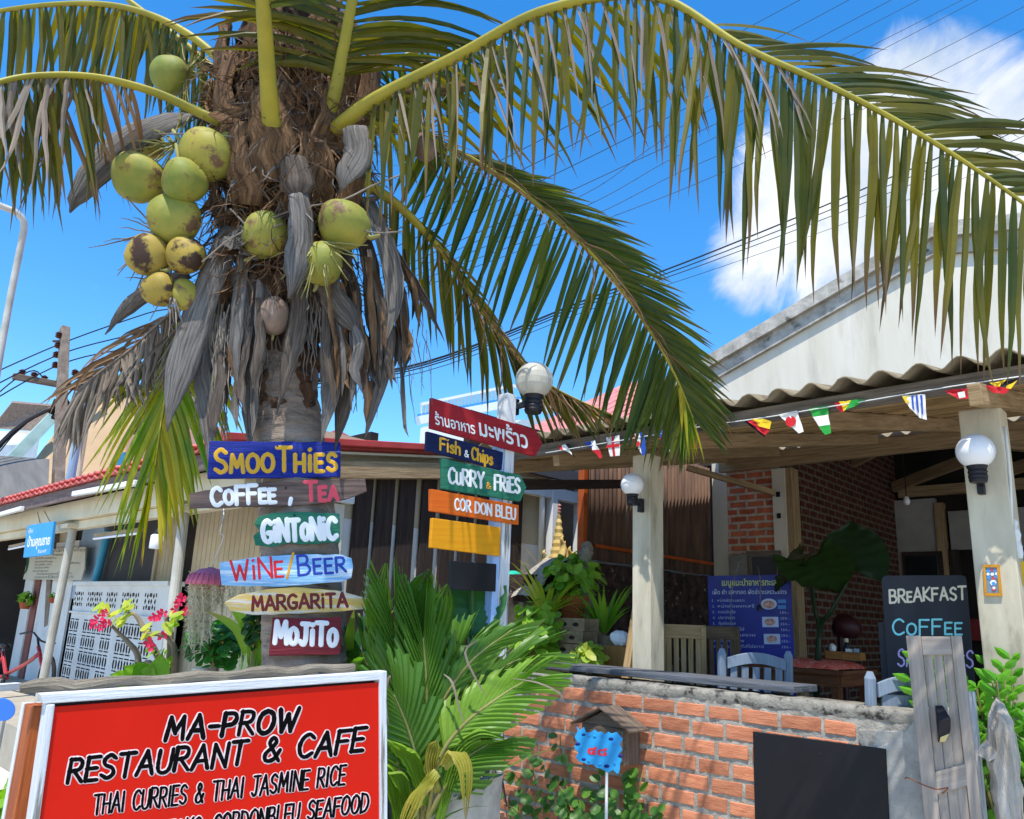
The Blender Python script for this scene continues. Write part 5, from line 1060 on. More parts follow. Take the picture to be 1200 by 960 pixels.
mb = MB(); mb.box((bx+.1, 3.694, bz+.02), (bx+.146, 3.699, bz+.18), m_oldwood); mb.build('corner_strip', bh)
m_bluepl = M('bright_blue_paint', '#2b9bd8', '#2490cc', scale=6, rough=.5, bump=.06)
pq = thing('number_plaque', onD(710, 905, 4.2), 'bright blue carved plaque with red Thai house number on a white stick', 'plaque')
PQ = facing(702, 880, 4.05); pol = []
rd2 = random.Random(3)
for (x, y) in ((676, 851), (680, 856), (684, 853), (688, 858), (693, 859), (696, 855), (700, 859), (704, 858), (708, 860), (713, 857), (716, 861), (722, 858), (726, 862), (729, 866), (726, 872), (729, 878), (725, 884), (729, 890), (726, 896), (727, 904), (723, 908), (718, 903), (713, 906), (708, 903), (703, 900), (698, 899), (694, 895), (688, 897), (683, 893), (678, 893), (674, 888), (677, 882), (673, 876), (677, 870), (674, 864), (677, 858)):
    pol.append((x+rd2.uniform(-1, 1), y+rd2.uniform(-1, 1)))
ob = board('plaque_board', PQ, pol, m_bluepl, None, None, .012, parent=pq)
mb = MB()
for (x, y, r) in ((677, 872, 2), (727, 886, 2), (711, 898, 2.2), (684, 861, 1.6), (716, 866, 2), (684, 890, 1.8)):
    mb.prism([PQ.p(x+r*1.6*math.cos(k*R(60)), y+r*math.sin(k*R(60)), .0006) for k in range(6)], PQ.n*.0006, m_navy)
for (x, y, a) in ((690, 862, 0), (706, 863, .4), (719, 872, 1.2), (720, 895, 2), (690, 892, 2.6), (680, 880, 1.5), (703, 896, .2), (697, 863, 2.8)):
    mb.ball(PQ.p(x, y, .002), .011, m_bluepl, sc=(1, .55, .35), axes=(RT*math.cos(a)+UP*math.sin(a), UP*math.cos(a)-RT*math.sin(a), PQ.n), n=10)
mb.build('carving', pq, smooth=True)
mb = MB(); typeset(mb, PQ, '๔๘', (688, 883), (711, 886), 10.5, p_red, off=.003, bold=.03); mb.build('lettering', pq)
mb = MB(); a = PQ.p(711, 905, -.01); mb.tube([a, V((a.x, a.y, 0))], .008, m_white, n=8); mb.build('stick', pq)
# climbing vine over the wall foot
l_vine = leaf('vine_leaf', '#3f6a26', '#5f8a35', tr=.3, rough=.4)
vn = thing('creeping_vine', onY(690, 1000, 3.7), 'round-leaved green vine creeping over the foot of the brick wall', 'vine'); vn.location.z = 0
mb = MB(); ml = MB()
def rleaf(mb, p, r, nn, mat, el=1.25, n=9, cup=.12):
    nn = nn.normalized(); a = nn.cross(V((rd.uniform(-1, 1), rd.uniform(-1, 1), rd.uniform(-1, 1)))).normalized(); b = nn.cross(a); vs = [p+nn*(-cup*r)]; 
    for k in range(n):
        g = 2*math.pi*k/n; q = r*(1-.18*math.cos(g)**8*(1 if math.cos(g) < 0 else -1)); vs.append(p+a*(q*el*math.cos(g))+b*(q*math.sin(g)))
    mb.add(vs, [(0, 1+k, 1+(k+1) % n) for k in range(n)], mat, t=[.2]*(n+1))
base_pts = [(600, 990), (640, 1000), (680, 1005), (720, 1000), (760, 985)]
for (x0, y0, x1_, y1_) in ((640, 1000, 600, 905), (640, 1000, 615, 880), (680, 1000, 632, 893), (660, 1000, 655, 862), (690, 1000, 700, 905), (700, 1000, 690, 922), (720, 1000, 750, 905), (740, 1000, 733, 910), (730, 1000, 760, 955), (700, 1000, 668, 930), (640, 1000, 590, 940), (700, 1000, 715, 925), (650, 1000, 585, 965), (690, 1000, 640, 935), (720, 1000, 775, 948), (660, 1000, 672, 960), (700, 1000, 738, 955), (680, 1000, 655, 920)):
    k = []; off = rd.uniform(.04, .3)
    for j in range(9):
        t = j/8; k.append(onY(x0+(x1_-x0)*t+rd.uniform(-3, 3)+8*math.sin(t*3), y0+(y1_-y0)*t, 3.84-off*(1-t*.7)))
    mb.tube(k, .0035, m_gstalk, n=4)
    for j in range(11):
        t = .25+.75*j/10; i = min(int(t*8), 7); p = k[i].lerp(k[i+1], t*8-i)+V((rd.uniform(-.05, .05), rd.uniform(-.06, .02), rd.uniform(-.03, .03)))
        rleaf(ml, p, rd.uniform(.018, .036), V((rd.uniform(-.5, .7), -1, rd.uniform(.2, 1.3))), l_vine)
mb.build('stems', vn); ml.build('leaves', vn)
mb = MB(); mb.tube(cr_pts([onY(586, 835, 3.83), onY(590, 870, 3.82), onY(588, 905, 3.83), onY(594, 945, 3.82)], 14), .006, m_wire, n=6); tag(mb.build('cable'), 'black cable hanging down the left end of the brick wall', 'cable')
# ------------------------------------------------------------------ terrace furniture
m_greyplank = wood('blue_grey_plank', '#6b6f76', '#4d5055', c3='#34353a', isl=.12, bump=.3)
ct = thing('plank_counter', (-2.65, 4.05, .55), 'long weathered grey plank counter top behind the low brick wall', 'table')
for k in range(3): 
    mb = MB(); mb.box((-3.5+rd.uniform(-.03, .03), 3.93+k*.09, 1.275), (-1.72+rd.uniform(-.02, .02), 4.015+k*.09, 1.31), m_greyplank); mb.build('plank', ct, bevel=.004, disp=.003, dscale=5)
for x in (-3.3, -2.5, -1.9):
    mb = MB(); mb.box((x, 4.05, .55), (x+.06, 4.11, 1.274), m_greyplank); mb.build('leg', ct)
def make_chair(name, o, rt, w, h, style, m1, label, group=None):
    """o floor point under the back, rt = direction across, back leans away from the sitter"""
    o = V(o); rt = V(rt).normalized(); fwd = Z.cross(rt)          # sitter side
    t = thing(name, o, label, 'chair', group); L_ = lambda a, b, c_: o+rt*a+fwd*b+Z*c_
    if style == 'slat':
        lean = lambda z: -(z-.42)*.22
        for sg in (-1, 1):
            mb = MB(); mb.bar(L_(sg*(w/2-.02), .2, 0), L_(sg*(w/2-.02), lean(h), h), .035, .045, m1, up=fwd); mb.build('back_post', t, bevel=.003)
            mb = MB(); mb.bar(L_(sg*(w/2-.05), -.02, 0), L_(sg*(w/2-.05), .42, .43), .03, .035, m1, up=fwd); mb.build('leg', t)
        mb = MB(); mb.bar(L_(-w/2+.01, lean(h-.03), h-.035), L_(w/2-.01, lean(h-.03), h-.035), .022, .09, m1); mb.build('top_rail', t, bevel=.004)
        mb = MB(); mb.bar(L_(-w/2+.03, lean(.5), .5), L_(w/2-.03, lean(.5), .5), .02, .05, m1); mb.build('lower_rail', t)
        for k in range(5):
            a = -w/2+.055+(w-.11)*k/4; mb = MB(); mb.bar(L_(a, lean(.5), .5), L_(a, lean(h-.07), h-.07), .032, .012, m1, up=fwd); mb.build('slat', t)
        mb = MB()
        for k in range(6): mb.bar(L_(-w/2+.02, .06+k*.065, .44), L_(w/2-.02, .06+k*.065, .44), .055, .018, m1)
        mb.build('seat', t)
    else:
        for sg in (-1, 1):
            mb = MB(); pts = [L_(sg*(w/2-.025), 0, 0), L_(sg*(w/2-.025), 0, .45), L_(sg*(w/2-.025), -.04, h-.03), L_(sg*(w/2-.025), -.042, h)]
            mb.tube(pts, [.027, .027, .027, .014], m1, n=8); mb.build('back_post', t)
            mb = MB(); mb.bar(L_(sg*(w/2-.03), .40, 0), L_(sg*(w/2-.03), .40, .43), .045, .045, m1, up=fwd); mb.build('leg', t)
        mb = MB(); n_ = 10
        up_arc = [(-w/2+.05+(w-.1)*i/n_, h-.05+.035*math.sin(math.pi*i/n_)) for i in range(n_+1)]; lo = [(a, z-.065) for a, z in reversed(up_arc)]
        mb.prism([L_(a, -.045, z) for a, z in up_arc+lo], -fwd*.022, m1); mb.build('top_rail', t, bevel=.003)
        mb = MB(); mb.bar(L_(-w/2+.04, -.02, .56), L_(w/2-.04, -.02, .56), .022, .04, m1); mb.build('lower_rail', t)
        for k in range(5):
            a = -w/2+.09+(w-.18)*k/4; mb = MB(); mb.bar(L_(a, -.02, .56), L_(a, -.05, h-.1), .04, .014, m1, up=fwd); mb.build('slat', t)
        mb = MB(); mb.bar(L_(-w/2+.01, .2, .44), L_(w/2-.01, .2, .44), .42, .03, m1); mb.build('seat', t, bevel=.006)
    return t
m_chairw = wood('pale_teak', '#b39871', '#94794f', isl=.1, bump=.15); m_chaird = wood('shaded_teak', '#6b5844', '#4d3f31', isl=.1, bump=.15); m_chairb = wood('blue_grey_paint', '#8593a3', '#74818f', isl=.06, bump=.12, c3='#5d6772', thr=.68)  # second teak is the first with shade put into its colour
def onfloor(px, py, y, z=.55): q = onY(px, py, y); return V((q.x, q.y, z))
side = V((.85, .35, 0))
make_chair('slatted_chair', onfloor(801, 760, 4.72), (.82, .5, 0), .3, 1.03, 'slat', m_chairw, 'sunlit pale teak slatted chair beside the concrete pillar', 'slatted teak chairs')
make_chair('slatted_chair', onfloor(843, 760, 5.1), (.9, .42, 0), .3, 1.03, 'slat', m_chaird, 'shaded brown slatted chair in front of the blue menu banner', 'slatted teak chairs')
make_chair('arched_chair', onfloor(883, 780, 4.5), (.72, .69, 0), .45, .91, 'arch', m_chairb, 'blue-grey wooden chair with arched back behind the plank counter', 'blue-grey chairs')
make_chair('arched_chair', onfloor(1052, 800, 4.05), (.75, .66, 0), .34, .86, 'arch', m_chairb, 'blue-grey wooden chair partly hidden by the leaning shutter', 'blue-grey chairs')
m_tabw = wood('reddish_table_wood', '#7c4d31', '#5c3823', isl=.1, bump=.15)
tb = thing('carved_table', onD(960, 800, 5.9), 'dark wooden table with carved apron under a red cloth', 'table')
k = onD(988, 787, 5.6); tx1, ty0, tz = k.x, k.y, k.z; tb.location = (tx1-.5, ty0+.4, .55)
mb = MB(); mb.box((tx1-.92, ty0, tz-.035), (tx1, ty0+.72, tz), m_tabw); mb.build('tabletop', tb, bevel=.005)
mb = MB(); mb.box((tx1-.86, ty0+.05, tz-.12), (tx1-.06, ty0+.08, tz-.036), m_tabw); mb.box((tx1-.08, ty0+.081, tz-.12), (tx1-.05, ty0+.66, tz-.036), m_tabw); mb.build('apron', tb)
for a, b in ((-.86, .06), (-.06-.06, .06), (-.86, .62), (-.12, .62)):
    mb = MB(); mb.box((tx1+a, ty0+b, .55), (tx1+a+.065, ty0+b+.065, tz-.122), m_tabw); mb.build('leg', tb, bevel=.005)
m_cloth = M('red_patterned_cloth', '#e0553c', '#ea8068', scale=14, rough=.85, bump=.1, c3='#f0c8c0', thr=.56, c3s=26)  # sunlight on the cloth put into its colour as a brighter red
mb = MB(); n = 24; vs = []; fs = []
for i in range(n+1):
    for j in range(n+1):
        u, v = i/n, j/n; e = min(u, v, 1-u, 1-v); x = tx1-.86+.8*u; y = ty0+.04+.62*v; vs.append((x, y, tz+.004+.055*min(1, e*6)**.5+.006*mnoise.noise(V((x*14, y*14, 0)))))
for i in range(n):
    for j in range(n): q = i*(n+1)+j; fs.append((q, q+n+1, q+n+2, q+1))
mb.add(vs, fs, m_cloth); tag(mb.build('tablecloth', smooth=True), 'folded red patterned cloth lying on the carved table', 'tablecloth')
tzz = tz+.066
m_tan = wood('tan_box', '#a8773f', '#8c6132', isl=.1)
for (px, w, lb) in ((976, .13, 'tan tissue box with white tissue on the red-clothed table'), (997, .15, 'tan condiment box right of the tissue box on the table')):
    y_ = ty0+.50; q = onY(px, 765, y_); t = thing('wooden_box', (q.x, y_, tzz), lb, 'box', 'tan boxes on the table')
    mb = MB(); mb.box((q.x-w/2, y_, tzz), (q.x+w/2, y_+.11, tzz+.06), m_tan); mb.build('box_body', t, bevel=.003)
    if px == 976: mb = MB(); mb.ball((q.x-.02, y_+.05, tzz+.085), .035, m_white, sc=(.8, .5, 1.1), n=8); mb.build('tissue', t, disp=.012, dscale=30)
    else: mb = MB(); mb.box((q.x-.05, y_+.03, tzz+.061), (q.x-.005, y_+.07, tzz+.085), m_white); mb.box((q.x+.015, y_+.03, tzz+.061), (q.x+.045, y_+.06, tzz+.09), m_blueglass); mb.build('packets', t)
y_ = ty0+.63; q = onY(992.5, 762, y_); t = thing('sauce_bottle', (q.x, y_, tzz), 'dark sauce bottle with cream cap behind the tan boxes', 'bottle')
mb = MB(); mb.lathe((q.x, y_, tzz), [(0, .028), (.09, .028), (.12, .014), (.135, .013)], m_glassy, n=14); mb.build('glass', t, smooth=True); mb = MB(); mb.lathe((q.x, y_, tzz+.136), [(0, .017), (.03, .016)], m_cream, n=12); mb.build('cap', t)
m_dkred = M('dark_red_plastic', '#3a1216', '#300e12', scale=4, rough=.5, bump=.02)
y_ = 6.9; q = onY(985, 730, y_); t = thing('red_fan', (q.x, y_, .55), 'dark red pedestal fan standing in the shade behind the table', 'fan')
mb = MB(); mb.tube([(q.x, y_, .55), (q.x, y_, q.z)], .035, m_dkred, n=10); mb.build('stem', t); mb = MB(); mb.lathe((q.x, y_, .55), [(0, .2), (.03, .19), (.05, .05)], m_dkred, n=18); mb.build('base', t)
mb = MB(); mb.lathe(V((q.x, y_+.05, q.z))-RT*.09, [(0, .05), (.03, .1), (.12, .11), (.2, .08), (.24, .03)], m_dkred, n=16, axis=RT*.9-UP*.2-FW*.4); mb.build('motor_head', t, smooth=True)
# chalk boards
p_cream = flat('cream_chalk', '#e6d8bd', .8); p_cyan = flat('cyan_chalk', '#8fe0e6', .8); p_lilac = flat('lilac_chalk', '#c8aee0', .8)
m_chalk = M('smeared_chalkboard', '#26272c', '#34363d', scale=2, rough=.65, bump=.03, c3='#474a52', thr=.6, c3s=2, soft=.2, stretch=(2, 2, .5))
PB = facing(1085, 740, 4.02); rc = [(1033, 680), (1034.5, 676), (1038, 674.5), (1127, 674), (1131, 675.5), (1132.5, 679), (1143, 800), (1147, 870), (1046, 870)]
ob = board('chalk_menu_board', PB, rc, m_chalk, 'grey chalkboard reading BREAKFAST, COFFEE, SMOOTHIES in front of the pillar', 'menu board', .02)
mb = MB(); letters(mb, PB, 'BReAKFAST', (1043, 706), (1132, 702.5), 15, 2.6, p_cream, jit=.05); letters(mb, PB, 'CoFFee', (1046, 743.5), (1127, 743), 18, 2.4, p_cyan, jit=.04); letters(mb, PB, 'SMooTHieS', (1052, 780), (1140, 783), 20, 2.2, p_lilac, jit=.04); mb.build('lettering', ob)
board('spare_board', facing(1040, 750, 4.12), [(1029, 729), (1048, 728), (1052, 860), (1038, 860)], m_chalk, 'narrow grey board edge sticking out behind the chalkboard', 'board', .02)
# leaning shutter with solar lamp
m_shut = wood('grey_shutter_wood', '#a79b8e', '#8d8277', isl=.08, bump=.15, c3='#766c62', thr=.66)
sh = thing('shutter_panel', onD(1115, 960, 3.2), 'grey weathered wooden shutter standing at the end of the brick wall', 'shutter'); sh.location.z = 0
PSH = facing(1105, 850, 3.18)
def sl(poly, off, th, name, mat=m_shut, b=.003): return slab(PSH, poly, off, th, mat, name, sh, b)
sl([(1061.5, 745), (1079, 745), (1112, 1060), (1094, 1060)], .0, .035, 'stile'); sl([(1114, 745), (1127, 745), (1163, 1060), (1148, 1060)], .0, .035, 'stile')
sl([(1079.3, 746), (1113.7, 746), (1116.3, 767), (1081.5, 768)], -.002, .03, 'rail'); sl([(1095.5, 905), (1132, 895), (1134.5, 921), (1098, 932)], -.002, .03, 'rail')
for i in range(3): 
    f0_, f1_ = i/3+.012, (i+1)/3-.012; x = lambda f, y: (1079+(y-745)*.1045)+f*((1114+(y-745)*.1095)-(1079+(y-745)*.1045)); sl([(x(f0_, 762), 762), (x(f1_, 762), 762), (x(f1_, 1060), 1060), (x(f0_, 1060), 1060)], -.014, .012, 'inset_board', b=.002)
mb = MB(); a = PSH.p(1139, 812, -.07); mb.bar((a.x, a.y, 0), a, .045, .02, m_whitewood, up=(1, 0, 0)); tag(mb.build('wooden_batten'), 'pale upright batten just behind the right edge of the shutter', 'batten')
sp = thing('solar_lamp', PSH.p(1108, 868), 'black wedge-shaped solar lamp fixed on the grey shutter', 'lamp')
mb = MB(); A_ = [PSH.p(1095.5, 826.5, .002), PSH.p(1099, 870, .002)]; w_ = RT*.062
a0, a1 = A_; b0 = a0+PSH.n*.02+w_*.2; vs = [a0, a0+w_*.55, a0+w_*1.0+PSH.n*.075-Z*.045, a0+PSH.n*.075-Z*.055+w_*.25, a1, a1+w_*.5, a1+w_*.95+PSH.n*.055+Z*.05, a1+PSH.n*.055+w_*.1+Z*.03]
mb.add(vs, [(0, 1, 2, 3), (7, 6, 5, 4), (0, 3, 7, 4), (1, 5, 6, 2), (3, 2, 6, 7), (0, 4, 5, 1)], m_blackpl); mb.build('housing', sp, bevel=.003)
m_led = flat('led_face', '#cfc48a', .3); c1_ = (vs[4]+vs[5]+vs[6]+vs[7])/4; nn = (vs[5]-vs[4]).cross(vs[7]-vs[4]).normalized(); nn = -nn if nn.z > 0 else nn
mb = MB(); mb.prism([c1_+(v-c1_)*.7+nn*.002 for v in (vs[4], vs[5], vs[6], vs[7])], nn*.002, m_led); mb.build('led_panel', sp)
m_copper = flat('rusty_wire', '#7a4a30', .6)
mb = MB(); mb.tube(cr_pts([PSH.p(1061, 912, .01), PSH.p(1064, 910, .03), PSH.p(1080, 918, .02), PSH.p(1098, 924, .02), PSH.p(1111, 922, .02), PSH.p(1104, 929, .02)], 20), .003, m_copper, n=5); tag(mb.build('tie_wire'), 'rusty tie wire twisted round the shutter', 'wire')
# pictures on the right pillar and beyond
m_yframe = wood('yellow_wood_frame', '#c98f2c', '#b87d22', isl=0); m_pcol = {k: flat('print_'+k, v, .5) for k, v in dict(blue='#4a8ac8', red='#c8453c', white='#dfe3e6', grey='#6d8396', yellow='#e0b82a').items()}
PR = Pl((0, 4.212, 0), (0, -1, 0)); t = thing('framed_print', PR.p(1163, 697), 'small yellow-framed print hanging on the right pillar', 'picture')
for pl_ in ([(1152, 662), (1171, 662), (1171, 665), (1152.3, 665)], [(1154, 695), (1174, 695), (1174.5, 698.5), (1154.3, 698.5)], [(1152.3, 665.2), (1155, 665.2), (1157, 694.8), (1154, 694.8)], [(1168.3, 665.2), (1171, 665.2), (1174, 694.8), (1171, 694.8)]): slab(PR, pl_, .006, .014, m_yframe, 'frame', t, 0)
slab(PR, [(1154, 664), (1170, 664), (1173, 696), (1156, 696)], .0, .004, m_pcol['grey'], 'print', t, 0)
mb = MB()
for (x, y, r, k) in ((1158, 669, 3, 'blue'), (1167, 669, 3, 'blue'), (1159, 677, 2.6, 'blue'), (1168, 676, 2.6, 'blue'), (1162.5, 668, 2, 'red'), (1163, 673, 2.3, 'white'), (1164, 678, 2.4, 'red'), (1158, 673, 2, 'white'), (1168, 672.5, 2, 'white'), (1164, 683, 4, 'white'), (1164.5, 684, 2.5, 'blue'), (1165, 690, 3, 'red'), (1165, 689, 2, 'white')):
    _off[0] = (_off[0]+.0002) % .003; mb.prism([PR.p(x+r*math.cos(g*R(60)), y+r*.9*math.sin(g*R(60)), .0006+_off[0]) for g in range(6)], PR.n*.0004, m_pcol[k])
mb.build('motif', t)
PR2 = Pl((0, 4.30, 0), (0, -1, 0)); t = board('yellow_poster', PR2, [(1187, 659), (1240, 654), (1244, 698), (1189, 699)], m_pcol['yellow'], 'yellow and white poster at the right edge beyond the pillar', 'poster', .006)
mb = MB(); mb.prism([PR2.p(*q, .001) for q in ((1187, 688), (1243, 686), (1244, 697), (1188, 698))], PR2.n*.0008, m_pcol['white']); mb.prism([PR2.p(*q, .0024) for q in ((1189, 691), (1195, 691), (1195, 696), (1189, 696))], PR2.n*.0008, m_pcol['blue']); mb.build('print', t)
wp_ = board('wood_panel', PR2, [(1187, 704), (1244, 702), (1250, 756), (1190, 757)], m_tabw, 'brown wooden panel below the yellow poster at the right edge', 'panel', .02)
mb = MB(); q = PR2.p(1215, 730, -.04); mb.bar((q.x, q.y, .55), q, .05, .04, m_tabw, up=(0, 1, 0)); mb.build('post', wp_)
mb = MB(); q = PR2.p(1222, 676, -.03); mb.bar((q.x, q.y, 1.6), q, .04, .03, m_tabw, up=(0, 1, 0)); mb.build('backing_post', t)
mb = MB()
for i, x in enumerate((1180, 1184)): mb.tube(cr_pts([onY(x-6, 500, 4.23), onY(x, 560, 4.24), onY(x+2, 620, 4.23), onY(x+5, 690, 4.24)], 12), .006, m_white, n=6)
mb.build('conduit', rb, smooth=True)
mb = MB(); mb.tube(cr_pts([onY(1186, 606, 4.28), onY(1189, 622, 4.27), onY(1192, 640, 4.27), onY(1196, 654, 4.27)], 10), [.012, .02, .02, .022, .024, .02, .02, .02, .018, .01], m_white, n=8, flatten=.6); tag(mb.build('hanging_brush', disp=.006, dscale=40), 'white brush hanging beside the right pillar', 'brush')
# wall globes
q = onY(741, 568, 4.10); globe_lamp(q, .076, None, 'smaller opal globe lamp on the left concrete pillar', False, arm=V((-2.84, 4.21, q.z-.13)), grp='opal globes on pillars')
q = onY(1143, 529, 4.08); globe_lamp(q, .084, None, 'larger opal globe lamp on the right pillar beside the rafter end', False, arm=V((-.87, 4.21, q.z-.15)), grp='opal globes on pillars')
# hanging bulbs inside
t = thing('bulb_lamp', onY(1062, 580, 8.6), 'bare bulb hanging in the dark dining room', 'lamp'); q = onY(1062, 582, 8.6)
mb = MB(); mb.tube([q, q+Z*.75], .006, m_wire, n=5); mb.build('cord', t); mb = MB(); mb.lathe(q-Z*.09, [(0, .02), (.03, .035), (.06, .03), (.09, .018)], m_globe, n=12); mb.build('bulb', t, smooth=True)
# ------------------------------------------------------------------ menu banner, plants on the terrace
m_banner = M('royal_blue_vinyl', '#1f2a9c', '#262f7c', scale=3, rough=.4, bump=.02, c3='#3345c8', thr=.56, c3s=2, soft=.25); p_lime = flat('lime_print', '#c3cf7c', .5); p_ice = flat('ice_print', '#b9c9e6', .5); p_food = M('food_print', '#a0584a', '#d9b8ac', scale=60, rough=.5, bump=0)
PM = Pl((0, 6.4, 0), (.1, -1, 0)); t = board('menu_banner', PM, [(829, 675), (926, 673), (934, 840), (834, 840)], m_banner, 'royal blue menu banner with Thai dishes and food photos', 'banner', .012)
mb = MB(); typeset(mb, PM, 'เมนูแนะนำอาหารทะเล', (846, 686.5), (910, 686), 7.5, p_lime, bold=.02, res=1); typeset(mb, PM, 'เผ็ด ยำ ปลาทอด ผัดฉ่าทะเลรวมมิตร', (835, 696.5), (922, 696), 5, p_ice, bold=.015, res=1)
for i, (tx, x1_) in enumerate((('หมึกผัดกะเพราะ', 873), ('หมึกผัดผงกะหรี่', 884), ('ทอดมันกุ้ง', 862), ('ปลาทอด', 861), ('กุ้งผัดซอส', 862), ('ยำถั่วพลูไข่', 872), ('ผัดฉ่าทะเลรวม', 885), ('ต้มยำกุ้ง', 872), ('ข้าวผัดปูใส่ไข่ดาว', 895))):
    y = 705.3+i*6.75; typeset(mb, PM, '%d.' % (i+1), (834.5+i*.25, y), (837.5+i*.25, y), 3, p_ice, res=1); typeset(mb, PM, tx, (841+i*.3, y), (x1_, y), 3.4, p_ice, res=1)
    if i > 1: typeset(mb, PM, '150.-', (914+i*.35, y+.6), (924+i*.35, y+.6), 3, p_ice, res=1)
    else: mb.prism([PM.p(*q, .0015) for q in ((911.5, y-2.6), (921, y-2.6), (921.2, y+1.6), (911.7, y+1.6))][::-1], PM.n*.0005, m_pcol['blue'])
mb.build('lettering', t)
mb = MB()
mb.prism([PM.p(901+9.5*math.cos(R(g*20)), 708+6.5*math.sin(R(g*20)), .001) for g in range(18)], PM.n*.0005, p_ice); mb.prism([PM.p(901+7*math.cos(R(g*20)), 708.5+4.6*math.sin(R(g*20)), .0022) for g in range(18)], PM.n*.0005, p_food)
for (a, b, c_, d_) in ((893, 723, 912, 735), (895, 743, 914, 755)):
    mb.prism([PM.p(*q, .001) for q in ((a, b), (c_, b), (c_+.6, d_), (a+.6, d_))], PM.n*.0005, p_ice); mb.prism([PM.p((a+c_)/2+6.5*math.cos(R(g*30)), (b+d_)/2+4.2*math.sin(R(g*30)), .0022) for g in range(12)], PM.n*.0005, p_food)
mb.build('food_photo', t)
t = thing('small_wooden_frame', onY(892, 676, 7.5), 'small grey wooden frame on the pier above the banner', 'frame'); PF = Pl((0, 7.6, 0), (0, -1, 0))
slab(PF, [(874, 646), (914, 645), (915, 651), (875, 652)], 0, .03, m_greywood, 'frame_rail', t); slab(PF, [(875, 652.3), (880, 652.2), (881, 676), (876, 676)], 0, .03, m_greywood, 'frame_stile', t); slab(PF, [(909, 651.7), (914.5, 651.6), (915, 676), (909.5, 676)], 0, .03, m_greywood, 'frame_stile', t); slab(PF, [(880, 652.5), (909, 652), (909.5, 676), (881, 676)], -.015, .01, m_void, 'backing', t, 0)
for (k, r_) in (([(868, 655), (862, 672), (857, 700), (857, 735), (861, 757), (872, 758)], .0035), ([(888, 664), (891, 680), (891, 700), (890, 712)], .0035)):
    mb = MB(); mb.tube(cr_pts([onY(x, y, 6.0) for x, y in k], 20), r_, m_string, n=5)
    if k[0][0] == 888: mb.lathe(onY(890, 716, 6.0), [(0, .018), (.03, .02), (.05, .012)], m_blackpl, n=10)
    tag(mb.build('light_cable'), 'pale looped cord hanging before the blue banner' if k[0][0] == 868 else 'short cord with empty lamp holder hanging before the banner', 'cord')
l_aloc = leaf('elephant_ear_leaf', '#1c3316', '#274019', tr=.12, rough=.35); l_deep = leaf('elephant_ear_shade', '#152a16', '#1e381c', tr=.12, rough=.35); l_bright = leaf('bright_leaf', '#6ca030', '#9ac044', tr=.45, rough=.4); l_lime = leaf('lime_strap_leaf', '#8fb33a', '#c2c24a', tip='#a88a4a', tr=.45, rough=.4, tip0=1.0)  # both elephant ear greens darkened to carry the shade they stand in
def heart(mb, base, tip, nrm, w, mat, wave=.05, n=12, lobe=.28):
    base, tip, nrm = V(base), V(tip), V(nrm); ax = tip-base; L_ = ax.length; ax.normalize(); sd = ax.cross(nrm).normalized(); nn = sd.cross(ax); vs = []; fs = []; ts = []
    m_ = 8
    for i in range(n+1):
        s = i/n; hw = w/2*(math.sin(math.pi*min(1, s*.72+.28))**.75)*(1 if s < .7 else 1-((s-.7)/.3)**2*.9)
        for j in range(-m_, m_+1):
            x = j/m_; sb = s-lobe*abs(x)*(1-s)**2; z = wave*w*(x*x)*.9+.03*w*math.cos(s*34-abs(x)*7)*min(1, abs(x)*4)-.12*L_*s*s
            vs.append(base+ax*(L_*sb)+sd*(hw*x)+nn*z); ts.append(s*.5)
    r = 2*m_+1
    for i in range(n):
        for j in range(2*m_): q = i*r+j; fs.append((q, q+1, q+r+1, q+r))
    mb.add(vs, fs, mat, ts)
al = thing('elephant_ear_plant', onY(960, 760, 5.9), 'tall elephant ear plant with two huge leaves in the shade', 'plant'); al.location.z = .55
for (b, tp, w, mt, nn, yy) in (((948, 655), (985, 692), .62, l_aloc, (.3, -.5, .8), 5.9), ((1000, 668), (997, 608), .52, l_deep, (.2, -1, .2), 6.1), ((940, 652), (905, 690), .5, l_aloc, (-.4, -.5, .8), 6.0)):
    q = onY(*b, yy); mb = MB(); heart(mb, q, onY(*tp, yy-.1 if mt is l_aloc else yy+.1), nn, w, mt); lf = mb.build('leaf', al, smooth=True)
    mb = MB(); g = onY(950, 780, 6.1); mb.tube(cr_pts([(g.x, g.y, .75), onY(960, 745, 6.1), onY(975 if b[0] > 960 else 955, 715, 6.05), q], 14), [.025-.001*i for i in range(14)], l_deep, n=8); mb.build('stem', al, smooth=True)
m_terra = M('terracotta', '#b3623f', '#9c5233', scale=6, rough=.85, bump=.1, c3='#c79c84', thr=.64)
g = onY(950, 780, 6.1); mb = MB(); mb.lathe((g.x, g.y, .55), [(0, .14), (.2, .19), (.24, .2), (.24, .17)], m_terra, n=20); mb.build('pot', al)
def pot(t, o, r, h, mat=None):
    mb = MB(); mb.lathe(o, [(0, r*.72), (h*.8, r*.95), (h*.8, r*1.05), (h, r*1.08), (h, r*.9), (h*.9, r*.88)], mat or m_terra, n=22); return mb.build('pot', t)
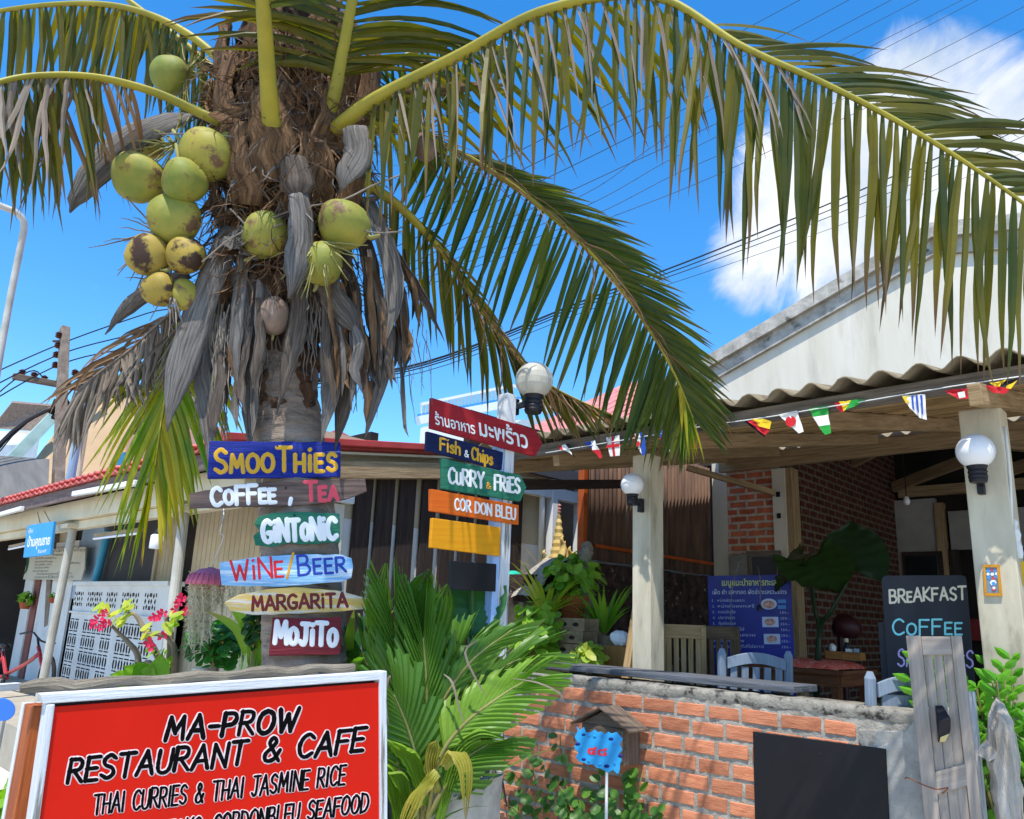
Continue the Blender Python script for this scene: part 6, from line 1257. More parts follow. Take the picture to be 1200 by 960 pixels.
def straps(t, o, n_, L0, L1, w, mat, up=.9, seed=1, spread=1.0, g=1.3, name='leaves', seg=8):
    r_ = random.Random(seed); mb = MB(); o = V(o)
    for i in range(n_):
        a = r_.uniform(0, 6.283); d = V((math.cos(a)*spread*r_.uniform(.3, 1), math.sin(a)*spread*r_.uniform(.3, 1), up*r_.uniform(.7, 1.3))).normalized(); Ln = r_.uniform(L0, L1); p = o+V((math.cos(a), math.sin(a), 0))*.02; pts = [p]; c_ = d.copy()
        for k in range(seg): c_ = (c_+V((0, 0, -g*(.2+k/seg)/seg))).normalized(); pts.append(pts[-1]+c_*(Ln/seg))
        sd = c_.cross(Z); sd = sd if sd.length > .05 else V((1, 0, 0)); ww = w*r_.uniform(.75, 1.2); mb.strap(pts, [ww*(.5+.5*min(1, k/seg*4))*(1-max(0, (k/seg-.45)/.55)**1.7)+.001 for k in range(seg+1)], V((-math.sin(a), math.cos(a), 0)), mat, cup=-.12, n=2)
    return mb.build(name, t, smooth=True)
def bush(t, o, rx, ry, rz, n_, r0, mat, name='leaves', el=1.6):
    mb = MB(); o = V(o); ms = MB()
    for i in range(n_):
        while True:
            v = V((rd.uniform(-1, 1), rd.uniform(-1, 1), rd.uniform(-1, 1)))
            if .25 < v.length < 1: break
        p = o+V((v.x*rx, v.y*ry, v.z*rz)); rleaf(mb, p, r0*rd.uniform(.6, 1.25), V((v.x+rd.uniform(-.8, .8), v.y-.3+rd.uniform(-.8, .8), .6+rd.uniform(-.3, .8))), mat, el=el, n=8)
        if i % 9 == 0: ms.tube([o-Z*rz*1.1, o+V((v.x*rx*.4, v.y*ry*.4, -rz*.2)), p], .004, m_gstalk, n=4)
    mb.build(name, t); ms.build('stems', t)
# potted plants on and before the stone wall
q = onX(672, 728, -4.05); t = thing('potted_plant', q, 'leafy bright green plant in a terracotta pot by the stone wall', 'potted plant'); pot(t, q, .12, .2); bush(t, q+V((-.02, 0, .36)), .25, .25, .2, 190, .033, l_bright)
mb = MB(); mb.box((q.x-.18, q.y-.22, .55), (q.x+.2, q.y+.2, q.z), m_rubble); tag(mb.build('block_plinth', bevel=.01, disp=.01, dscale=10), 'rough stone plinth under the terracotta pot', 'plinth')
q = onY(640, 722, 4.75); t = thing('strap_leaf_plant', (q.x, q.y, 0), 'yellow-green strap-leaved plant behind the white post', 'plant'); straps(t, q, 30, .3, .58, .035, l_lime, up=.7, seed=4); mb = MB(); mb.tube([(q.x, q.y, 0), q], .03, m_string, n=8); mb.build('stem', t)
q = onY(708, 745, 4.95); t = thing('strap_leaf_plant', (q.x, q.y, .55), 'bright green arching strap-leaved plant beside the leaning planks', 'plant'); straps(t, q+Z*.02, 46, .28, .5, .034, l_bright, up=1.1, seed=7); pot(t, V((q.x, q.y, q.z-.2)), .1, .2, m_fibro); mb = MB(); mb.box((q.x-.12, q.y-.12, .55), (q.x+.12, q.y+.12, q.z-.2), m_fibro); mb.build('stand', t)
q = onY(652, 700, 5.3); t = thing('strap_leaf_plant', (q.x, q.y, .55), 'orange-yellow drooping strap-leaved plant before the terracotta pot', 'plant'); straps(t, q, 18, .35, .6, .03, leaf('orange_leaf', '#b8a53a', '#d09a3a', tr=.4), up=.8, seed=9, g=1.6); mb = MB(); mb.tube([(q.x, q.y, .55), q], .03, m_string, n=8); mb.build('stem', t)
m_block = M('beige_block', '#8f8066', '#6d6049', scale=9, rough=.95, bump=.25)
for i, (x, y, w) in enumerate(((664, 783, 44), (668, 768, 40), (662, 753, 42), (668, 738, 34))):
    a = onY(x-w/2, y, 4.6); b = onY(x+w/2, y-13, 4.6); t = MB(); t.box((a.x, 4.6, a.z), (b.x, 4.78, b.z), m_block)
    for kx in (.3, .7): xx = a.x+(b.x-a.x)*kx; zc = (a.z+b.z)/2; t.prism([(xx+.03*math.cos(R(45*g)), 4.598, zc+.016*math.sin(R(45*g))) for g in range(8)], (0, .0015, 0), m_dark)
    tag(t.build('concrete_block', bevel=.004), ('lowest', 'second from the ground', 'third from the ground', 'topmost')[i]+' beige hollow block in the stack by the brick wall', 'block', 'stacked beige blocks')
lowq = onY(664, 783, 4.69); mb = MB(); mb.box((lowq.x-.14, 4.6, .0), (lowq.x+.16, 4.8, lowq.z-.002), m_rubble); tag(mb.build('stone_footing'), 'stone footing under the stack of beige blocks', 'footing')
for i, (x0, x1_, yt, lb) in enumerate(((748, 736, 700, 'pale round-edged plank leaning on the left pillar'), (752, 750, 702, 'brown plank leaning upright against the left pillar'))):
    a = onY(x0, yt, 4.4); b = onY(x1_, 778, 4.30); d_ = (b-a); e_ = a+d_*((a.z-.55)/(a.z-b.z)); mb = MB(); mb.bar(e_, a, .055, .03, m_chairw if i == 0 else m_beam, up=(0, 1, 0)); tag(mb.build('leaning_plank', bevel=.004), lb, 'plank', 'planks at the left pillar')
q = onY(718, 770, 4.6); mb = MB(); mb.box((q.x-.09, 4.6, .55), (q.x+.12, 4.75, onY(718, 757, 4.6).z), m_tan); tag(mb.build('wooden_crate', bevel=.004), 'small wooden crate at the foot of the leaning planks', 'crate')
z_ = onY(718, 757, 4.6).z; mb = MB(); mb.ball((q.x+.02, 4.66, z_+.05), .08, m_white, sc=(1, .7, .75), n=10); tag(mb.build('plastic_bag', disp=.02, dscale=22), 'crumpled white plastic bag on the small wooden crate', 'bag')
q = onY(628, 742, 4.5); t = thing('leafy_shrub', (q.x, q.y, 0), 'bushy yellow-green shrub between the white post and the beige blocks', 'shrub'); bush(t, q, .22, .2, .26, 200, .032, l_bright); mb = MB(); mb.tube([(q.x, q.y, 0), q-Z*.2], .025, m_string, n=7); mb.build('stem', t)
q = onY(690, 770, 4.5); t = thing('leafy_shrub', (q.x, q.y, .55), 'small leafy shrub spilling over the beige blocks', 'shrub'); bush(t, q, .14, .1, .1, 90, .028, l_lime); mb = MB(); mb.tube([(q.x, q.y, .55), q-Z*.05], .02, m_string, n=7); mb.build('stem', t)
st = thing('carved_stump', onX(685, 730, -4.0), 'grey driftwood stump with knobbly top standing before the stone wall', 'driftwood'); a = onX(686, 641, -4.0); st.location = (a.x, a.y, .55)
m_stump = M('pale_driftwood', '#9b958b', '#756f66', scale=9, rough=.95, bump=.5, c3='#3d3833', thr=.62, c3s=9)
mb = MB(); mb.tube([(a.x, a.y-.02, .55), (a.x+.01, a.y, 1.2), (a.x, a.y, a.z-.35), (a.x-.01, a.y, a.z-.12), (a.x+.005, a.y, a.z-.03)], [.1, .075, .07, .055, .06], m_stump, n=16); mb.ball(a-Z*.0+V((0, .02, 0)), .05, m_stump, n=8); mb.ball(a+V((.03, -.03, -.03)), .035, m_stump, n=8); mb.build('trunk', st, smooth=True, disp=.015, dscale=13)
m_gold = M('gold_paint', '#c9b070', '#a88a48', scale=12, rough=.7, bump=.2, c3='#e2d8b8', thr=.56)
q = onX(654, 658, -4.85); g = thing('golden_spire', (q.x, q.y, 2.0), 'golden spirit-house spire with curling finials behind the stone wall', 'spirit house'); tz_ = onX(653, 604, -4.85).z
H = tz_-q.z; prof = []
for i in range(14): t_ = i/13; prof.append((H*t_, .075*(1-t_)**1.2+.014+(.009 if i % 2 else 0)))
mb = MB(); mb.lathe((q.x, q.y, q.z), prof, m_gold, n=16); mb.build('spire', g); mb = MB(); mb.lathe((q.x, q.y, q.z-.9), [(0, .25), (.5, .25), (.52, .32), (.7, .3), (.9, .15)], m_gold, n=4); mb.build('roof', g)
mb = MB(); mb.tube([(q.x, q.y, tz_), (q.x, q.y, tz_+.12)], [.012, .006], m_gold, n=6)
for k in range(3): mb.lathe((q.x, q.y, tz_+.03+k*.035), [(0, .02), (.01, .022-.005*k), (.015, .008)], m_pinkroof, n=8)
mb.build('finial', g)
for (x, y, h) in ((661, 634, .2), (667, 640, .17), (671, 646, .14), (637, 644, .13), (676, 652, .1), (658, 628, .16)):
    a = onX(x, y, -4.85+.1); mb = MB(); mb.tube(cr_pts([a-Z*(h*1.4)-V((0, .0, 0)), a-Z*h*.6+V((0, .03, 0)), a-Z*h*.2, a+V((0, .02, 0))], 10), [.05, .045, .04, .035, .03, .025, .02, .015, .01, .004], m_gold, n=8, flatten=.5); mb.build('curl', g, smooth=True)
mb = MB(); m_tq = flat('turquoise_plastic', '#2fb59a', .35); mb.tube(cr_pts([onX(590, 684, -4.95), onX(602, 676, -4.95), onX(612, 688, -4.95), onX(617, 712, -4.95)], 12), .06, m_tq, n=12); tag(mb.build('turquoise_slide', smooth=True), 'turquoise plastic curve peeking beside the white post', 'slide')
# ------------------------------------------------------------------ right: shrub, driftwood
l_zz = leaf('glossy_leaf', '#4a8a26', '#6fae30', tr=.35, rough=.3)
q = onY(1172, 870, 4.12); t = thing('glossy_shrub', (q.x, q.y, 0), 'bright glossy green shrub at the foot of the right pillar', 'shrub'); mb = MB(); ms = MB()
for i in range(44):
    a = rd.uniform(-1, 1); b = rd.uniform(-.5, 1); o = V((q.x+a*.12, q.y+b*.1, .9)); tp = o+V((a*.22, b*.16-.04, rd.uniform(.25, .62))); k = cr_pts([V((q.x, q.y, .3)), o, (o+tp)/2+V((a*.03, 0, .03)), tp], 12); ms.tube(k, .005, m_gstalk, n=4)
    for j in range(3, 12):
        for sg in (-1, 1):
            d = (k[min(j+1, 11)]-k[j-1]).normalized(); s_ = d.cross(V((rd.uniform(-.4, .4), -1, rd.uniform(-.3, .3)))).normalized()*sg; p = k[j]; e = p+(s_*.75+d*.6+V((0, -.1, 0))).normalized()*rd.uniform(.055, .085); md_ = (p+e)/2; w_ = (e-p).cross(V((0, -1, .5))).normalized()*.02; b_ = (e-p).cross(w_).normalized()*.006
            mb.add([p, p.lerp(e, .3)+w_*.9+b_, p.lerp(e, .65)+w_*.85+b_, e, p.lerp(e, .65)-w_*.85+b_, p.lerp(e, .3)-w_*.9+b_, p.lerp(e, .5)-b_], [(0, 1, 6), (1, 2, 6), (2, 3, 6), (3, 4, 6), (4, 5, 6), (5, 0, 6)], l_zz, [0, .2, .4, .6, .4, .2, .3])
mb.build('leaves', t); ms.build('stems', t)
pot(t, V((q.x, q.y, .0)), .17, .5)
dw = thing('driftwood_sculpture', onD(1180, 960, 3.15), 'pale driftwood slab with a side stub standing under the shrub', 'driftwood'); dw.location.z = 0
PD_ = facing(1180, 890, 3.05); ol = rough_poly([(1167, 816), (1176, 824), (1186, 845), (1192, 880), (1197, 920), (1199, 960), (1204, 1060), (1172, 1060), (1168, 960), (1160, 920), (1157, 880), (1147, 884), (1148, 876), (1156, 868), (1158, 838)], 1.2, 7, 5)
m_dw = M('bleached_driftwood', '#cfc6b8', '#9b9081', scale=7, rough=.95, bump=.6, c3='#4a423a', thr=.6, c3s=5, stretch=(2.5, 2.5, .4), soft=.1)
mb = MB(); cxy = (1176, 900); pts = [PD_.p(*p_) for p_ in ol]; inn = [PD_.p(p_[0]*.55+1177*.45, p_[1]*.8+920*.2, .045) for p_ in ol]; n = len(ol)
mb.add(pts+inn+[p_-PD_.n*.06 for p_ in pts], [(i, (i+1) % n, n+(i+1) % n, n+i) for i in range(n)]+[tuple(range(n, 2*n))]+[(2*n+i, 2*n+(i+1) % n, (i+1) % n, i) for i in range(n)]+[tuple(reversed(range(2*n, 3*n)))], m_dw); mb.build('slab', dw, smooth=False, disp=.012, dscale=14)
q = onD(1150, 925, 3.5); mb = MB(); mb.lathe((q.x, q.y, 0), [(0, .1), (q.z*.9, .13), (q.z, .14), (q.z, .12)], m_terra, n=18); tag(mb.build('terracotta_pot', smooth=False), 'terracotta pot half hidden between shutter and driftwood', 'pot')
# ------------------------------------------------------------------ foreground young palms
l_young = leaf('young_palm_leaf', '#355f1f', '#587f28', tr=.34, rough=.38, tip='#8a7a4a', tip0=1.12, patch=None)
l_youngl = leaf('young_palm_leaf_sunny', '#5c8a2c', '#86a63a', tr=.4, rough=.42, tip='#94834f', tip0=1.05, patch='#8f8a5c')  # lighter copy of the young palm green, sunlight put into the colour
l_sick = leaf('yellowing_palm_leaf', '#9fa848', '#bdb060', tr=.4, rough=.45, tip='#9a8060', tip0=.95, patch='#a08a5c')
def blade(parent, ctl, n_, L, w, mat, seed, ang=.9, r0=.011, nrm=None):
    """pleated young-palm leaf: a folded sheet on each side of the rib, rays pointing forward, torn at the rim"""
    r_ = random.Random(seed); m = 60; C_ = cr_pts([onD(*q) for q in ctl], m); mb = MB(); N0 = V(nrm) if nrm else (CAM-C_[m//2]).normalized()+Z*.5
    for sg in (-1, 1):
        vs = []; ts = []; fs = []; cols = 2*n_; rows = 7
        for i in range(cols+1):
            u = i/cols; x = (.3+.7*u)*(m-1); k = min(int(x), m-2); p = C_[k].lerp(C_[k+1], x-k); T = (C_[k+1]-C_[k]).normalized(); B = T.cross(N0).normalized()*sg; Nn = B.cross(T)*sg
            al = ang*(1-u*.72); Ln = L*(.62+.5*math.sin(math.pi*(.12+.62*u)))*r_.uniform(.93, 1.04)*(1 if i % 2 else .965)
            d = (T*math.cos(al)+B*math.sin(al)).normalized(); cr_ = d.cross(Nn)
            for j in range(rows+1):
                v = j/rows; q = p+d*(Ln*v)+Nn*(.10*Ln*math.sin(v*1.6)*.6-.22*Ln*v*v)+Nn*((.5 if i % 2 else -.5)*w*.42*min(1, v*3)*(1-.45*v)); q.z -= .10*Ln*v*v; vs.append(q); ts.append(v*.95)
        for i in range(cols):
            tear = (i % 2 == 1) and r_.random() < .8; t_from = r_.uniform(.72, .95) if r_.random() < .8 else r_.uniform(.3, .7)
            for j in range(rows):
                if tear and (j+1)/rows > t_from: continue
                q = i*(rows+1)+j; fs.append((q, q+1, q+rows+2, q+rows+1))
        mb.add(vs, fs, mat, ts)
    f = mb.build('frond', parent); mb = MB(); mb.tube(C_, [r0+(.0025-r0)*i/(m-1) for i in range(m)], m_gstalk, n=7); mb.build('midrib', f, smooth=True); return f
yp = thing('young_coconut_palm', onD(500, 960, 3.1), 'clump of young coconut palms with broad pleated leaves beside the red sign', 'palm tree'); yp.location.z = 0
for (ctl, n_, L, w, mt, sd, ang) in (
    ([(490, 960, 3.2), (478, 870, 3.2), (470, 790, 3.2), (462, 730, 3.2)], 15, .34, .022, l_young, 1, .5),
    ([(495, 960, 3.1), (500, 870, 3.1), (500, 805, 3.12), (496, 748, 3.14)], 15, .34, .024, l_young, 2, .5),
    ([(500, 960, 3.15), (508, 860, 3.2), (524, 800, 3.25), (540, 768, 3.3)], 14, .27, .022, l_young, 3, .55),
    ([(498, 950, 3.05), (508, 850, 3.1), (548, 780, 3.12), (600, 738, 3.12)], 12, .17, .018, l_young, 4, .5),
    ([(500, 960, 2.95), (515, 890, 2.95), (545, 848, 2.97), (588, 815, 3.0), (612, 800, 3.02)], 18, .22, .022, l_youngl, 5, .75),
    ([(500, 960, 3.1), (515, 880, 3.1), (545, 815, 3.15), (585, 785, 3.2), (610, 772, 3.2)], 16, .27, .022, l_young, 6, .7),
    ([(480, 960, 3.25), (455, 880, 3.3), (440, 810, 3.35), (425, 765, 3.4)], 13, .26, .022, l_young, 7, .6),
    ([(488, 960, 2.95), (490, 905, 2.95), (478, 855, 2.93), (462, 815, 2.9)], 14, .24, .02, l_young, 8, 1.0),
    ([(500, 960, 3.15), (498, 880, 3.2), (505, 830, 3.22), (528, 800, 3.25)], 15, .28, .02, l_young, 9, .9),
    ([(500, 960, 2.95), (520, 925, 2.95), (545, 890, 2.95), (572, 872, 2.97)], 14, .2, .02, l_young, 10, .9),
    ([(480, 960, 3.05), (470, 910, 3.0), (462, 880, 3.0), (448, 862, 3.0)], 13, .22, .02, l_young, 12, .8)):
    blade(yp, ctl, n_, L, w, mt, sd, ang)
# young shoots and yellowing low leaves in front
mb = MB(); bq = lambda x, y, d: onD(x, y, d)
def entire(pts, w, mat, side=None, cup=.18, m_=None):
    k = cr_pts([bq(*q) for q in pts], 18); o = MB(); vs = []; ts = []; fs = []; nc = 12; sd0 = V(side or RT)
    ph = rd.uniform(0, 5)
    for i in range(18):
        t = i/17; d = (k[min(i+1, 17)]-k[max(i-1, 0)]).normalized(); a = (sd0-d*sd0.dot(d)).normalized(); b = d.cross(a); wd = w*(.3+.7*math.sin(math.pi*min(1, .1+t*.6)))*(1 if t < .72 else max(.0, 1-((t-.72)/.28)**1.3*.9))
        for j in range(nc+1):
            x = j/nc*2-1; e = 1 if j not in (0, nc) else rd.uniform(.8, 1.05)
            vs.append(k[i]+a*(x*wd/2*e)+b*(cup*wd*(1-x*x)+(.006 if j % 2 else -.006)*min(1, t*4)*min(1, wd/w+.2)+.012*math.sin(t*7+x*2+ph)*abs(x))); ts.append(t*.9)
    for i in range(17):
        for j in range(nc):
            if i > 11 and j in (2, 5, 8) and (i > 14 or j == 5): continue
            q = i*(nc+1)+j; fs.append((q, q+1, q+nc+2, q+nc+1))
    o.add(vs, fs, mat, ts); return o.build('frond', yp)
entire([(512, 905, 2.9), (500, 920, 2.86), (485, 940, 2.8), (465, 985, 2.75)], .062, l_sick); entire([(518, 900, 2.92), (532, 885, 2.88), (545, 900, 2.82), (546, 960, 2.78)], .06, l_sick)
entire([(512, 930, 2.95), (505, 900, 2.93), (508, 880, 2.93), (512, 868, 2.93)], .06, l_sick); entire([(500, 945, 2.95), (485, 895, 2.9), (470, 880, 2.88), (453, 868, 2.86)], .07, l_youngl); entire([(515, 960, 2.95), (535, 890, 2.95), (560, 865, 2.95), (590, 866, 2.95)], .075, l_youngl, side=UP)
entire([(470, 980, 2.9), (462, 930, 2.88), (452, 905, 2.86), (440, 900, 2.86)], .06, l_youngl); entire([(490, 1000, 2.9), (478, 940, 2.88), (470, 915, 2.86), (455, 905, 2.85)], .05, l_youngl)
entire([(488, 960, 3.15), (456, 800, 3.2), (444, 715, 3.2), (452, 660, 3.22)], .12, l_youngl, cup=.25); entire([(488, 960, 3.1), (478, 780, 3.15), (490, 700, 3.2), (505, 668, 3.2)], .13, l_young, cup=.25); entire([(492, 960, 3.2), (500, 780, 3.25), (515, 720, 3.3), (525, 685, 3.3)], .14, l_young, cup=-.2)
for pts in ([(520, 790, 3.0), (530, 800, 2.95), (538, 830, 2.92), (545, 850, 2.9)], [(470, 790, 2.95), (455, 795, 2.9), (453, 830, 2.88), (456, 850, 2.88)], [(560, 750, 3.0), (545, 765, 2.96), (560, 800, 2.95), (570, 815, 2.95)], [(600, 795, 3.0), (630, 800, 2.98), (655, 812, 2.98), (662, 825, 2.98)]):
    o = MB(); o.strap(cr_pts([bq(*q) for q in pts], 10), [.004, .008, .010, .011, .010, .009, .008, .006, .004, .002], RT+FW*.8, l_dead, cup=.1, n=2); o.build('dry_leaflet', yp, smooth=True)
l_ear = leaf('elephant_ear_dark', '#2c5a28', '#3d7030', tr=.3, rough=.35)
t = thing('elephant_ear_plant', onD(545, 800, 3.9), 'dark green elephant ear leaf behind the plain black board', 'plant'); t.location.z = 0
mb = MB(); heart(mb, onD(562, 694, 3.9), onD(545, 748, 3.78), CAM-onD(550, 700, 3.85)+V((0, 0, 1.6)), .3, l_ear); mb.build('leaf', t, smooth=True); mb = MB(); heart(mb, onD(516, 700, 3.95), onD(500, 740, 3.9), CAM-onD(550, 700, 3.85)+V((0, 0, 1.5)), .3, l_ear); mb.build('leaf', t, smooth=True)
mb = MB(); a = onD(552, 690, 3.86); mb.tube(cr_pts([(a.x-.1, a.y+.1, 0), (a.x-.02, a.y+.08, .9), a], 10), .015, l_ear, n=6); mb.build('stem', t)
q = onD(522, 915, 3.45); t = thing('concrete_planter', (q.x, q.y, 0), 'round grey concrete planter in the shade of the young palms', 'planter'); mb = MB(); mb.lathe((q.x, q.y, 0), [(0, .16), (q.z*.5, .24), (q.z+.02, .26), (q.z+.05, .27), (q.z+.05, .23), (q.z-.05, .22)], m_coping, n=26); mb.build('bowl', t, smooth=False)
l_fill = leaf('dark_undergrowth_leaf', '#274a20', '#3a5f28', tr=.25, rough=.45)  # dark green of the small climbing leaves
t = thing('fern_clump', onD(470, 960, 3.35), 'dense dark ferny undergrowth behind the young palms', 'plant'); t.location.z = 0; gq = V((t.location.x, t.location.y, .55)); straps(t, gq, 110, .4, .9, .03, l_young, up=1.2, seed=31, spread=1.2, g=1.1)
q = onD(405, 760, 3.6); t = thing('strap_leaf_plant', (q.x, q.y, 0), 'dark strap-leaved plant right of the lowest trunk board', 'plant'); straps(t, V((q.x, q.y, 1.15)), 40, .4, .7, .045, l_youngl, up=1.0, seed=33, g=1.2); mb = MB(); mb.tube([(q.x, q.y, 0), (q.x, q.y, 1.16)], .03, m_string, n=8); mb.build('stem', t)
# ------------------------------------------------------------------ plants left of the trunk
ad = thing('desert_rose', onD(200, 800, 4.2), 'desert rose with bare grey branches and hot pink flowers', 'plant'); ad.location.z = 0
m_abark = M('desert_rose_bark', '#8d8170', '#6d6252', scale=8, rough=.85, bump=.2); l_pink = leaf('hot_pink_petal', '#d81a46', '#ea3a66', tr=.3, rough=.5)
B_ = [[(196, 900, 4.2), (190, 790, 4.2), (172, 745, 4.2), (160, 722, 4.2), (150, 718, 4.2)], [(196, 900, 4.2), (165, 800, 4.2), (160, 765, 4.2), (142, 745, 4.2), (128, 730, 4.15)], [(196, 900, 4.2), (198, 790, 4.25), (200, 745, 4.25), (196, 726, 4.25), (205, 720, 4.25)], [(196, 900, 4.2), (205, 780, 4.2), (198, 750, 4.15), (172, 742, 4.1)], [(196, 900, 4.2), (180, 790, 4.2), (170, 775, 4.2)]]
for k in B_: mb = MB(); mb.tube(cr_pts([onD(*q) for q in k], 22), [.026-.0009*i for i in range(22)], m_abark, n=9); mb.build('branch', ad, smooth=True, disp=.005, dscale=14)
def flower(mb, p, r):
    for k in range(5):
        a = k*R(72)+rd.random(); d = (RT*math.cos(a)+UP*math.sin(a)-FW*.45).normalized(); s_ = d.cross(FW).normalized()
        mb.add([p, p+d*r*.6+s_*r*.32, p+d*r, p+d*r*.6-s_*r*.32], [(0, 1, 2, 3)], l_pink, [0, .5, .8, .5])
for (x, y) in ((112, 726), (120, 722), (126, 730), (118, 735), (110, 733), (186, 721), (192, 718), (180, 723), (210, 706), (214, 700), (220, 716), (222, 712), (175, 752), (178, 757), (191, 745), (124, 718), (206, 714)): mb = MB(); flower(mb, onD(x, y, 4.12+rd.uniform(-.04, .04)), rd.uniform(.024, .038)); mb.build('flower', ad)
mb = MB()
for (x, y, s_) in ((142, 716, 12), (150, 712, 10), (134, 725, 12), (176, 740, 10), (198, 733, 8), (185, 765, 16), (195, 775, 16), (122, 715, 10), (206, 722, 8)):
    for i in range(7): rleaf(mb, onD(x+rd.uniform(-s_, s_)*.7, y+rd.uniform(-s_, s_)*.5, 4.15+rd.uniform(-.06, .06)), rd.uniform(.012, .022), V((rd.uniform(-1, 1), -1, rd.uniform(0, 1.5))), l_lime if y < 760 else l_bright, el=2.0)
mb.build('leaves', ad)
t = thing('broadleaf_plant', onD(160, 800, 4.0), 'low plant with a few broad bright leaves under the desert rose', 'plant'); t.location.z = 0; mb = MB()
for (b, tp, w) in (((165, 800), (146, 780), .12), ((172, 800), (160, 776), .12), ((182, 800), (190, 768), .12), ((150, 800), (130, 790), .1), ((168, 802), (178, 780), .1)): heart(mb, onD(*b, 4.0), onD(*tp, 3.95), CAM-onD(160, 780, 4)+V((0, 0, 2)), w, l_bright, lobe=.1)
mb.build('leaves', t, smooth=True); mb = MB(); a = onD(166, 800, 4.0); mb.tube([(a.x, a.y, 0), a], .02, m_gstalk, n=6); mb.build('stem', t)
t = thing('dark_leafy_shrub', onD(255, 800, 4.3), 'small dense dark green shrub below the hanging moss', 'shrub'); t.location.z = 0; a = onD(255, 756, 4.3); bush(t, a, .2, .2, .13, 330, .021, leaf('shrub_leaf', '#2f6a2a', '#4a8a35', tr=.3, rough=.4)); mb = MB(); mb.tube([(a.x, a.y, 0), a], .025, m_abark, n=7); mb.build('stem', t)
t = thing('fan_leaf_plant', onD(300, 800, 3.75), 'tall pleated green leaf fanning out left of the trunk foot', 'plant'); t.location.z = 0; mb = MB()
for (pts, w, mt) in (([(308, 800, 3.75), (300, 770, 3.74), (290, 735, 3.72), (268, 708, 3.7)], .07, l_bright), ([(305, 800, 3.75), (290, 765, 3.74), (275, 735, 3.72), (243, 716, 3.7)], .05, l_youngl), ([(310, 800, 3.76), (305, 770, 3.76), (298, 740, 3.76), (288, 715, 3.74)], .06, l_bright)): mb.strap(cr_pts([onD(*q) for q in pts], 12), [w*(.4+.6*math.sin(math.pi*min(1, .1+i/11*.75)))*(1 if i < 9 else (1-(i-8.5)/3)) for i in range(12)], RT, mt, cup=.2, n=4)
mb.build('leaves', t, smooth=True); mb = MB(); a = onD(308, 800, 3.76); mb.tube([(a.x, a.y, 0), a], .02, m_gstalk, n=6); mb.build('stem', t)
l_var = leaf('striped_pale_leaf', '#c4cc9c', '#8aa85a', tr=.4, rough=.45); q = onD(288, 800, 3.7); t = thing('variegated_plant', (q.x, q.y, 0), 'pale striped strap plant beside the trunk above the red sign', 'plant'); straps(t, q-Z*.05, 22, .12, .22, .02, l_var, up=2.4, seed=41, spread=.5, g=.5); mb = MB(); mb.tube([(q.x, q.y, 0), q-Z*.04], .03, m_string, n=7); mb.build('stem', t)
t = thing('climbing_plant', onD(303, 730, 3.75), 'small dark leaves climbing at the left side of the trunk foot', 'plant'); t.location.z = 0; a = onD(300, 732, 3.75); bush(t, a, .06, .06, .12, 70, .02, l_fill); mb = MB(); mb.tube([(a.x, a.y, 0), a], .01, m_gstalk, n=5); mb.build('stem', t)
mb = MB(); a = onD(236, 783, 3.9); mb.lathe((a.x, a.y, 0), [(0, .05), (a.z-.12, .05), (a.z-.02, .035), (a.z+.0, .05)], m_cream, n=14); tag(mb.build('pale_vase', smooth=True), 'narrow pale vase under the dark leafy shrub', 'vase')
# hanging basket with spanish moss
hg = thing('hanging_basket', onD(250, 660, 4.1), 'pink plastic basket trailing pale grey spanish moss from a wire hook', 'hanging basket')
m_pinkpl = M('pink_plastic', '#d0708a', '#bd5f7a', scale=6, rough=.5, bump=.02)
c_ = onD(247, 672, 4.1); mb = MB(); n = 22
mb.lathe(c_-Z*.06, [(.0, .12), (.02, .115), (.05, .1), (.08, .06), (.09, .01)], m_pinkpl, n=24)
for k in range(24):
    a = 2*math.pi*k/24; d = V((math.cos(a), math.sin(a), 0)); mb.tube([c_-Z*.06+d*.122, c_-Z*.01+d*.106, c_+Z*.03+d*.01], .003, m_pinkpl, n=4)
mb.build('basket', hg, smooth=True)
l_moss = leaf('grey_moss', '#dcd8c2', '#bfbba4', tr=.35, rough=.9, spec=.1); mb = MB(); rd = random.Random(8)
for i in range(64):
    x = rd.choice((rd.uniform(222, 262), rd.uniform(222, 300), rd.uniform(228, 256))); L_ = rd.uniform(50, 95) if x < 245 else rd.uniform(25, 75); d_ = 4.1+rd.uniform(-.08, .08); y = 676+rd.uniform(-6, 4)
    k = []; xx = x
    for j in range(16): k.append(onD(xx, y+L_*j/15, d_)); xx += rd.uniform(-1.4, 1.2)
    for j in range(15):
        for q_ in range(9):
            p = k[j].lerp(k[j+1], rd.random()); e = p+V((rd.uniform(-1, 1), rd.uniform(-1, 1), rd.uniform(-1.2, .8)))*.026; s_ = V((rd.uniform(-1, 1), rd.uniform(-1, 1), rd.uniform(-1, 1))).normalized()*.0026; mb.add([p-s_, p+s_, e], [(0, 1, 2)], l_moss, [.2]*3)
    mb.tube(k, .002, l_moss, n=3)
tag(mb.build('spanish_moss', hg), kind='stuff')
mb = MB(); mb.tube(cr_pts([c_+Z*.03, onD(258, 640, 4.1), onD(262, 628, 4.1), onD(258, 624, 4.1), onD(262, 606, 4.1), onY(262, 594, FY+.1)], 26), .003, m_white, n=5); mb.build('hook', hg)
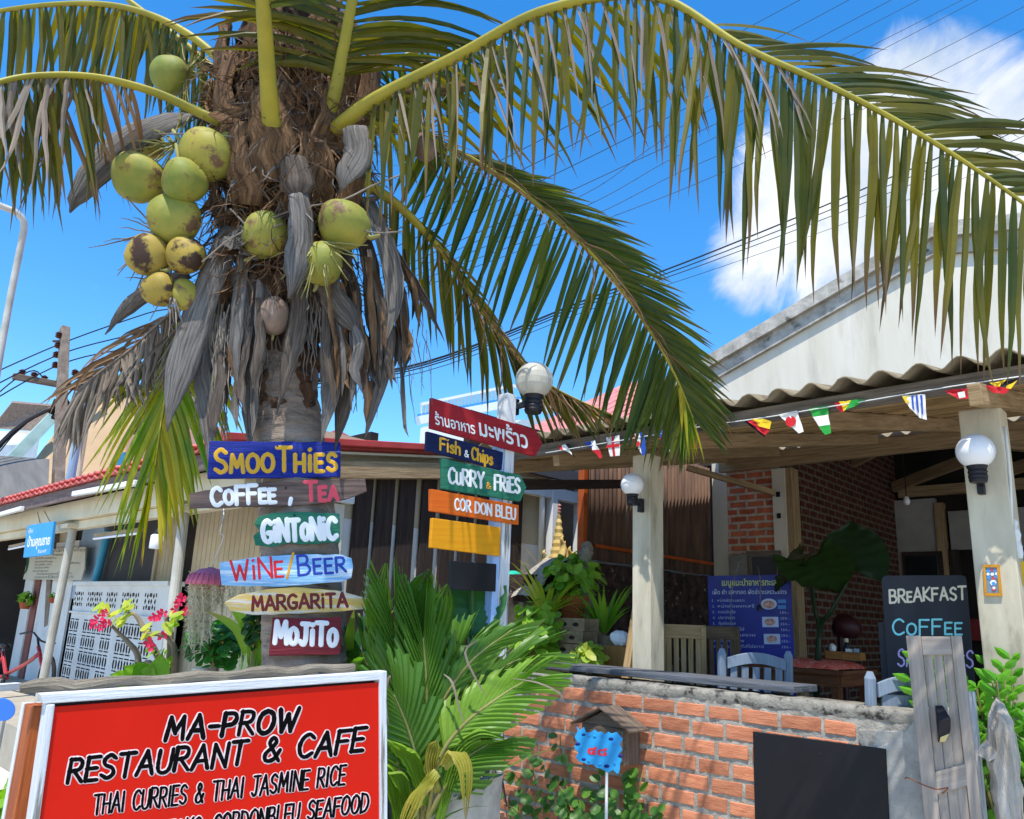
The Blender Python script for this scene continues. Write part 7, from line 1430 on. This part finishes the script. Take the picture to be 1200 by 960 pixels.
# bicycle
bk = thing('bicycle', onY(30, 800, 3.0), 'red bicycle with black saddle leaning by the porch post', 'bicycle'); PBk = Pl((0, 3.05, 0), (0, -1, 0)); m_bred = M('red_frame_paint', '#b3202a', '#a01a24', scale=3, rough=.35, bump=0, spec=.5); m_tyre = flat('tyre_rubber', '#1a1a1c', .8); m_chrome = flat('chrome', '#b9bcc0', .25, metal=.8)
ok = lambda x, y, o=0: PBk.p(x, y, o)
for cx_ in (54, -18):
    c0 = ok(cx_, 797); r_ = (ok(cx_, 797)-ok(cx_, 773)).length; mb = MB(); ring = [c0+V((math.cos(2*math.pi*k/32), 0, math.sin(2*math.pi*k/32)))*r_ for k in range(33)]; mb.tube(ring, .024, m_tyre, n=8, cap=False); w_ = mb.build('wheel', bk, smooth=True)
    mb = MB(); ring = [c0+V((math.cos(2*math.pi*k/32), 0, math.sin(2*math.pi*k/32)))*(r_-.03) for k in range(33)]; mb.tube(ring, .01, m_chrome, n=6, cap=False)
    for k in range(14): a = 2*math.pi*k/14; mb.tube([c0+V((0, .01*(-1)**k, 0)), c0+V((math.cos(a), 0, math.sin(a)))*(r_-.03)], .0025, m_chrome, n=3, cap=False)
    mb.build('rim', w_); mb = MB(); mb.lathe(c0-V((0, .04, 0)), [(0, .02), (.08, .02)], m_chrome, n=8, axis=(0, 1, 0)); mb.build('hub', w_)
mb = MB()
for k in ([(46, 762), (48, 775), (54, 797)], [(46, 766), (30, 778), (8, 790)], [(3, 762), (6, 785), (8, 795)], [(8, 792), (-18, 797)], [(4, 770), (-18, 797)], [(45, 758), (47, 768)]): mb.tube(cr_pts([ok(*q) for q in k], 8) if len(k) > 2 else [ok(*q) for q in k], .024, m_bred, n=8)
mb.build('frame', bk, smooth=True)
mb = MB(); mb.tube(cr_pts([ok(34, 743, .1), ok(40, 741, .02), ok(44, 747), ok(47, 752, -.03), ok(52, 754, -.12)], 14), .012, m_blackpl, n=6); mb.tube([ok(46, 762), ok(44, 747)], .014, m_blackpl, n=6); mb.build('handlebar', bk, smooth=True)
mb = MB(); mb.ball(ok(6, 757), .1, m_blackpl, sc=(1.3, .7, .4), n=12); mb.tube([ok(4, 760), ok(3, 766)], .015, m_chrome, n=6); mb.build('saddle', bk, smooth=True)
mb = MB(); mb.lathe(ok(8, 796, .03), [(0, .07), (.02, .07)], m_tyre, n=16, axis=(0, -1, 0)); mb.bar(ok(8, 796, .06), ok(2, 803, .06), .02, .02, m_chrome); mb.build('crank', bk)
# signs at the left
m_bsign = M('sky_blue_sign', '#2f86c4', '#3a94d0', scale=3, rough=.5, bump=.04, c3='#2a6f9f', thr=.64)
PBs = Pl(onY(45, 630, FY-.05), (.25, -1, 0)); ob = board('hanging_sign', PBs, [(32, 616), (63, 611), (58.5, 650), (27, 653.5)], m_bsign, 'blue hanging sign with white Thai lettering under the left porch eave', 'sign', .03)
mb = MB(); typeset(mb, PBs, 'คุ้ม', (33.5, 625), (38.5, 624), 5, p_white, up=(.15, -1)); typeset(mb, PBs, 'บ้านคุณยาย', (32, 641), (58, 638), 11, p_white, bold=.02, up=(.13, -1)); typeset(mb, PBs, 'ริมเล', (44, 648.5), (54, 647), 4, p_white, up=(.15, -1)); mb.build('lettering', ob)
mb = MB(); mb.tube([PBs.p(46, 613, -.01), onY(44, 600, FY-.04)], .004, m_wire, n=5); mb.tube([PBs.p(58, 612, -.01), onY(52, 599, FY-.04)], .004, m_wire, n=5); mb.build('hanger', ob)
m_notice = M('pale_notice_panel', '#c3c0b2', '#b3b0a2', scale=1.5, rough=.7, bump=.03); PNb = Pl((0, 3.55, 0), (0, -1, 0)); ob = board('notice_board', PNb, [(27, 679), (34, 645), (100, 641), (99, 665), (95, 680)], m_notice, 'pale notice board with rows of dark Thai writing behind the porch post', 'notice board', .02)
p_ink = flat('dark_ink', '#3a4038', .7); m_dkg = flat('dark_green_arc', '#1d4a38', .6); mb = MB()
for (tx, x0, y, x1_, h) in (('คุณยาย พาเที่ยว', 60, 647, 100, 4), ('บ้านคุณยาย', 62, 651.5, 74, 2.6), ('ยินดีต้อนรับทุกท่าน', 42, 655.5, 66, 2.4), ('เปิดทุกวันไม่มีวันหยุด', 41, 659.5, 62, 2.4), ('บริการที่พัก อาหาร', 41, 663, 61, 2.4), ('และเรือนำเที่ยว', 41, 666.5, 58, 2.4), ('เกาะใกล้เคียง', 39, 670.5, 57, 2.4), ('ติดต่อสอบถามได้ที่ร้านค้า', 43, 674, 84, 2.6), ('ตลอดยี่สิบสี่ชั่วโมง', 41, 678, 86, 3), ('พักแรม', 83, 661, 94, 2.6)): typeset(mb, PNb, tx, (x0, y), (x1_, y-(x1_-x0)*.02), h, p_ink, res=1)
mb.build('lettering', ob); mb = MB(); arc = [(34-7*math.sin(R(g)), 655+22*math.cos(R(g))-4) for g in range(0, 100, 12)]
mb.prism([PNb.p(*q, .0012) for q in ((27.3, 675), (30, 668), (31, 660), (31.5, 652), (34.5, 652), (34, 660), (32, 669))], PNb.n*.0006, m_dkg); mb.build('green_arc', ob)
q = onY(30, 706, WY-.15); t = thing('wall_planter', q, 'small hanging pot of green and orange foliage on the white wall boards', 'potted plant'); mb = MB(); mb.lathe(q-Z*.1, [(0, .06), (.1, .09)], m_terra, n=14); mb.build('pot', t); bush(t, q+Z*.06, .13, .1, .1, 60, .035, l_bright)
q = onY(62, 702, WY-.15); t = thing('wall_planter', q, 'tiny terracotta wall pot right of the post on the white boards', 'potted plant'); mb = MB(); mb.lathe(q-Z*.06, [(0, .04), (.08, .06)], m_terra, n=12); mb.build('pot', t); bush(t, q+Z*.05, .06, .05, .05, 20, .02, l_bright)
PRd = facing(4, 832, 3.2); ob = board('round_sign', PRd, [(2+16*math.cos(R(g)), 832+13.5*math.sin(R(g))) for g in range(0, 360, 15)], flat('clear_blue', '#3f7ad6', .5), 'plain blue oval sign at the far left below the bicycle', 'sign', .02)
mb = MB(); a = PRd.p(2, 845, -.01); mb.tube([(a.x, a.y-.01, 0), a], .015, m_metal, n=8); mb.build('stake', ob)
mb = MB(); a = onD(-30, 808, 3.4); b = onD(22, 804, 3.6); mb.bar(a, b, .05, .03, m_whitewood); t = mb.build('board_rail'); tag(t, 'pale horizontal rail at the far left above the blue oval sign', 'rail'); mb = MB(); mb.bar((a.x, a.y, 0), a, .04, .04, m_whitewood, up=(1, 0, 0)); mb.build('rail_post', t)
q = onD(3, 925, 3.4); t = thing('small_shrub', (q.x, q.y, 0), 'low green shrub at the bottom left beside the sign post', 'shrub'); bush(t, V((q.x, q.y, .55)), .15, .2, .3, 120, .03, l_bright)
# ------------------------------------------------------------------ flag bunting under the eave
fb = thing('flag_bunting', (-2.2, 3.96, 2.6), 'string of small national flags hung along the awning eave', 'bunting'); PFb = Pl((0, 3.93, 0), (0, -1, 0))
fc = {k: M('flag_'+k, v, v, rough=.75, bump=0) for k, v in dict(red='#c8242e', white='#e6e6e2', blue='#2a4fb0', black='#17171a', yellow='#e8c22a', green='#2a9a3e', sky='#1f86b8').items()}
mb = MB(); ln = [(640, 530), (700, 520), (760, 510), (830, 498), (900, 488), (960, 478), (1010, 470), (1080, 458), (1130, 450), (1200, 440)]; mb.tube(cr_pts([PFb.p(x, y+1, .004) for x, y in ln], 60), .003, m_white, n=5); mb.build('string', fb)
def flag(polys, wave=.008, seed=0):
    mb = MB()
    for li, (k, poly) in enumerate(polys):
        o = .003*li; P3 = []
        # subdivide the outline for a soft wave
        pp = rough_poly(poly, 0, 5, 1); wave = .003 if wave < .007 else wave
        for (x, y) in pp: P3.append(PFb.p(x, y, o+wave*math.sin(x*.35+y*.22+seed)))
        c0 = (sum(p[0] for p in pp)/len(pp), sum(p[1] for p in pp)/len(pp)); cc_ = PFb.p(*c0, o+wave*math.sin(c0[0]*.35+c0[1]*.22+seed)); n = len(P3)
        mb.add([cc_]+P3, [(0, 1+i, 1+(i+1) % n) for i in range(n)], fc[k])
    mb.build('flag', fb, smooth=True)
flag([('red', [(653, 523), (658, 522), (661, 527), (658, 528)]), ('white', [(658, 522), (664, 521), (672, 534), (661, 527)]), ('black', [(664, 521), (668, 520), (670, 530), (676, 538), (672, 534)])])
flag([('blue', [(685, 519), (692, 517), (695, 526), (690, 524)]), ('white', [(692, 517), (697, 516), (703, 528), (695, 528)]), ('red', [(695, 528), (703, 527), (707, 536), (704, 538)])])
flag([('white', [(710, 513), (726, 510), (726.5, 534), (715, 535)]), ('red', [(716.5, 511.8), (719.5, 511.3), (721, 534.5), (718.5, 534.8)]), ('red', [(711, 522), (726.3, 520), (726.4, 523.5), (711.6, 525.5)])], .006)
flag([('red', [(739, 509.5), (744, 508.5), (748, 523), (744, 520)]), ('white', [(744, 508.5), (750, 507.5), (753, 534), (748, 524)]), ('blue', [(750, 507.5), (756, 507), (758, 532), (753, 534.5)]), ('red', [(744, 519), (749, 517), (752, 521), (747, 524)])], .006)
flag([('red', [(768, 506), (772, 505.5), (776, 517), (772, 514)]), ('white', [(776, 505), (781, 504), (786, 530), (780, 524)]), ('blue', [(772, 505.5), (777, 505), (781, 524), (776, 517)])], .006)
flag([('white', [(808, 499), (816, 497), (815.5, 526), (811, 513)]), ('red', [(811, 513), (815.7, 511), (815.5, 527)])], .006)
flag([('sky', [(826, 496), (851, 494.5), (847, 504), (840, 509), (832, 506)]), ('yellow', [(831, 496), (834, 496), (838, 508), (834, 507)]), ('yellow', [(828, 501), (848, 499), (847, 502), (830, 504)])])
flag([('black', [(871, 493), (878, 492), (896, 509), (895, 512)]), ('red', [(875, 492.5), (884, 491), (902, 505), (896, 510)]), ('yellow', [(882, 491.5), (892, 490), (904, 494), (902, 503), (890, 500)])])
flag([('white', [(912, 486), (934, 481), (942, 506), (936, 508)]), ('red', [(927+6.5*math.cos(R(g)), 494+6.5*math.sin(R(g))) for g in range(0, 360, 24)])], .006)
flag([('green', [(948, 479), (970, 475), (971, 486), (953, 489)]), ('white', [(953, 489), (971, 486), (973, 498), (960, 500)]), ('green', [(960, 500), (973, 498), (974.5, 508), (967, 510)])], .006)
flag([('red', [(978, 472), (986, 471), (990, 482), (984, 483)]), ('yellow', [(984, 471), (998, 469), (996, 476), (989, 482)]), ('green', [(998, 469.5), (1014, 468), (1002, 477), (991, 481)])])
flag([('white', [(1057, 464), (1084, 462), (1086, 492), (1078, 490), (1066, 478)]), ('yellow', [(1057.5, 465), (1066, 464.2), (1066, 471), (1062, 473)])]+[('blue', [(x, 464), (x+2.6, 463.6), (x+4.2, 490-(1082-x)*.55), (x+2, 487-(1082-x)*.6)]) for x in (1068, 1073.5, 1079)], .006)
flag([('red', [(1106, 458), (1138, 454), (1136, 467), (1124, 468)]), ('white', [(1122, 460), (1131, 459), (1132, 466), (1124, 467)])])
flag([('yellow', [(1160, 449), (1180, 445), (1172, 454), (1166, 453)]), ('black', [(1174, 449), (1198, 441), (1192, 447), (1172, 455)]), ('yellow', [(1180, 452), (1193, 446), (1185, 456), (1178, 457)]), ('red', [(1153, 452), (1166, 453), (1184, 456), (1178, 462), (1164, 461)])])
